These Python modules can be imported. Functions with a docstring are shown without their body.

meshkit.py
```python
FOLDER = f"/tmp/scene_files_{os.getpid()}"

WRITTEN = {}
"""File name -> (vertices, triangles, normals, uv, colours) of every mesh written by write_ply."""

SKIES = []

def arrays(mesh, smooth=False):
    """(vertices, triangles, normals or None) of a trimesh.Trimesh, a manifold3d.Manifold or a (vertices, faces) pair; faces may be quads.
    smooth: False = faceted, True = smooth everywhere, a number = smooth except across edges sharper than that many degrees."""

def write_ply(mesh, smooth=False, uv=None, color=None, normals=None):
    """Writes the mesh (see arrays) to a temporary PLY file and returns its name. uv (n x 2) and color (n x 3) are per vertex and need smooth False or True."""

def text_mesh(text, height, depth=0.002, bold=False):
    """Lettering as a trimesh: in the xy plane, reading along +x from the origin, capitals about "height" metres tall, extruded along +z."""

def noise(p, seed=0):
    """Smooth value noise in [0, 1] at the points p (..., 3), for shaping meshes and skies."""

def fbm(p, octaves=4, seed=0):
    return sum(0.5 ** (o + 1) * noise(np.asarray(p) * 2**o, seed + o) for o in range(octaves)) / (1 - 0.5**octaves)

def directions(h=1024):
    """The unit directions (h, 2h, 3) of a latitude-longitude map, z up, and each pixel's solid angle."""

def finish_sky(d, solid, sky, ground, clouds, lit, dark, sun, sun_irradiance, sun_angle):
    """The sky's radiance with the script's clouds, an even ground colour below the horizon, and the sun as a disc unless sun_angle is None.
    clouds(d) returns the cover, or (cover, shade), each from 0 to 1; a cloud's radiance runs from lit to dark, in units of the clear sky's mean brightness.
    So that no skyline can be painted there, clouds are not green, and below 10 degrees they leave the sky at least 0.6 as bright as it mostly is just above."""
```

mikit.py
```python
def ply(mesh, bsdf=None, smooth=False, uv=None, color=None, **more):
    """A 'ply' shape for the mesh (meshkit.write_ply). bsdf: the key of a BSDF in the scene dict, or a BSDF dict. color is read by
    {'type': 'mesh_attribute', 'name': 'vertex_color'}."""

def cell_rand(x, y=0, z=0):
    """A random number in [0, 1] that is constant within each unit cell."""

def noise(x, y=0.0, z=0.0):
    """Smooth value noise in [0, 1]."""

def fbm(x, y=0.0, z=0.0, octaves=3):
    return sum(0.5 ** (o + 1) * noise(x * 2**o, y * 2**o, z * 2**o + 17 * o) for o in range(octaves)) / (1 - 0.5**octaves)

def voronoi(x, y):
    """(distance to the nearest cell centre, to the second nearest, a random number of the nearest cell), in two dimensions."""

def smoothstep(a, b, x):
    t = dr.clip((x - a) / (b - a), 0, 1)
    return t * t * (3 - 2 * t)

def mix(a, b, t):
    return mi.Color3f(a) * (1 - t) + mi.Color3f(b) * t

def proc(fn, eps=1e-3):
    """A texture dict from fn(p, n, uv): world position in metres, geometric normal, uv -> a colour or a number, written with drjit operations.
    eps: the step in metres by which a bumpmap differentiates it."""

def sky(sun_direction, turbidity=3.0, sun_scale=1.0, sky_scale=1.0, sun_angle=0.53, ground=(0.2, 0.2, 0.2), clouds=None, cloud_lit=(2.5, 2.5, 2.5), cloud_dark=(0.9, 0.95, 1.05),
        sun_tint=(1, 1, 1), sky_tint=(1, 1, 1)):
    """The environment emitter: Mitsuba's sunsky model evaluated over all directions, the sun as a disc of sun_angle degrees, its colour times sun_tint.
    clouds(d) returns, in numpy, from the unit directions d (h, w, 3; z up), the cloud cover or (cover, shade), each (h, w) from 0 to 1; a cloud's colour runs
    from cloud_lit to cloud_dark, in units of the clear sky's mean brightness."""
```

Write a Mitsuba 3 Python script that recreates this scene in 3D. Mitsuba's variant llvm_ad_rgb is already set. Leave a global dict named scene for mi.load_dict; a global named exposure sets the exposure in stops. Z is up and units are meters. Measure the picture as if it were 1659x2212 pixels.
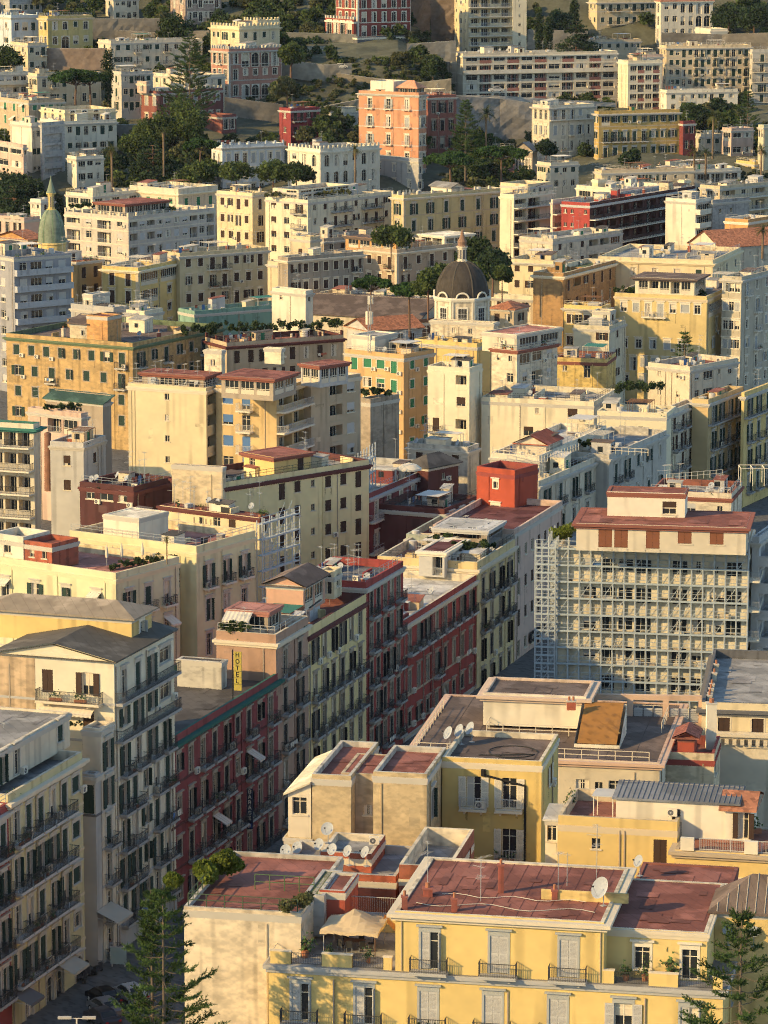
import math, random
import numpy as np, trimesh, mitsuba as mi, mikit, meshkit
import drjit as dr
from mikit import noise, fbm, cell_rand, smoothstep, mix

T4 = mi.ScalarTransform4f
scene, labels = {}, {}

# ------------------------------------------------------------------ camera, sky, exposure
CAM_Z, TILT, FOCAL = 100.0, math.radians(10.3), 7631.0          # metres above the street, looking down, focal length in chart units (1659 wide)
CT, ST = math.cos(TILT), math.sin(TILT)
scene['camera'] = {'type': 'perspective', 'fov': math.degrees(2*math.atan(829.5/FOCAL)), 'fov_axis': 'x', 'near_clip': 5.0, 'far_clip': 6000.0,
                   'to_world': T4().look_at([0, 0, CAM_Z], [0, CT, CAM_Z-ST], [0, 0, 1])}
SUN_AZ, SUN_EL = math.radians(28), math.radians(23)
SUN = [-math.cos(SUN_AZ)*math.cos(SUN_EL), -math.sin(SUN_AZ)*math.cos(SUN_EL), math.sin(SUN_EL)]
scene['sky'] = mikit.sky(SUN, turbidity=3.0, sun_scale=0.58, sun_tint=(1.0, 0.915, 0.66), sky_tint=(1.0, 0.985, 0.955), ground=(0.22, 0.2, 0.17))
exposure = 2.9

# ------------------------------------------------------------------ materials
# One coat for everything painted: a colour (square roots in 8 bits) and a surface class are kept in the uv of each face.
PLASTER, CLEAN, GLASS, OLD, ROOF, TILE, ROCK, LEAF, METAL, FLAKE = range(10)
def decode(uv):
    a = dr.floor(uv.x + 0.5); r = dr.floor(a/256.0 + 1e-4); g = a - r*256.0
    b0 = dr.floor(uv.y + 0.5); k = dr.floor(b0/256.0 + 1e-4); b = b0 - k*256.0
    c = mi.Color3f(r, g, b)/255.0
    return c*c, k
def coat_colour(p, n, uv):
    c, k = decode(uv)
    big = fbm(p.x*0.16, p.y*0.16, p.z*0.22)
    fine = fbm(p.x*1.3+7, p.y*1.3, p.z*1.3)
    streak = noise(p.x*1.7+p.y*1.1, p.y*0.9-p.x*0.6, p.z*0.13)
    plaster = c*(0.74+0.34*big+0.15*fine)*(1.0-0.24*smoothstep(0.55, 0.9, streak))
    blot = smoothstep(0.44, 0.66, 0.45*fbm(p.x*0.3+11, p.y*0.3, p.z*0.5, 3)+0.55*fbm(p.x*1.5+3, p.y*1.5, p.z*2.6, 3))
    run = smoothstep(0.52, 0.85, noise(p.x*2.6+p.y*1.9, p.y*1.2-p.x*0.8, p.z*0.16+3))
    old = mix(c*1.05, c*0.74+mi.Color3f(0.02, 0.018, 0.015), blot)*(0.76+0.42*fine)*(1.0-0.3*run)
    patch = smoothstep(0.46, 0.62, fbm(p.x*0.45, p.y*0.45, 3.0, 4))
    roof = mix(c*0.78, c*1.12+mi.Color3f(0.01, 0.01, 0.01), patch)*(0.72+0.5*fine)
    seam = smoothstep(0.06, 0.0, dr.abs(p.x*0.93+p.y*0.36-dr.floor(p.x*0.93+p.y*0.36)-0.5))
    roof = roof*(1.0-0.22*seam)
    tile = c*(0.6+0.75*cell_rand(p.x*2.4+p.y*0.8, p.y*2.4-p.x*0.8, p.z*3.0))*(0.85+0.3*big)
    rock = c*(0.45+1.0*fbm(p.x*0.22, p.y*0.22, p.z*0.10, 4))*(0.7+0.5*fine)
    leaf = c*(0.62+0.85*fbm(p.x*0.9, p.y*0.9, p.z*0.9, 2))
    fl = smoothstep(0.36, 0.66, 0.5*fbm(p.x*0.5+5, p.y*0.5, p.z*0.8, 4)+0.5*fbm(p.x*2.5, p.y*2.5, p.z*3.3, 3))
    flake = mix(c*1.1, c*0.78+mi.Color3f(0.015, 0.014, 0.012), fl)*(0.76+0.44*fine)*(1.0-0.28*run)
    out = dr.select(k < 0.5, plaster, c*(0.93+0.12*fine))
    for q, v in ((OLD, old), (ROOF, roof), (TILE, tile), (ROCK, rock), (LEAF, leaf), (FLAKE, flake)):
        out = dr.select(dr.abs(k-q) < 0.5, v, out)
    return out
def coat_rough(p, n, uv):
    c, k = decode(uv)
    return dr.select(dr.abs(k-GLASS) < 0.5, 0.12, dr.select(dr.abs(k-METAL) < 0.5, 0.38, 0.85))
scene['coat'] = {'type': 'twosided', 'bsdf': {'type': 'principled', 'base_color': mikit.proc(coat_colour), 'roughness': mikit.proc(coat_rough), 'specular': 0.35}}
scene['glazing'] = {'type': 'twosided', 'bsdf': {'type': 'principled', 'base_color': {'type': 'rgb', 'value': [0.022, 0.026, 0.03]}, 'roughness': 0.09, 'specular': 0.6}}
def leaf_colour(p, n, uv):
    c, k = decode(uv)
    return c*(0.55+0.95*fbm(p.x*0.7, p.y*0.7, p.z*0.7, 2))
scene['leaves'] = {'type': 'principledthin', 'base_color': mikit.proc(leaf_colour), 'roughness': 0.6, 'diff_trans': 0.7, 'spec_trans': 0.0}

def code(c, k):
    q = np.round(np.sqrt(np.clip(np.asarray(c, float), 0, 1))*255)
    return (q[0]*256+q[1], q[2]+256*k)

# ------------------------------------------------------------------ colours (reflectances)
C = dict(cream=(.68,.60,.44), pale=(.66,.59,.38), lemon=(.66,.55,.35), yellow=(.64,.47,.19), ochre=(.50,.37,.19), sand=(.56,.46,.31), tan=(.44,.35,.24), orange=(.56,.30,.12),
         coral=(.56,.27,.16), salmon=(.52,.31,.22), pink=(.55,.40,.32), red=(.27,.06,.048), maroon=(.115,.038,.036), brick=(.36,.1,.06), white=(.67,.61,.49), bone=(.60,.525,.40),
         grey=(.40,.39,.37), stone=(.46,.43,.37), concrete=(.34,.33,.31), taupe=(.35,.29,.22), brown=(.16,.09,.06), slate=(.12,.12,.125), bitumen=(.085,.075,.07),
         roofred=(.23,.085,.062), roofpink=(.34,.15,.12), roofgrey=(.26,.25,.24), roofbrown=(.13,.095,.08), terra=(.36,.15,.085), rust=(.32,.15,.04), moss=(.11,.13,.06),
         dark=(.035,.035,.035), black=(.015,.015,.016), glass=(.025,.03,.034), dgreen=(.022,.045,.036), green=(.035,.17,.09), dbrown=(.05,.028,.02), blue=(.08,.17,.36), teal=(.04,.16,.13),
         lgrey=(.46,.45,.43), iron=(.05,.05,.052), steel=(.33,.35,.37), linen=(.60,.55,.46), verd=(.20,.245,.175), shgrey=(.36,.37,.36))
def col(c): return C[c] if isinstance(c, str) else c

# ------------------------------------------------------------------ mesh building
class Mesh:
    def __init__(s): s.v, s.f, s.uv, s.n = [], [], [], 0
    def add(s, v, f, c, k=CLEAN):
        v, f = np.asarray(v, float), np.asarray(f, int)
        s.v.append(v); s.f.append(f+s.n); s.n += len(v)
        s.uv.append(np.tile(code(col(c), k), (len(v), 1)))
        return s
    def quad(s, a, b, c_, d, c, k=CLEAN): return s.add([a, b, c_, d], [[0, 1, 2], [0, 2, 3]], c, k)
    def box(s, x0, x1, y0, y1, z0, z1, c, k=CLEAN, M=None):
        v = np.array([[x, y, z] for x in (x0, x1) for y in (y0, y1) for z in (z0, z1)], float)
        if M is not None: v = v @ M[:3, :3].T + M[:3, 3]
        return s.add(v, BOXF, c, k)
    def tube(s, p0, p1, r, c, k=CLEAN, n=5, r1=None):
        p0, p1 = np.asarray(p0, float), np.asarray(p1, float); r1 = r if r1 is None else r1
        z = (p1-p0)/max(np.linalg.norm(p1-p0), 1e-9); x = np.cross(z, [0, 0, 1] if abs(z[2]) < .9 else [1, 0, 0]); x /= np.linalg.norm(x); y = np.cross(z, x)
        an = np.arange(n)*2*math.pi/n; ring = np.cos(an)[:, None]*x+np.sin(an)[:, None]*y
        i = np.arange(n); j = (i+1) % n
        return s.add(np.vstack([p0+ring*r, p1+ring*r1]), np.vstack([np.stack([i, j, j+n], 1), np.stack([i, j+n, i+n], 1), [[0, q+1, q] for q in range(1, n-1)], [[n, n+q, n+q+1] for q in range(1, n-1)]]), c, k)
    def lathe(s, prof, c, k=CLEAN, n=24, at=(0, 0, 0), a0=0):
        prof = np.asarray(prof, float); m = len(prof); an = np.arange(n)*2*math.pi/n+a0
        v = np.stack([np.outer(prof[:, 0], np.cos(an)), np.outer(prof[:, 0], np.sin(an)), np.repeat(prof[:, 1:2], n, 1)], -1).reshape(-1, 3)+np.asarray(at)
        f = []
        for q in range(m-1):
            for i in range(n):
                j = (i+1) % n; f += [[q*n+i, q*n+j, (q+1)*n+j], [q*n+i, (q+1)*n+j, (q+1)*n+i]]
        return s.add(v, f, c, k)
    def tri(s, tm, c, k=CLEAN, M=None):
        v = np.asarray(tm.vertices)
        if M is not None: v = v @ M[:3, :3].T + M[:3, 3]
        return s.add(v, tm.faces, c, k)
    def arrays(s, M=None):
        v = np.vstack(s.v)
        if M is not None: v = v @ M[:3, :3].T + M[:3, 3]
        return v, np.vstack(s.f), np.vstack(s.uv)
    def out(s, key, bsdf='coat', M=None, smooth=False):
        v, f, uv = s.arrays(M)
        scene[key] = mikit.ply((v, f), bsdf, smooth, uv=uv)
        return key
    def proto(s, bsdf='coat', smooth=False):
        v, f, uv = s.arrays()
        return mikit.ply((v, f), bsdf, smooth, uv=uv)
BOXF = np.array([[0,1,3],[0,3,2],[4,6,7],[4,7,5],[0,4,5],[0,5,1],[2,3,7],[2,7,6],[0,2,6],[0,6,4],[1,5,7],[1,7,3]])

def mat(tx=0, ty=0, tz=0, rz=0, s=1):
    c_, s_ = math.cos(rz)*s, math.sin(rz)*s
    return np.array([[c_, -s_, 0, tx], [s_, c_, 0, ty], [0, 0, s, tz], [0, 0, 0, 1.0]])
USED = {}
def key(name):
    n = USED.get(name, 0); USED[name] = n+1
    return name if n == 0 else f'{name}_{n:03d}'
def put(k, proto, M): scene[k] = {**proto, 'to_world': T4(M.tolist())}; return k
def tag(k, label=None, cat=None, group=None, kind=None):
    d = labels.setdefault(k, {})
    for a, b in (('label', label), ('category', cat), ('group', group), ('kind', kind)):
        if b: d[a] = b
    return k

# ------------------------------------------------------------------ surveying: bearings measured on the photograph's chart (1659 x 2212) turned into points of the place
def at(x, y, z=None, D=None):
    k, m = (x-829.5)/FOCAL, (1106.0-y)/FOCAL
    r = np.array([k, CT+m*ST, -ST+m*CT])
    return np.array([0, 0, CAM_Z])+r*((CAM_Z-z)/-r[2] if D is None else D/r[1])
def reach(P, d, x):
    k = (x-829.5)/FOCAL
    return (k*(P[1]*CT+(CAM_Z-P[2])*ST)-P[0])/(d[0]-k*d[1]*CT)
def px_per_m(P): return FOCAL*1.507/math.hypot(P[1], CAM_Z-P[2])

# ------------------------------------------------------------------ windows, balconies and other fittings, one mesh per kind
STY = dict(
    pal=dict(sur='stone', shut='dgreen', lintel=1, rail='iron', slab='stone', w=1.15, h=2.6, states='oaochooac', sash='bone'),
    pal2=dict(sur='bone', shut='dbrown', lintel=1, rail='iron', slab='bone', w=1.15, h=2.5, states='ccoacoch', sash='bone'),
    street=dict(sur='stone', shut='dgreen', lintel=1, rail='iron', slab='concrete', w=1.15, h=2.75, states='onchcoan', sash='bone'),
    redst=dict(sur='taupe', shut='black', lintel=1, rail='iron', slab='concrete', w=1.1, h=2.7, states='nocnhcna', sash='bone'),
    mod=dict(sur=None, shut='lgrey', lintel=0, rail='steel', slab='white', w=1.3, h=2.2, states='rrnrsr', sash='white'),
    modb=dict(sur=None, shut='blue', lintel=0, rail='lgrey', slab='white', w=1.3, h=2.2, states='rsnRrR', sash='white'),
    plain=dict(sur=None, shut='dbrown', lintel=0, rail='iron', slab='concrete', w=1.1, h=2.2, states='cnoccn', sash='bone'),
    green=dict(sur='bone', shut='green', lintel=0, rail='iron', slab='bone', w=1.2, h=2.1, states='ccRcoc', sash='bone'),
    gr2=dict(sur='taupe', shut='dgreen', lintel=0, rail='iron', slab='stone', w=1.25, h=2.6, states='cccoch', sash='bone'),
    wht=dict(sur='white', shut='shgrey', lintel=1, rail='lgrey', slab='white', w=1.15, h=2.5, states='nnochn', sash='white'),
    hill=dict(sur='bone', shut='dgreen', lintel=0, rail='iron', slab='bone', w=1.2, h=2.2, states='ncocnc', sash='bone'),
    dkred=dict(sur=None, shut='brown', lintel=0, rail='dark', slab='white', w=1.5, h=2.3, states='nncnrn', sash='bone'),
    arch=dict(sur='white', shut='shgrey', lintel=0, rail='lgrey', slab='white', w=1.5, h=2.9, states='nnn', sash='white'),
    brn=dict(sur=None, shut=(.20, .075, .04), lintel=0, rail='iron', slab='bone', w=2.3, h=2.15, states='cccs', sash='bone'),
    ylw=dict(sur=None, shut='white', lintel=0, rail='lgrey', slab='bone', w=1.25, h=2.7, states='o', sash='white'),
    yel=dict(sur='shgrey', shut='lgrey', lintel=1, rail='iron', slab='stone', w=1.3, h=2.85, states='ochocc', sash='white'))
_win = {}
def window_proto(kind, w, h, state, sty, fine, cur=0):
    kk = (kind, round(w, 2), round(h, 2), state, sty, fine, cur)
    if kk in _win: return _win[kk]
    S = STY[sty]; m, pane, leaves = Mesh(), Mesh(), []
    sur = S['sur'] or 'bone'; x = w/2; R = .24
    arch = kind == 'a'
    for a, b in (((-x, 0, 0), (-x, R, 0)), ((x, 0, 0), (x, R, 0))): m.quad(a, b, (b[0], R, h), (a[0], 0, h), sur)
    m.quad((-x, 0, h), (x, 0, h), (x, R, h), (-x, R, h), sur); m.quad((-x, 0, 0), (x, 0, 0), (x, R, 0), (-x, R, 0), sur)
    if S['sur']:
        q = .17
        m.box(-x-q, -x, -.055, 0, 0, h, sur); m.box(x, x+q, -.055, 0, 0, h, sur); m.box(-x-q, x+q, -.06, 0, h, h+.2, sur)
        if S['lintel']:
            m.box(-x-q, x+q, -.05, 0, h+.2, h+.42, sur); m.box(-x-.32, x+.32, -.26, 0, h+.42, h+.55, sur)
    if kind in 'wroa': m.box(-x-.14, x+.14, -.13, -.001, -.12, 0, sur)
    if arch:
        an = np.linspace(0, math.pi, 9)
        for i in range(8):
            for sgn in (0,):
                a0, a1 = an[i], an[i+1]; zc = h-x
                m.quad((x*math.cos(a0), .02, zc+x*math.sin(a0)), (x*math.cos(a1), .02, zc+x*math.sin(a1)), (x*math.cos(a1), .02, h), (x*math.cos(a0), .02, h), sur)
    # glass and sashes
    pane.quad((-x, R-.02, 0), (x, R-.02, 0), (x, R-.02, h), (-x, R-.02, h), 'glass', GLASS)
    fr = S['sash']
    if cur and state not in 'cR':                                   # curtains behind the panes
        for a_, b_ in (((-x, -x*.25), (x*.3, x)) if cur == 1 else ((-x, x*.05),) if cur == 2 else ((-x, x),)): m.quad((a_, R-.024, 0 if cur < 3 else h*.42), (b_, R-.024, 0 if cur < 3 else h*.42), (b_, R-.024, h), (a_, R-.024, h), ('linen', 'stone', 'bone')[cur-1])
    if state not in 'cR' and kind != 'o':
        b = .055
        m.box(-x, -x+b, R-.07, R-.025, 0, h, fr); m.box(x-b, x, R-.07, R-.025, 0, h, fr); m.box(-b*.7, b*.7, R-.07, R-.025, 0, h, fr)
        m.box(-x+b, -b*.7, R-.065, R-.025, h*.74, h*.74+b, fr); m.box(b*.7, x-b, R-.065, R-.025, h*.74, h*.74+b, fr); m.box(-x+b, -b*.7, R-.065, R-.025, 0, b, fr); m.box(b*.7, x-b, R-.065, R-.025, 0, b, fr)
    elif kind == 'o': m.box(-.03, .03, R-.07, R-.025, 0, h, fr)
    sc = S['shut']
    def leaf(x0, x1, y0, y1):
        l = Mesh(); l.box(x0, x1, y0, y1, .04, h-.02, sc)
        lx = (x1-x0) > (y1-y0)
        if fine:                                                    # frame of the leaf proud of its louvres
            for z0, z1 in ((.04, .14), (h*.48, h*.52), (h-.12, h-.02)):
                if lx: l.box(x0, x1, y0-.015, y0-.001, z0, z1, sc)
                else: l.box(x0-.015, x0-.001, y0, y1, z0, z1, sc)
            if sty in ('yel', 'ylw') and lx:
                for q in np.arange(.2, h-.2, .095):
                    if abs(q-h*.5) > .08: l.box(x0+.07, x1-.07, y0-.012, y0-.001, q, q+.05, np.asarray(col(sc))*.72)
        leaves.append(l)
    if state == 'c': leaf(-x, -.012, .05, .1); leaf(.012, x, .05, .1)
    elif state == 'o': leaf(-2*x-.06, -x-.04, -.13, -.085); leaf(x+.04, 2*x+.06, -.13, -.085)
    elif state == 'a': leaf(-x-.1, -x-.03, -x*.62, -.06); leaf(x+.03, x+.1, -x*.62, -.06)
    elif state == 'h': leaf(-x, -.012, .05, .1); leaf(x+.03, x+.1, -x*.62, -.06)
    elif state in 'rRs':
        f = dict(r=.45, R=1.0, s=.75)[state]; l = Mesh(); l.box(-x, x, .07, .11, h*(1-f)+.001, h, sc); leaves.append(l)
        for q in range(1, int(h*f/.3)): l.box(-x, x, .06, .07, h-q*.3, h-q*.3+.05, sc)
    if fine:
        r = [('', m.proto()), ('__pane', pane.proto('glazing'))]+[('__shutter' if i == 0 else '__shutter_%03d' % i, l.proto()) for i, l in enumerate(leaves)]
    else:
        for l in [pane]+leaves: m.v += l.v; m.uv += l.uv; m.f += [f+m.n for f in l.f]; m.n += l.n
        r = [('', m.proto())]
    _win[kk] = r
    return r
_bal = {}
def balcony_proto(w, d, rail, slab, kind='bar', fine=True):
    kk = (round(w, 1), d, rail, slab, kind, fine)
    if kk in _bal: return _bal[kk]
    m = Mesh(); x = w/2
    m.box(-x, x, -d, .0, -.16, -.02, slab); m.box(-x-.04, x+.04, -d-.05, -.001, -.24, -.165, slab)
    if kind == 'bar':
        for s_ in (-1, 1): m.box(s_*x*.62-.07, s_*x*.62+.07, -d*.75, -.001, -.5, -.245, slab)
        st, t = (.13, .011) if fine else (.3, .02)
        hh = 1.02
        m.box(-x, x, -d, -d+.05, hh-.045, hh, rail); m.box(-x, -x+.045, -d+.05, 0, hh-.045, hh, rail); m.box(x-.045, x, -d+.05, 0, hh-.045, hh, rail)
        m.box(-x, x, -d+.01, -d+.04, .07, .1, rail)
        for q in np.arange(-x+.03, x, st): m.box(q-t, q+t, -d+.015, -d+.037, -.02, hh-.045, rail)
        for q in np.arange(-d+.15, -.03, st):
            m.box(-x+.008, -x+.035, q-t, q+t, -.02, hh-.045, rail); m.box(x-.035, x-.008, q-t, q+t, -.02, hh-.045, rail)
    elif kind == 'solid':
        m.box(-x, x, -d, -d+.12, -.02, .95, slab, PLASTER); m.box(-x, -x+.12, -d+.12, 0, -.02, .95, slab, PLASTER); m.box(x-.12, x, -d+.12, 0, -.02, .95, slab, PLASTER)
    elif kind == 'open':
        m.box(-x, x, -d, -d+.05, .92, .97, rail); m.box(-x, x, -d, -d+.05, .5, .53, rail); m.box(-x, x, -d+.01, -d+.03, .0, .5, rail)
        for q in np.arange(-x+.03, x, 1.2): m.box(q-.02, q+.02, -d, -d+.04, -.02, .92, rail)
    _bal[kk] = m.proto()
    return _bal[kk]
_misc = {}
def misc(name, build, *a, **kw):
    if (name, a) not in _misc: _misc[(name, a)] = build(*a)
    return _misc[(name, a)]
def ac_mesh():
    m = Mesh(); m.box(-.42, .42, -.36, -.06, 0, .62, 'white'); n = 14
    an = np.arange(n)*2*math.pi/n
    m.add(np.vstack([[[-.1, -.372, .31]], np.stack([-.1+.25*np.cos(an), an*0-.37, .31+.25*np.sin(an)], 1)]), [[0, 1+i, 1+(i+1) % n] for i in range(n)], 'slate')
    m.tube((-.1, -.38, .31), (-.1, -.365, .31), .07, 'lgrey', n=8)
    for s_ in (-.3, .3): m.box(s_-.02, s_+.02, -.36, 0, -.06, -.001, 'steel')
    return m.proto()
def awning_mesh(w, d, c1, c2):
    m = Mesh(); n = max(4, int(w/.22))
    for i in range(n):
        x0, x1 = -w/2+w*i/n, -w/2+w*(i+1)/n; cc = c1 if i % 2 else c2
        m.quad((x0, 0, 0), (x1, 0, 0), (x1, -d, -d*.55), (x0, -d, -d*.55), cc); m.quad((x0, -d, -d*.55), (x1, -d, -d*.55), (x1, -d, -d*.55-.2-.05*(i % 2)), (x0, -d, -d*.55-.2-.05*(i % 2)), cc)
    m.tube((-w/2, -d, -d*.55), (w/2, -d, -d*.55), .025, 'lgrey'); m.tube((-w/2+.05, 0, -.5), (-w/2+.05, -d, -d*.55), .015, 'lgrey'); m.tube((w/2-.05, 0, -.5), (w/2-.05, -d, -d*.55), .015, 'lgrey')
    return m.proto()

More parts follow.
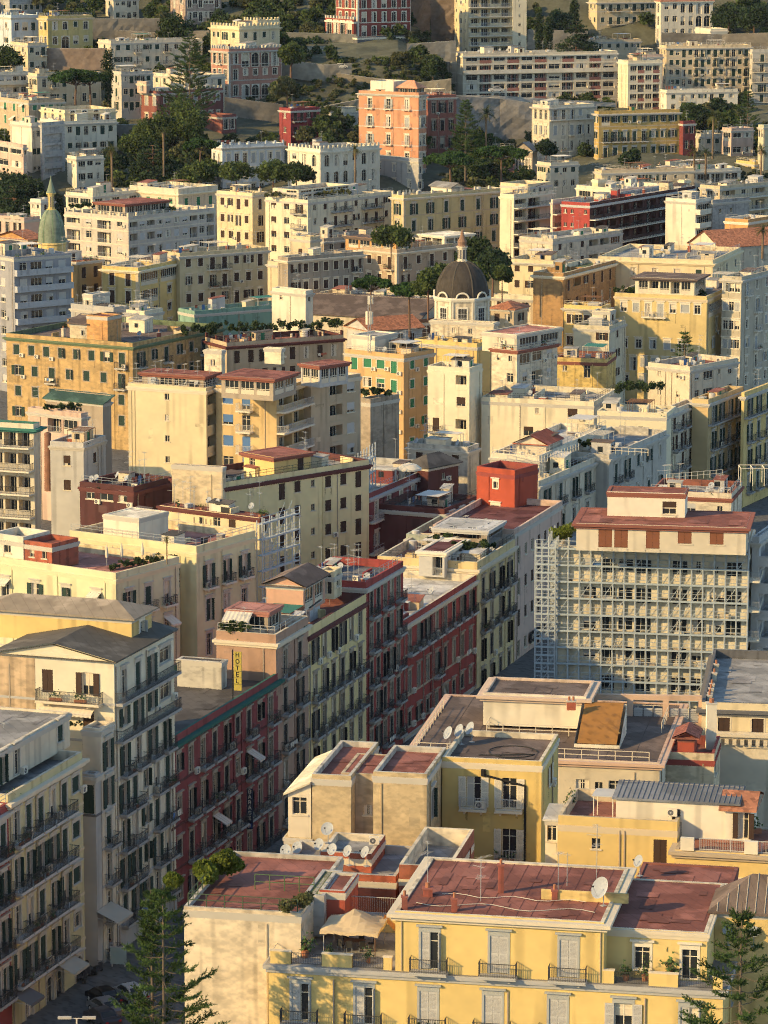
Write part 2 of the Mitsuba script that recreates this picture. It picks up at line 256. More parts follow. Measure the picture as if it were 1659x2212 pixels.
def facade(body, bk, sub, fm, W, ztop, zbot, spec, B, rng):
    """One face of a building: columns of openings per storey, cut through the wall, with their windows, balconies and fittings. fm: face frame (x along, y inwards)."""
    S = STY[B['st']]; sh, top = B['sh'], B['top']
    rows = spec.split('/') if spec else []
    H = ztop-zbot; holes, stains = [], []
    fine = B['fine']
    nf = B['nf'] or max(0, int((H-top)/sh))
    for i in range(nf if rows else 0):
        row = rows[min(i, len(rows)-1)]; slab = ''
        if row and row[0] in '=_~': slab, row = row[0], row[1:]
        n = len(row); head = H-top-i*sh
        if head < 1.3: break
        mar = B['mar'] if B['mar'] is not None else min(.6, W*.05)
        cw = (W-2*mar)/max(n, 1)
        floor = max(head-S['h'], .12)
        if slab:
            kind = {'=': 'bar', '_': 'solid', '~': 'open'}[slab]
            put(key(f'{bk}__balcony'), balcony_proto(W-.1, B['bd'], S['rail'], B['slab'] or S['slab'], kind, B['fine']), fm @ mat(W/2, 0, floor-.02))
        for j, ch in enumerate(row):
            if ch == '-': continue
            sx = mar+cw*(j+.5); w, h, z = S['w'], head-floor, floor
            state = S['states'][rng.integers(len(S['states']))]; kind = 'd'
            bk2 = f'{bk}__window'
            if ch == 'w': kind, h = 'w', min(S['h']*.68, 1.75, head-.2); z = head-h
            elif ch == 'o': kind, w, h, state = 'o', .7, .9, 'n'; z = head-h-.2
            elif ch == 'r': kind, w, h = 'r', min(1.6, cw*.7), 1.5; z = head-h; state = 'rsRn'[rng.integers(4)]
            elif ch == 'a': kind, w, h, state = 'a', min(1.5, cw*.7), S['h'], 'n'
            elif ch == 'A': kind, w, h, state = 'a', cw*.72, sh*.86, 'n'; z = head-h
            elif ch == 'W': kind, w, h, state = 'r', cw*.8, 1.5, 'n'; z = head-h
            elif ch in 'vg': kind, w, h, state = 'v', cw*.9, min(sh-.55, 2.5), 'n'; z = head-h
            if B['closed'] is not None and rng.random() < B['closed'] and kind in 'dw': state = 'c'
            w = min(w, cw*.86)
            lone = (j == 0 or row[j-1] == '-') and (j == n-1 or row[j+1] == '-')
            if state == 'o' and w*2+.2 > cw and not lone: state = 'ccha'[rng.integers(4)]
            if z < .03: continue
            if kind == 'v':
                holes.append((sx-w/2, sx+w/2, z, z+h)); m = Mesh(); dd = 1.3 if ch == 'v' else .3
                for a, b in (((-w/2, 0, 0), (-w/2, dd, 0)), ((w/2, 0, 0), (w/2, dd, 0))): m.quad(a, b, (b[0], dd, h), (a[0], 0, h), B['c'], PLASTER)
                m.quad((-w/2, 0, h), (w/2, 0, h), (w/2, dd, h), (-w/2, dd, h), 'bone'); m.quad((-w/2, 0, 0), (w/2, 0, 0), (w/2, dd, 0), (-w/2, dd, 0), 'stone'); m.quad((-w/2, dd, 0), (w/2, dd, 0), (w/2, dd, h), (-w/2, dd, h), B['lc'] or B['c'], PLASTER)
                if ch == 'v':
                    for q in ((-.24, .22) if w > 2.6 else (.0,)):
                        m.box(q*w-.55, q*w+.55, dd-.05, dd-.01, .02, 2.1, 'glass', GLASS); m.box(q*w-.04, q*w+.04, dd-.08, dd-.051, .02, 2.1, 'white'); m.box(q*w+.5, q*w+.58, dd-.08, dd-.051, .02, 2.1, 'white')
                    if rng.random() < .6: m.box(-w/2+.01, w/2-.01, .0, .08, .02, .95, B['vp'] or B['c'], PLASTER)
                    else:
                        m.box(-w/2+.01, w/2-.01, .0, .04, .92, .97, S['rail'])
                        for q in np.arange(-w/2+.1, w/2, .25): m.box(q-.012, q+.012, .005, .03, 0, .92, S['rail'])
                else:
                    m.quad((-w/2, .18, 0), (w/2, .18, 0), (w/2, .18, h), (-w/2, .18, h), 'glass', GLASS)
                    nn = max(3, int(w/.8))
                    for q in range(nn+1): m.box(-w/2+(w-.06)*q/nn, -w/2+(w-.06)*q/nn+.06, .1, .175, 0, h, 'white')
                    m.box(-w/2, w/2, .09, .17, h*.36, h*.36+.07, 'white'); m.box(-w/2, w/2, .08, .17, 0, h*.3, 'bone')
                m.out(key(f'{bk}__loggia' if ch == 'v' else f'{bk}__glazed_veranda'), M=fm @ mat(sx, 0, z))
                continue
            holes.append((sx-w/2, sx+w/2, z, z+h))
            wk = key(bk2)
            for suf, pr in window_proto(kind, w, h, state, B['st'], fine, int(rng.integers(1, 4)) if rng.random() < .38 else 0): put(wk+suf, pr, fm @ mat(sx, 0, z))
            if ch in 'bB':
                bw = min(cw*(1.9 if lone else .96), 2.3 if ch == 'b' else (B['bw'] or cw*.96))
                put(key(f'{bk}__balcony'), balcony_proto(bw, B['bd'], S['rail'], B['slab'] or S['slab'], B['bk'], B['fine']), fm @ mat(sx, 0, z-.02))
                if rng.random() < B['green'] and bw > 1.5:
                    m = Mesh(); r_ = rng
                    for q in np.arange(-bw/2+.25, bw/2-.1, .42):
                        if r_.random() < .55: continue
                        m.box(q-.14, q+.14, -B['bd']+.06, -B['bd']+.26, 0, .24, 'terra')
                        for _ in range(9):
                            p = np.array([q, -B['bd']+.15, .5])+r_.normal(size=3)*[.14, .1, .18]; a_ = r_.normal(size=3)*.15; c_ = r_.normal(size=3)*.15; m.add([p, p+a_, p+c_], [[0, 1, 2]], np.array([.055, .09, .035])*r_.uniform(.6, 1.5), LEAF)
                    if m.v: tag(m.out(key(f'{bk}__balcony_plants'), M=fm @ mat(sx, 0, z)), kind='stuff')
                if rng.random() < B['ac'] and bw > 1.7: put(key(f'{bk}__air_conditioner'), misc('ac', ac_mesh), fm @ mat(sx+(bw/2-.5)*(1 if rng.random() < .5 else -1), -.25, z+.02))
            elif rng.random() < B['ac']*.7 and cw > 1.9 and kind != 'a': put(key(f'{bk}__air_conditioner'), misc('ac', ac_mesh), fm @ mat(sx+w/2+.6, 0, z-.1-rng.random()*.5))
            if ch in 'bdB' and rng.random() < B['awn']:
                put(key(f'{bk}__awning'), misc('awn', awning_mesh, 1.7, 1.0+.5*(rng.random() < .3), *B['awc']), fm @ mat(sx, -.02, z+h+.1))
            if kind != 'a' and rng.random() < .4:                      # rain runs from the ends of the sill
                for e in ((-1, 1) if rng.random() < .4 else (1,) if rng.random() < .5 else (-1,)):
                    l = min(rng.uniform(.5, 1.9), z-.15); q = sx+e*(w/2+.02)
                    if l > .2: stains.append((q-.05-.1*rng.random(), q+.05+.1*rng.random(), z-.13-l, z-.125))
            if ch in 'bBd' and B['laundry'] > rng.random():
                m = Mesh(); q = -.9
                while q < .8:
                    e = rng.uniform(.25, .6); m.quad((q, -B['bd']-.12, -rng.uniform(.3, .7)+.9), (q+e, -B['bd']-.12, -rng.uniform(.3, .7)+.9), (q+e, -B['bd']-.1, .9), (q, -B['bd']-.1, .9), ('white', 'linen', 'blue', 'brick', 'lgrey', 'slate')[rng.integers(6)]); q += e+.08
                m.out(key(f'{bk}__laundry'), M=fm @ mat(sx, 0, z))
    # the wall round the openings
    hs = [h for h in holes]
    xs = sorted({0, W, *[h[0] for h in hs], *[h[1] for h in hs]}); zs = sorted({0.0, H, *[h[2] for h in hs], *[h[3] for h in hs]})
    xs = [x for i, x in enumerate(xs) if i == 0 or x-xs[i-1] > 1e-6]; zs = [z for i, z in enumerate(zs) if i == 0 or z-zs[i-1] > 1e-6]
    V, F = [], []
    for zi in range(len(zs)-1):
        zc = (zs[zi]+zs[zi+1])/2; act = [h for h in hs if h[2] < zc < h[3]]
        runs = []; st0 = None
        for xi in range(len(xs)-1):
            xc = (xs[xi]+xs[xi+1])/2
            if any(h[0] < xc < h[1] for h in act):
                if st0 is not None: runs.append((st0, xs[xi])); st0 = None
            elif st0 is None: st0 = xs[xi]
        if st0 is not None: runs.append((st0, W))
        for a, b in runs:
            q = len(V); V += [(a, 0, zs[zi]), (b, 0, zs[zi]), (b, 0, zs[zi+1]), (a, 0, zs[zi+1])]; F += [[q, q+1, q+2], [q, q+2, q+3]]
    V = np.array(V, float) @ fm[:3, :3].T + fm[:3, 3]
    if len(V): body.add(V, F, B['c'], B['k'])
    # weathering with shapes of its own: runs under sills, mended plaster, and pipes down the front
    free = lambda a, b_, c_, d: not any(a < h[1]+.25 and b_ > h[0]-.25 and c_ < h[3]+.6 and d > h[2]-.15 for h in hs)
    c0 = np.asarray(col(B['c']))
    def sheet(a, b_, c_, d, o, cc, k): body.add(np.array([(a, -o, c_), (b_, -o, c_), (b_, -o, d), (a, -o, d)]) @ fm[:3, :3].T + fm[:3, 3], [[0, 1, 2], [0, 2, 3]], cc, k)
    for a, b_, c_, d in stains:
        if a > 0 and b_ < W and free(a, b_, c_, d-.2): sheet(a, b_, c_, d, .008, c0*.72, OLD)
    if H > 5 and W > 3:
        for _ in range(int(min(10, W*H/45))):
            w_, h_ = rng.uniform(.5, 2.6), rng.uniform(.4, 2.2); a, z_ = rng.uniform(0, max(.01, W-w_)), H-1.2-rng.uniform(0, min(H-2, 18)); 
            if z_ > .3 and a+w_ < W and free(a, a+w_, z_, z_+h_) and z_+h_ < H-1: sheet(a, a+w_, z_, z_+h_, .004, np.clip(c0*rng.uniform(.8, 1.14)+rng.normal()*.012, .02, .8), OLD)
        for _ in range(int(W/6+rng.random())):
            a = rng.uniform(.2, W-.3)
            if not any(a < h[1]+.3 and a+.1 > h[0]-.3 for h in hs): body.box(a, a+.1, -.11, -.012, .0, H-1.0, c0*.8 if rng.random() < .6 else 'taupe', CLEAN, fm)

def ring(m, x0, x1, y0, y1, z0, z1, out, M, c, k=CLEAN):
    """A moulding round a rectangle, out metres proud."""
    def rect(o, z): return np.array([[x0-o, y0-o, z], [x1+o, y0-o, z], [x1+o, y1+o, z], [x0-o, y1+o, z]])
    v = np.vstack([rect(0, z0), rect(out, z0), rect(out, z1), rect(0, z1)]) @ M[:3, :3].T + M[:3, 3]; f = []
    for q in range(3):
        for i in range(4):
            j = (i+1) % 4; a, b = q*4, q*4+4; f += [[a+i, a+j, b+j], [a+i, b+j, b+i]]
    m.add(v, f, c, k)
DEF = dict(c='cream', k=PLASTER, sh=3.3, top=1.0, nf=None, st='pal', par=.9, roofc='roofgrey', cor=.3, corc=None, band=None, WL=None, WR=None, z0=None, roof='flat', rise=2.0, ant=None, dish=None, chim=None, ac=.15, awn=.0, awc=('white', 'linen'),
           bd=.8, bk='bar', slab=None, mar=None, lc=None, vp=None, cR=None, cL=None, bw=None, laundry=.035, on=None, stL=None, green=.16, closed=None, quoin=None, drain=0, clutter=True, crowd=1.35, posts=0, fine=None, eave=.5, base=None, basec='stone', RB='', LB='')
BLD = {}
def B(name, label, x=0, y=0, z=None, a=21, xl=None, xr=None, L='', R='', D=None, parent=None, cat='building', ref=None, P=None, **kw):
    """A building from its near roof corner (bearing x, y; roof height z or distance D), its turn a, and how far its two visible faces reach."""
    b = {**DEF, **kw}; P = at(x, y, z, D) if P is None else np.asarray(P, float); z = P[2]; ar = math.radians(a)
    dR, dL = np.array([math.sin(ar), math.cos(ar), 0]), np.array([-math.cos(ar), math.sin(ar), 0])
    WL = b['WL'] or max(.5, reach(P, dL, xl)); WR = b['WR'] or max(.5, reach(P, dR, xr))
    k = key(f'{parent}__{name}') if parent else key(name)
    if parent and name.startswith(('roof_', 'stair_h', 'pent', 'middle_pent', 'right_pent', 'corner_t', 'white_room')) and (b['on'] or parent) in BLD:      # keep roof structures on the roof that carries them
        h_ = BLD[f"{parent}__{b['on']}" if b['on'] else parent]; q = np.linalg.inv(h_['LM']) @ np.array([P[0], P[1], 0, 1]); lo = .5
        if (q[0] < lo or q[1] < lo) and y:
            for zz in np.arange(P[2], h_['zd']+1.5, -.1):           # the same bearing, lower and farther back
                P2 = at(x, y, zz); q2 = np.linalg.inv(h_['LM']) @ np.array([P2[0], P2[1], 0, 1])
                if q2[0] >= lo and q2[1] >= lo: P, z, q = P2, zz, q2; break
        if q[0] < lo or q[1] < lo:
            q[0], q[1] = max(q[0], lo), max(q[1], lo); w_ = h_['LM'] @ q; P = np.array([w_[0], w_[1], P[2]])
    z0 = b['z0'] if b['z0'] is not None else (ground_z(P[0], P[1])-4 if not parent or name.endswith('wing') else z-3.2)
    sub = bool(parent); bk = parent if sub else k
    b['fine'] = px_per_m(P) > 21 if b['fine'] is None else b['fine']
    LM = mat(P[0], P[1], 0, math.pi/2-ar)                        # local x along the right face, y along the left face
    rng = np.random.default_rng(abs(hash_(k)) % 2**32)
    body = Mesh()
    fR = LM @ mat(0, 0, z0); fL = LM @ mat(0, WL, z0, -math.pi/2)
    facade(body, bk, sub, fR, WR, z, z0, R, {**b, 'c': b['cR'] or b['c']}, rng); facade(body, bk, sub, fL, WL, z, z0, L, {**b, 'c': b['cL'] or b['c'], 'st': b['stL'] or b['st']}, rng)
    fB = LM @ mat(WR, 0, z0, math.pi/2); fA = LM @ mat(WR, WL, z0, math.pi)
    facade(body, bk, sub, fB, WL, z, z0, b['RB'], b, rng); facade(body, bk, sub, fA, WR, z, z0, b['LB'], b, rng)
    flat = b['roof'] == 'flat'; par = b['par'] if flat else 0; t = .28
    if b['cor']:
        cc = b['corc'] or 'stone'; o = b['cor']; zc = z-par*.8
        ring(body, 0, WR, 0, WL, zc-.28, zc, o, LM, cc); ring(body, 0, WR, 0, WL, zc-.55, zc-.28, o*.5, LM, cc)
    if b['band']:
        S = STY[b['st']]; i = 0
        while i < (b['nf'] or 99) and z-b['top']-i*b['sh']-S['h'] > z0+1.0:
            zf = z-b['top']-i*b['sh']-S['h']; ring(body, 0, WR, 0, WL, zf-.26, zf-.03, .07, LM, b['band']); i += 1
    if b['quoin']:
        for xx, yy in ((0, 0), (WR, 0), (0, WL)):
            body.box(xx-.06, xx+.55 if xx == 0 else xx+.06, yy-.06, yy+.55 if yy == 0 else yy+.06, z0, z-par*.8-.56, b['quoin'], CLEAN, LM)
    if b['base']:
        ring(body, 0, WR, 0, WL, z0, z0+b['base'], .05, LM, b['basec'], PLASTER)
    rf = Mesh()
    if flat:
        zd = z-par if par > .02 else z
        def rect(i, zz): return np.array([[i, i, zz], [WR-i, i, zz], [WR-i, WL-i, zz], [i, WL-i, zz]])
        if par > .02:
            v = np.vstack([rect(0, z), rect(t, z), rect(t, zd)]) @ LM[:3, :3].T + LM[:3, 3]; f = []
            for q in range(2):
                for i in range(4):
                    j = (i+1) % 4; f += [[q*4+i, q*4+j, q*4+4+j], [q*4+i, q*4+4+j, q*4+4+i]]
            body.add(v, f, b['corc'] or b['c'], OLD)
        v = rect(t if par > .02 else -.25, zd+(.03 if par <= .02 else 0)) @ LM[:3, :3].T + LM[:3, 3]
        rf.add(v, [[0, 1, 2], [0, 2, 3]], b['roofc'], ROOF)
        if WR > 3 and WL > 3:
            for _ in range(int(min(14, WR*WL/14))):
                w_, h_ = rng.uniform(.5, 3.5), rng.uniform(.4, 2.5); u_, v_ = rng.uniform(.5, max(.51, WR-w_-.5)), rng.uniform(.5, max(.51, WL-h_-.5))
                if u_+w_ < WR-.3 and v_+h_ < WL-.3: rf.add(np.array([[u_, v_, zd+.036], [u_+w_, v_, zd+.036], [u_+w_, v_+h_, zd+.036], [u_, v_+h_, zd+.036]]) @ LM[:3, :3].T + LM[:3, 3]+[0, 0, .004*rng.integers(0, 6)], [[0, 1, 2], [0, 2, 3]], np.clip(np.asarray(col(b['roofc']))*rng.uniform(.72, 1.25)+.006, 0, 1), ROOF)
        if par <= .02: ring(rf, -.25, WR+.25, -.25, WL+.25, z-.2, z+.03, .12, LM, b['corc'] or b['roofc'])
        zd_ = zd
    else:
        e = b['eave']; r = b['rise']; x0, x1, y0, y1 = -e, WR+e, -e, WL+e
        if b['roof'] == 'hip':
            if WR > WL: q = min((x1-x0)/2-.05, (y1-y0)/2); rd = [(x0+q, (y0+y1)/2), (x1-q, (y0+y1)/2)]
            else: q = min((y1-y0)/2-.05, (x1-x0)/2); rd = [((x0+x1)/2, y0+q), ((x0+x1)/2, y1-q)]
            v = np.array([[x0, y0, z], [x1, y0, z], [x1, y1, z], [x0, y1, z], [*rd[0], z+r], [*rd[1], z+r]])
            f = [[0, 1, 5], [0, 5, 4], [1, 2, 5], [2, 3, 4], [2, 4, 5], [3, 0, 4]] if WR > WL else [[0, 1, 4], [1, 2, 5], [1, 5, 4], [2, 3, 5], [3, 0, 4], [3, 4, 5]]
        elif b['roof'] == 'gx':                                    # ridge along the right face: gable shows on the left face
            v = np.array([[x0, y0, z], [x1, y0, z], [x1, y1, z], [x0, y1, z], [x0, (y0+y1)/2, z+r], [x1, (y0+y1)/2, z+r]]); f = [[0, 1, 5], [0, 5, 4], [2, 3, 4], [2, 4, 5]]
            body.add(np.array([[0, 0, z], [0, WL, z], [0, WL/2, z+r*.97], [WR, 0, z], [WR, WL, z], [WR, WL/2, z+r*.97]]) @ LM[:3, :3].T + LM[:3, 3], [[0, 1, 2], [3, 4, 5]], b['c'], b['k'])
        elif b['roof'] == 'gy':
            v = np.array([[x0, y0, z], [x1, y0, z], [x1, y1, z], [x0, y1, z], [(x0+x1)/2, y0, z+r], [(x0+x1)/2, y1, z+r]]); f = [[1, 2, 5], [1, 5, 4], [3, 0, 4], [3, 4, 5]]
            body.add(np.array([[0, 0, z], [WR, 0, z], [WR/2, 0, z+r*.97], [0, WL, z], [WR, WL, z], [WR/2, WL, z+r*.97]]) @ LM[:3, :3].T + LM[:3, 3], [[0, 1, 2], [3, 4, 5]], b['c'], b['k'])
        elif b['roof'] == 'leanL':                                  # a lean-to falling to the left
            v = np.array([[x0, 0, z+r], [x1, 0, z+r], [x1, y1, z], [x0, y1, z]]); f = [[0, 1, 2], [0, 2, 3]]
            body.add(np.array([[0, 0, z], [0, WL, z], [0, 0, z+r*.96], [WR, 0, z], [WR, WL, z], [WR, 0, z+r*.96]]) @ LM[:3, :3].T + LM[:3, 3], [[0, 1, 2], [3, 4, 5], [0, 3, 5], [0, 5, 2]], b['c'], b['k'])
        else:                                                       # a lean-to rising away from the left face
            v = np.array([[x0, y0, z], [x1, y0, z+r], [x1, y1, z+r], [x0, y1, z]]); f = [[0, 1, 2], [0, 2, 3]]
            body.add(np.array([[0, 0, z], [WR, 0, z], [WR, 0, z+r*.96], [0, WL, z], [WR, WL, z], [WR, WL, z+r*.96]]) @ LM[:3, :3].T + LM[:3, 3], [[0, 1, 2], [3, 4, 5], [1, 4, 5], [1, 5, 2]], b['c'], b['k'])
        w = v @ LM[:3, :3].T + LM[:3, 3]
        dn = w-[0, 0, .16]
        n = len(v); F = [list(q) for q in f]+[[q[0]+n, q[2]+n, q[1]+n] for q in f]
        for i in range(4): j = (i+1) % 4; F += [[i, j, j+n], [i, j+n, i+n]]
        rf.add(np.vstack([w, dn]), F, b['roofc'], TILE if b['roofc'] in ('terra', 'roofpink', 'roofred') else ROOF)
        zd_ = z
    if b['posts']:
        for face, W in ((fR, WR), (fL, WL)):
            n = max(2, int(W/b['posts']))
            for i in range(n+1):
                s_ = min(max(W*i/n, .25), W-.25); body.box(s_-.22, s_+.22, -.03, .42, z-z0-.02, z-z0+.75, b['corc'] or b['c'], CLEAN, face)
    body.out(k if sub else f'{k}__wall'); rf.out(f'{k}__roof')
    tag(k, label, None if sub else cat)
    if b['drain']:
        for face, W in ((fR, WR),):
            for i in range(b['drain']):
                s_ = W*(i+.02)/b['drain']+.15; d = Mesh(); d.tube((s_, -.09, .2), (s_, -.09, z-z0-par-.6), .06, 'taupe', n=6); d.out(key(f'{k}__drainpipe'), M=face)
    info = dict(k=k, P=P, LM=LM, WL=WL, WR=WR, z=z, zd=zd_, z0=z0, rng=rng, ref=ref or label, fR=fR, fL=fL)
    BLD[k] = info
    if not sub:
        FOOT.append((LM, WR, WL)); TOP.append(k); VIEW.append((P[1], xl if xl is not None else project(P-dR*0+dL*WL)[0], xr if xr is not None else project(P+dR*WR)[0], project(P)[1], project(P-[0, 0, (b['nf'] or 2)*b['sh']+b['top']])[1]))
        if flat and b['clutter']:
            A = WL*WR; lo = px_per_m(P)
            na = b['ant'] if b['ant'] is not None else min(4, int(A/125)+1); nd = b['dish'] if b['dish'] is not None else min(3, int(A/160)); nc = b['chim'] if b['chim'] is not None else min(3, int(A/170))
            for _ in range(nc):
                u, v = rng.uniform(.15, .85)*WR, rng.uniform(.1, .9)*WL; cm = Mesh(); hh = rng.uniform(.7, 1.6); cm.box(-.3, .3, -.25, .25, 0, hh, 'bone' if rng.random() < .6 else 'brick', OLD); cm.box(-.36, .36, -.31, .31, hh, hh+.1, 'stone'); cm.tube((0, 0, hh+.1), (0, 0, hh+.5), .1, 'terra', n=7)
                cm.out(key(f'{k}__chimney'), M=LM @ mat(u, v, zd_))
            roof_clutter(info, b, A)
            for _ in range(na): antenna(info, rng.uniform(.08, .92)*WR, rng.uniform(.08, .92)*WL)
            for _ in range(nd): dish(info, rng.uniform(.04, .6)*WR, rng.uniform(.05, .95)*WL)
    return info
def hash_(s):
    h = 2166136261
    for ch in s: h = ((h ^ ord(ch))*16777619) & 0xffffffff
    return h
FOOT, TOP, VIEW = [], [], []
def project(p): d = CT*p[1]+(CAM_Z-p[2])*ST; return 829.5+FOCAL*p[0]/d, 1106-FOCAL*(ST*p[1]-(CAM_Z-p[2])*CT)/d
def BLD_last(*_): return TOP[-1]
def roof_clutter(info, b, A):
    """Sheds, partition walls, tanks, cooling units, planters and laundry frames that crowd the flat roofs."""
    r = info['rng']; k, LM, WR, WL, zd = info['k'], info['LM'], info['WR'], info['WL'], info['zd']
    if min(WR, WL) < 2.2: return
    for _ in range(min(4, int(A*b['crowd']/110+r.uniform(0, 1)))):
        w, d, h = r.uniform(1.2, 3.8), r.uniform(1.2, 3.4), r.uniform(1.0, 2.6)
        if w > WR*.6 or d > WL*.6: w, d = min(w, WR*.5), min(d, WL*.5)
        u, v = r.uniform(.25, max(.26, WR-w-.3)), r.uniform(.3, max(.31, WL-d-.3)); m = Mesh(); cc = ('white', 'bone', 'cream', b['c'], 'lgrey', 'sand')[r.integers(6)]; q = r.integers(3)
        m.box(0, w, 0, d, 0, h, cc, PLASTER); ov = .15
        sl = r.uniform(.0, .5); a_, b_, c_, d_ = (-ov, -ov, h+.02), (w+ov, -ov, h+.02+sl), (w+ov, d+ov, h+.02+sl), (-ov, d+ov, h+.02); rc = ('roofred', 'roofgrey', 'roofbrown', 'stone', 'lgrey', 'bitumen')[r.integers(6)]
        m.quad(a_, b_, c_, d_, rc, ROOF); m.quad((-ov, -ov, h-.06), (w+ov, -ov, h-.06+sl), b_, a_, rc); m.quad((-ov, d+ov, h-.06), (-ov, -ov, h-.06), a_, d_, rc); m.quad((0, 0, h), (w, 0, h), (w, 0, h+sl), (w, 0, h+sl), cc)
        if q: m.box(w*.3, w*.3+.75, -.03, -.002, .05, min(1.95, h-.1), ('dbrown', 'grey', 'green')[r.integers(3)]); m.box(-.03, -.002, d*.4, d*.4+.8, .9, min(1.7, h-.1), 'glass', GLASS)
        m.out(key(f'{k}__roof_shed'), M=LM @ mat(u, v, zd))
    for _ in range(min(3, int(A*b['crowd']/110)+1)):
        m = Mesh(); h = r.uniform(.5, 1.3); l = r.uniform(2, 5)
        if r.random() < .5: l = min(l, WR-.8); u, v = r.uniform(.3, max(.31, WR-l-.4)), r.uniform(.5, WL-.5); m.box(0, l, -.1, .1, 0, h, b['c'], OLD)
        else: l = min(l, WL-.8); u, v = r.uniform(.5, WR-.5), r.uniform(.3, max(.31, WL-l-.4)); m.box(-.1, .1, 0, l, 0, h, b['c'], OLD)
        m.out(key(f'{k}__roof_wall'), M=LM @ mat(u, v, zd))
    if r.random() < .45*b['crowd']:
        m = Mesh(); m.lathe([(.02, 1.25), (.5, 1.2), (.55, .2), (.02, .2)], 'lgrey', n=12); m.box(-.5, .5, -.5, .5, 0, .2, 'concrete'); m.out(key(f'{k}__water_tank'), M=LM @ mat(r.uniform(.7, WR-.7), r.uniform(.7, WL-.7), zd))
    if r.random() < .42*b['crowd']:                                   # a thin railing on the parapet
        m = Mesh(); c_ = ('lgrey', 'white', 'steel', 'iron')[r.integers(4)]; z = info['z']
        for a_, b_ in (((.15, .15), (WR-.15, .15)), ((.15, .15), (.15, WL-.15))):
            a_, b_ = np.array([*a_, z]), np.array([*b_, z]); n = max(1, int(np.linalg.norm(b_-a_)/1.5))
            for i in range(n+1): m.tube(a_+(b_-a_)*i/n, a_+(b_-a_)*i/n+[0, 0, .8], .03, c_, n=4)
            for h in (.45, .8): m.tube(a_+[0, 0, h], b_+[0, 0, h], .028, c_, n=4)
        m.out(key(f'{k}__roof_railing'), M=LM)
    for _ in range(int(r.integers(0, 4)*b['crowd'])):                 # low lids, hatches, vents, boxes
        w, d, h = r.uniform(.4, 1.6), r.uniform(.4, 1.6), r.uniform(.25, .9); m = Mesh(); m.box(0, w, 0, d, 0, h, ('bone', 'lgrey', 'concrete', 'brick', 'stone', 'dark')[r.integers(6)], OLD); m.box(-.05, w+.05, -.05, d+.05, h, h+.06, ('stone', 'lgrey', 'roofbrown')[r.integers(3)])
        m.out(key(f'{k}__roof_hatch'), M=LM @ mat(r.uniform(.3, max(.31, WR-w-.3)), r.uniform(.3, max(.31, WL-d-.3)), zd, r.uniform(-.1, .1)))
    if r.random() < .35*b['crowd'] and WR > 4 and WL > 4:             # washing lines
        m = Mesh(); y = r.uniform(1, WL-1); l = min(WR-1.2, 5)
        for x in (.6, .6+l): m.tube((x, y, 0), (x, y, 1.9), .03, 'steel', n=4)
        q = .8
        while q < l:
            e = r.uniform(.35, .9); hh = r.uniform(.4, 1.1); m.quad((q, y, 1.85-hh), (q+e, y, 1.85-hh), (q+e, y, 1.85), (q, y, 1.85), ('white', 'linen', 'white', 'blue', 'brick', 'sand')[r.integers(6)]); q += e+r.uniform(.05, .6)
        m.tube((.6, y, 1.86), (.6+l, y, 1.86), .012, 'dark', n=3); m.out(key(f'{k}__washing_line'), M=LM @ mat(0, 0, zd))
    for _ in range(r.integers(0, 3)): put(key(f'{k}__air_conditioner'), misc('ac', ac_mesh), LM @ mat(r.uniform(.6, WR-.6), r.uniform(.6, WL-.6), zd+.06, r.uniform(-2.4, -1.2)))
    if r.random() < .4*b['crowd'] and min(WR, WL) > 4:
        m = Mesh(); w, d, h = min(4.5, WR*.5), min(3.5, WL*.5), 2.3; cc = ('white', 'lgrey', 'brown')[r.integers(3)]
        for x in (0, w/2, w):
            for y in (0, d): m.tube((x, y, 0), (x, y, h), .045, cc, n=5)
        for y in (0, d): m.tube((0, y, h), (w, y, h), .04, cc, n=5)
        for x in np.arange(0, w+.01, .45): m.tube((x, -.15, h+.05), (x, d+.15, h+.05), .03, cc, n=4)
        if r.random() < .5: m.quad((0, 0, h+.1), (w, 0, h+.1), (w, d, h+.12), (0, d, h+.12), ('linen', 'lgrey', 'teal')[r.integers(3)])
        m.out(key(f'{k}__roof_pergola'), M=LM @ mat(r.uniform(.3, WR-w-.3), r.uniform(.3, WL-d-.3), zd))
    if r.random() < .55*b['crowd']:
        f = LM @ mat(.45, .4, zd) if r.random() < .5 else LM @ mat(.45, .4, zd) ; n = r.integers(2, 6); m = Mesh()
        for i in range(n):
            u, v = (r.uniform(0, WR-.9), 0) if r.random() < .5 else (0, r.uniform(0, WL-.9)); m.box(u-.16, u+.16, v-.16, v+.16, 0, .35, 'terra')
            for _ in range(26):
                p = np.array([u, v, .55])+r.normal(size=3)*[.22, .22, .22]; a = r.normal(size=3)*.16; c_ = r.normal(size=3)*.16; m.add([p, p+a, p+c_], [[0, 1, 2]], np.array([.05, .085, .03])*r.uniform(.6, 1.5), LEAF)
        kk = m.out(key(f'{k}__roof_planters'), M=f); tag(kk, kind='stuff')
def antenna_mesh(v):
    r = np.random.default_rng(v); m = Mesh(); h = r.uniform(2.4, 4.5); m.tube((0, 0, 0), (0, 0, h), .025, 'steel', n=5)
    for q in range(r.integers(1, 4)):
        z = h-.15-q*.7; an = r.uniform(-.6, .6)+q*1.4; d = np.array([math.cos(an), math.sin(an), 0]); e = np.array([-d[1], d[0], 0]); l = r.uniform(.6, 1.1)
        m.tube(d*-.3+[0, 0, z], d*l+[0, 0, z], .014, 'lgrey', n=4)
        for t in np.linspace(-.25, l, 6): m.tube(d*t-e*(.32-.1*t)+[0, 0, z], d*t+e*(.32-.1*t)+[0, 0, z], .01, 'lgrey', n=3)
    return m.proto()
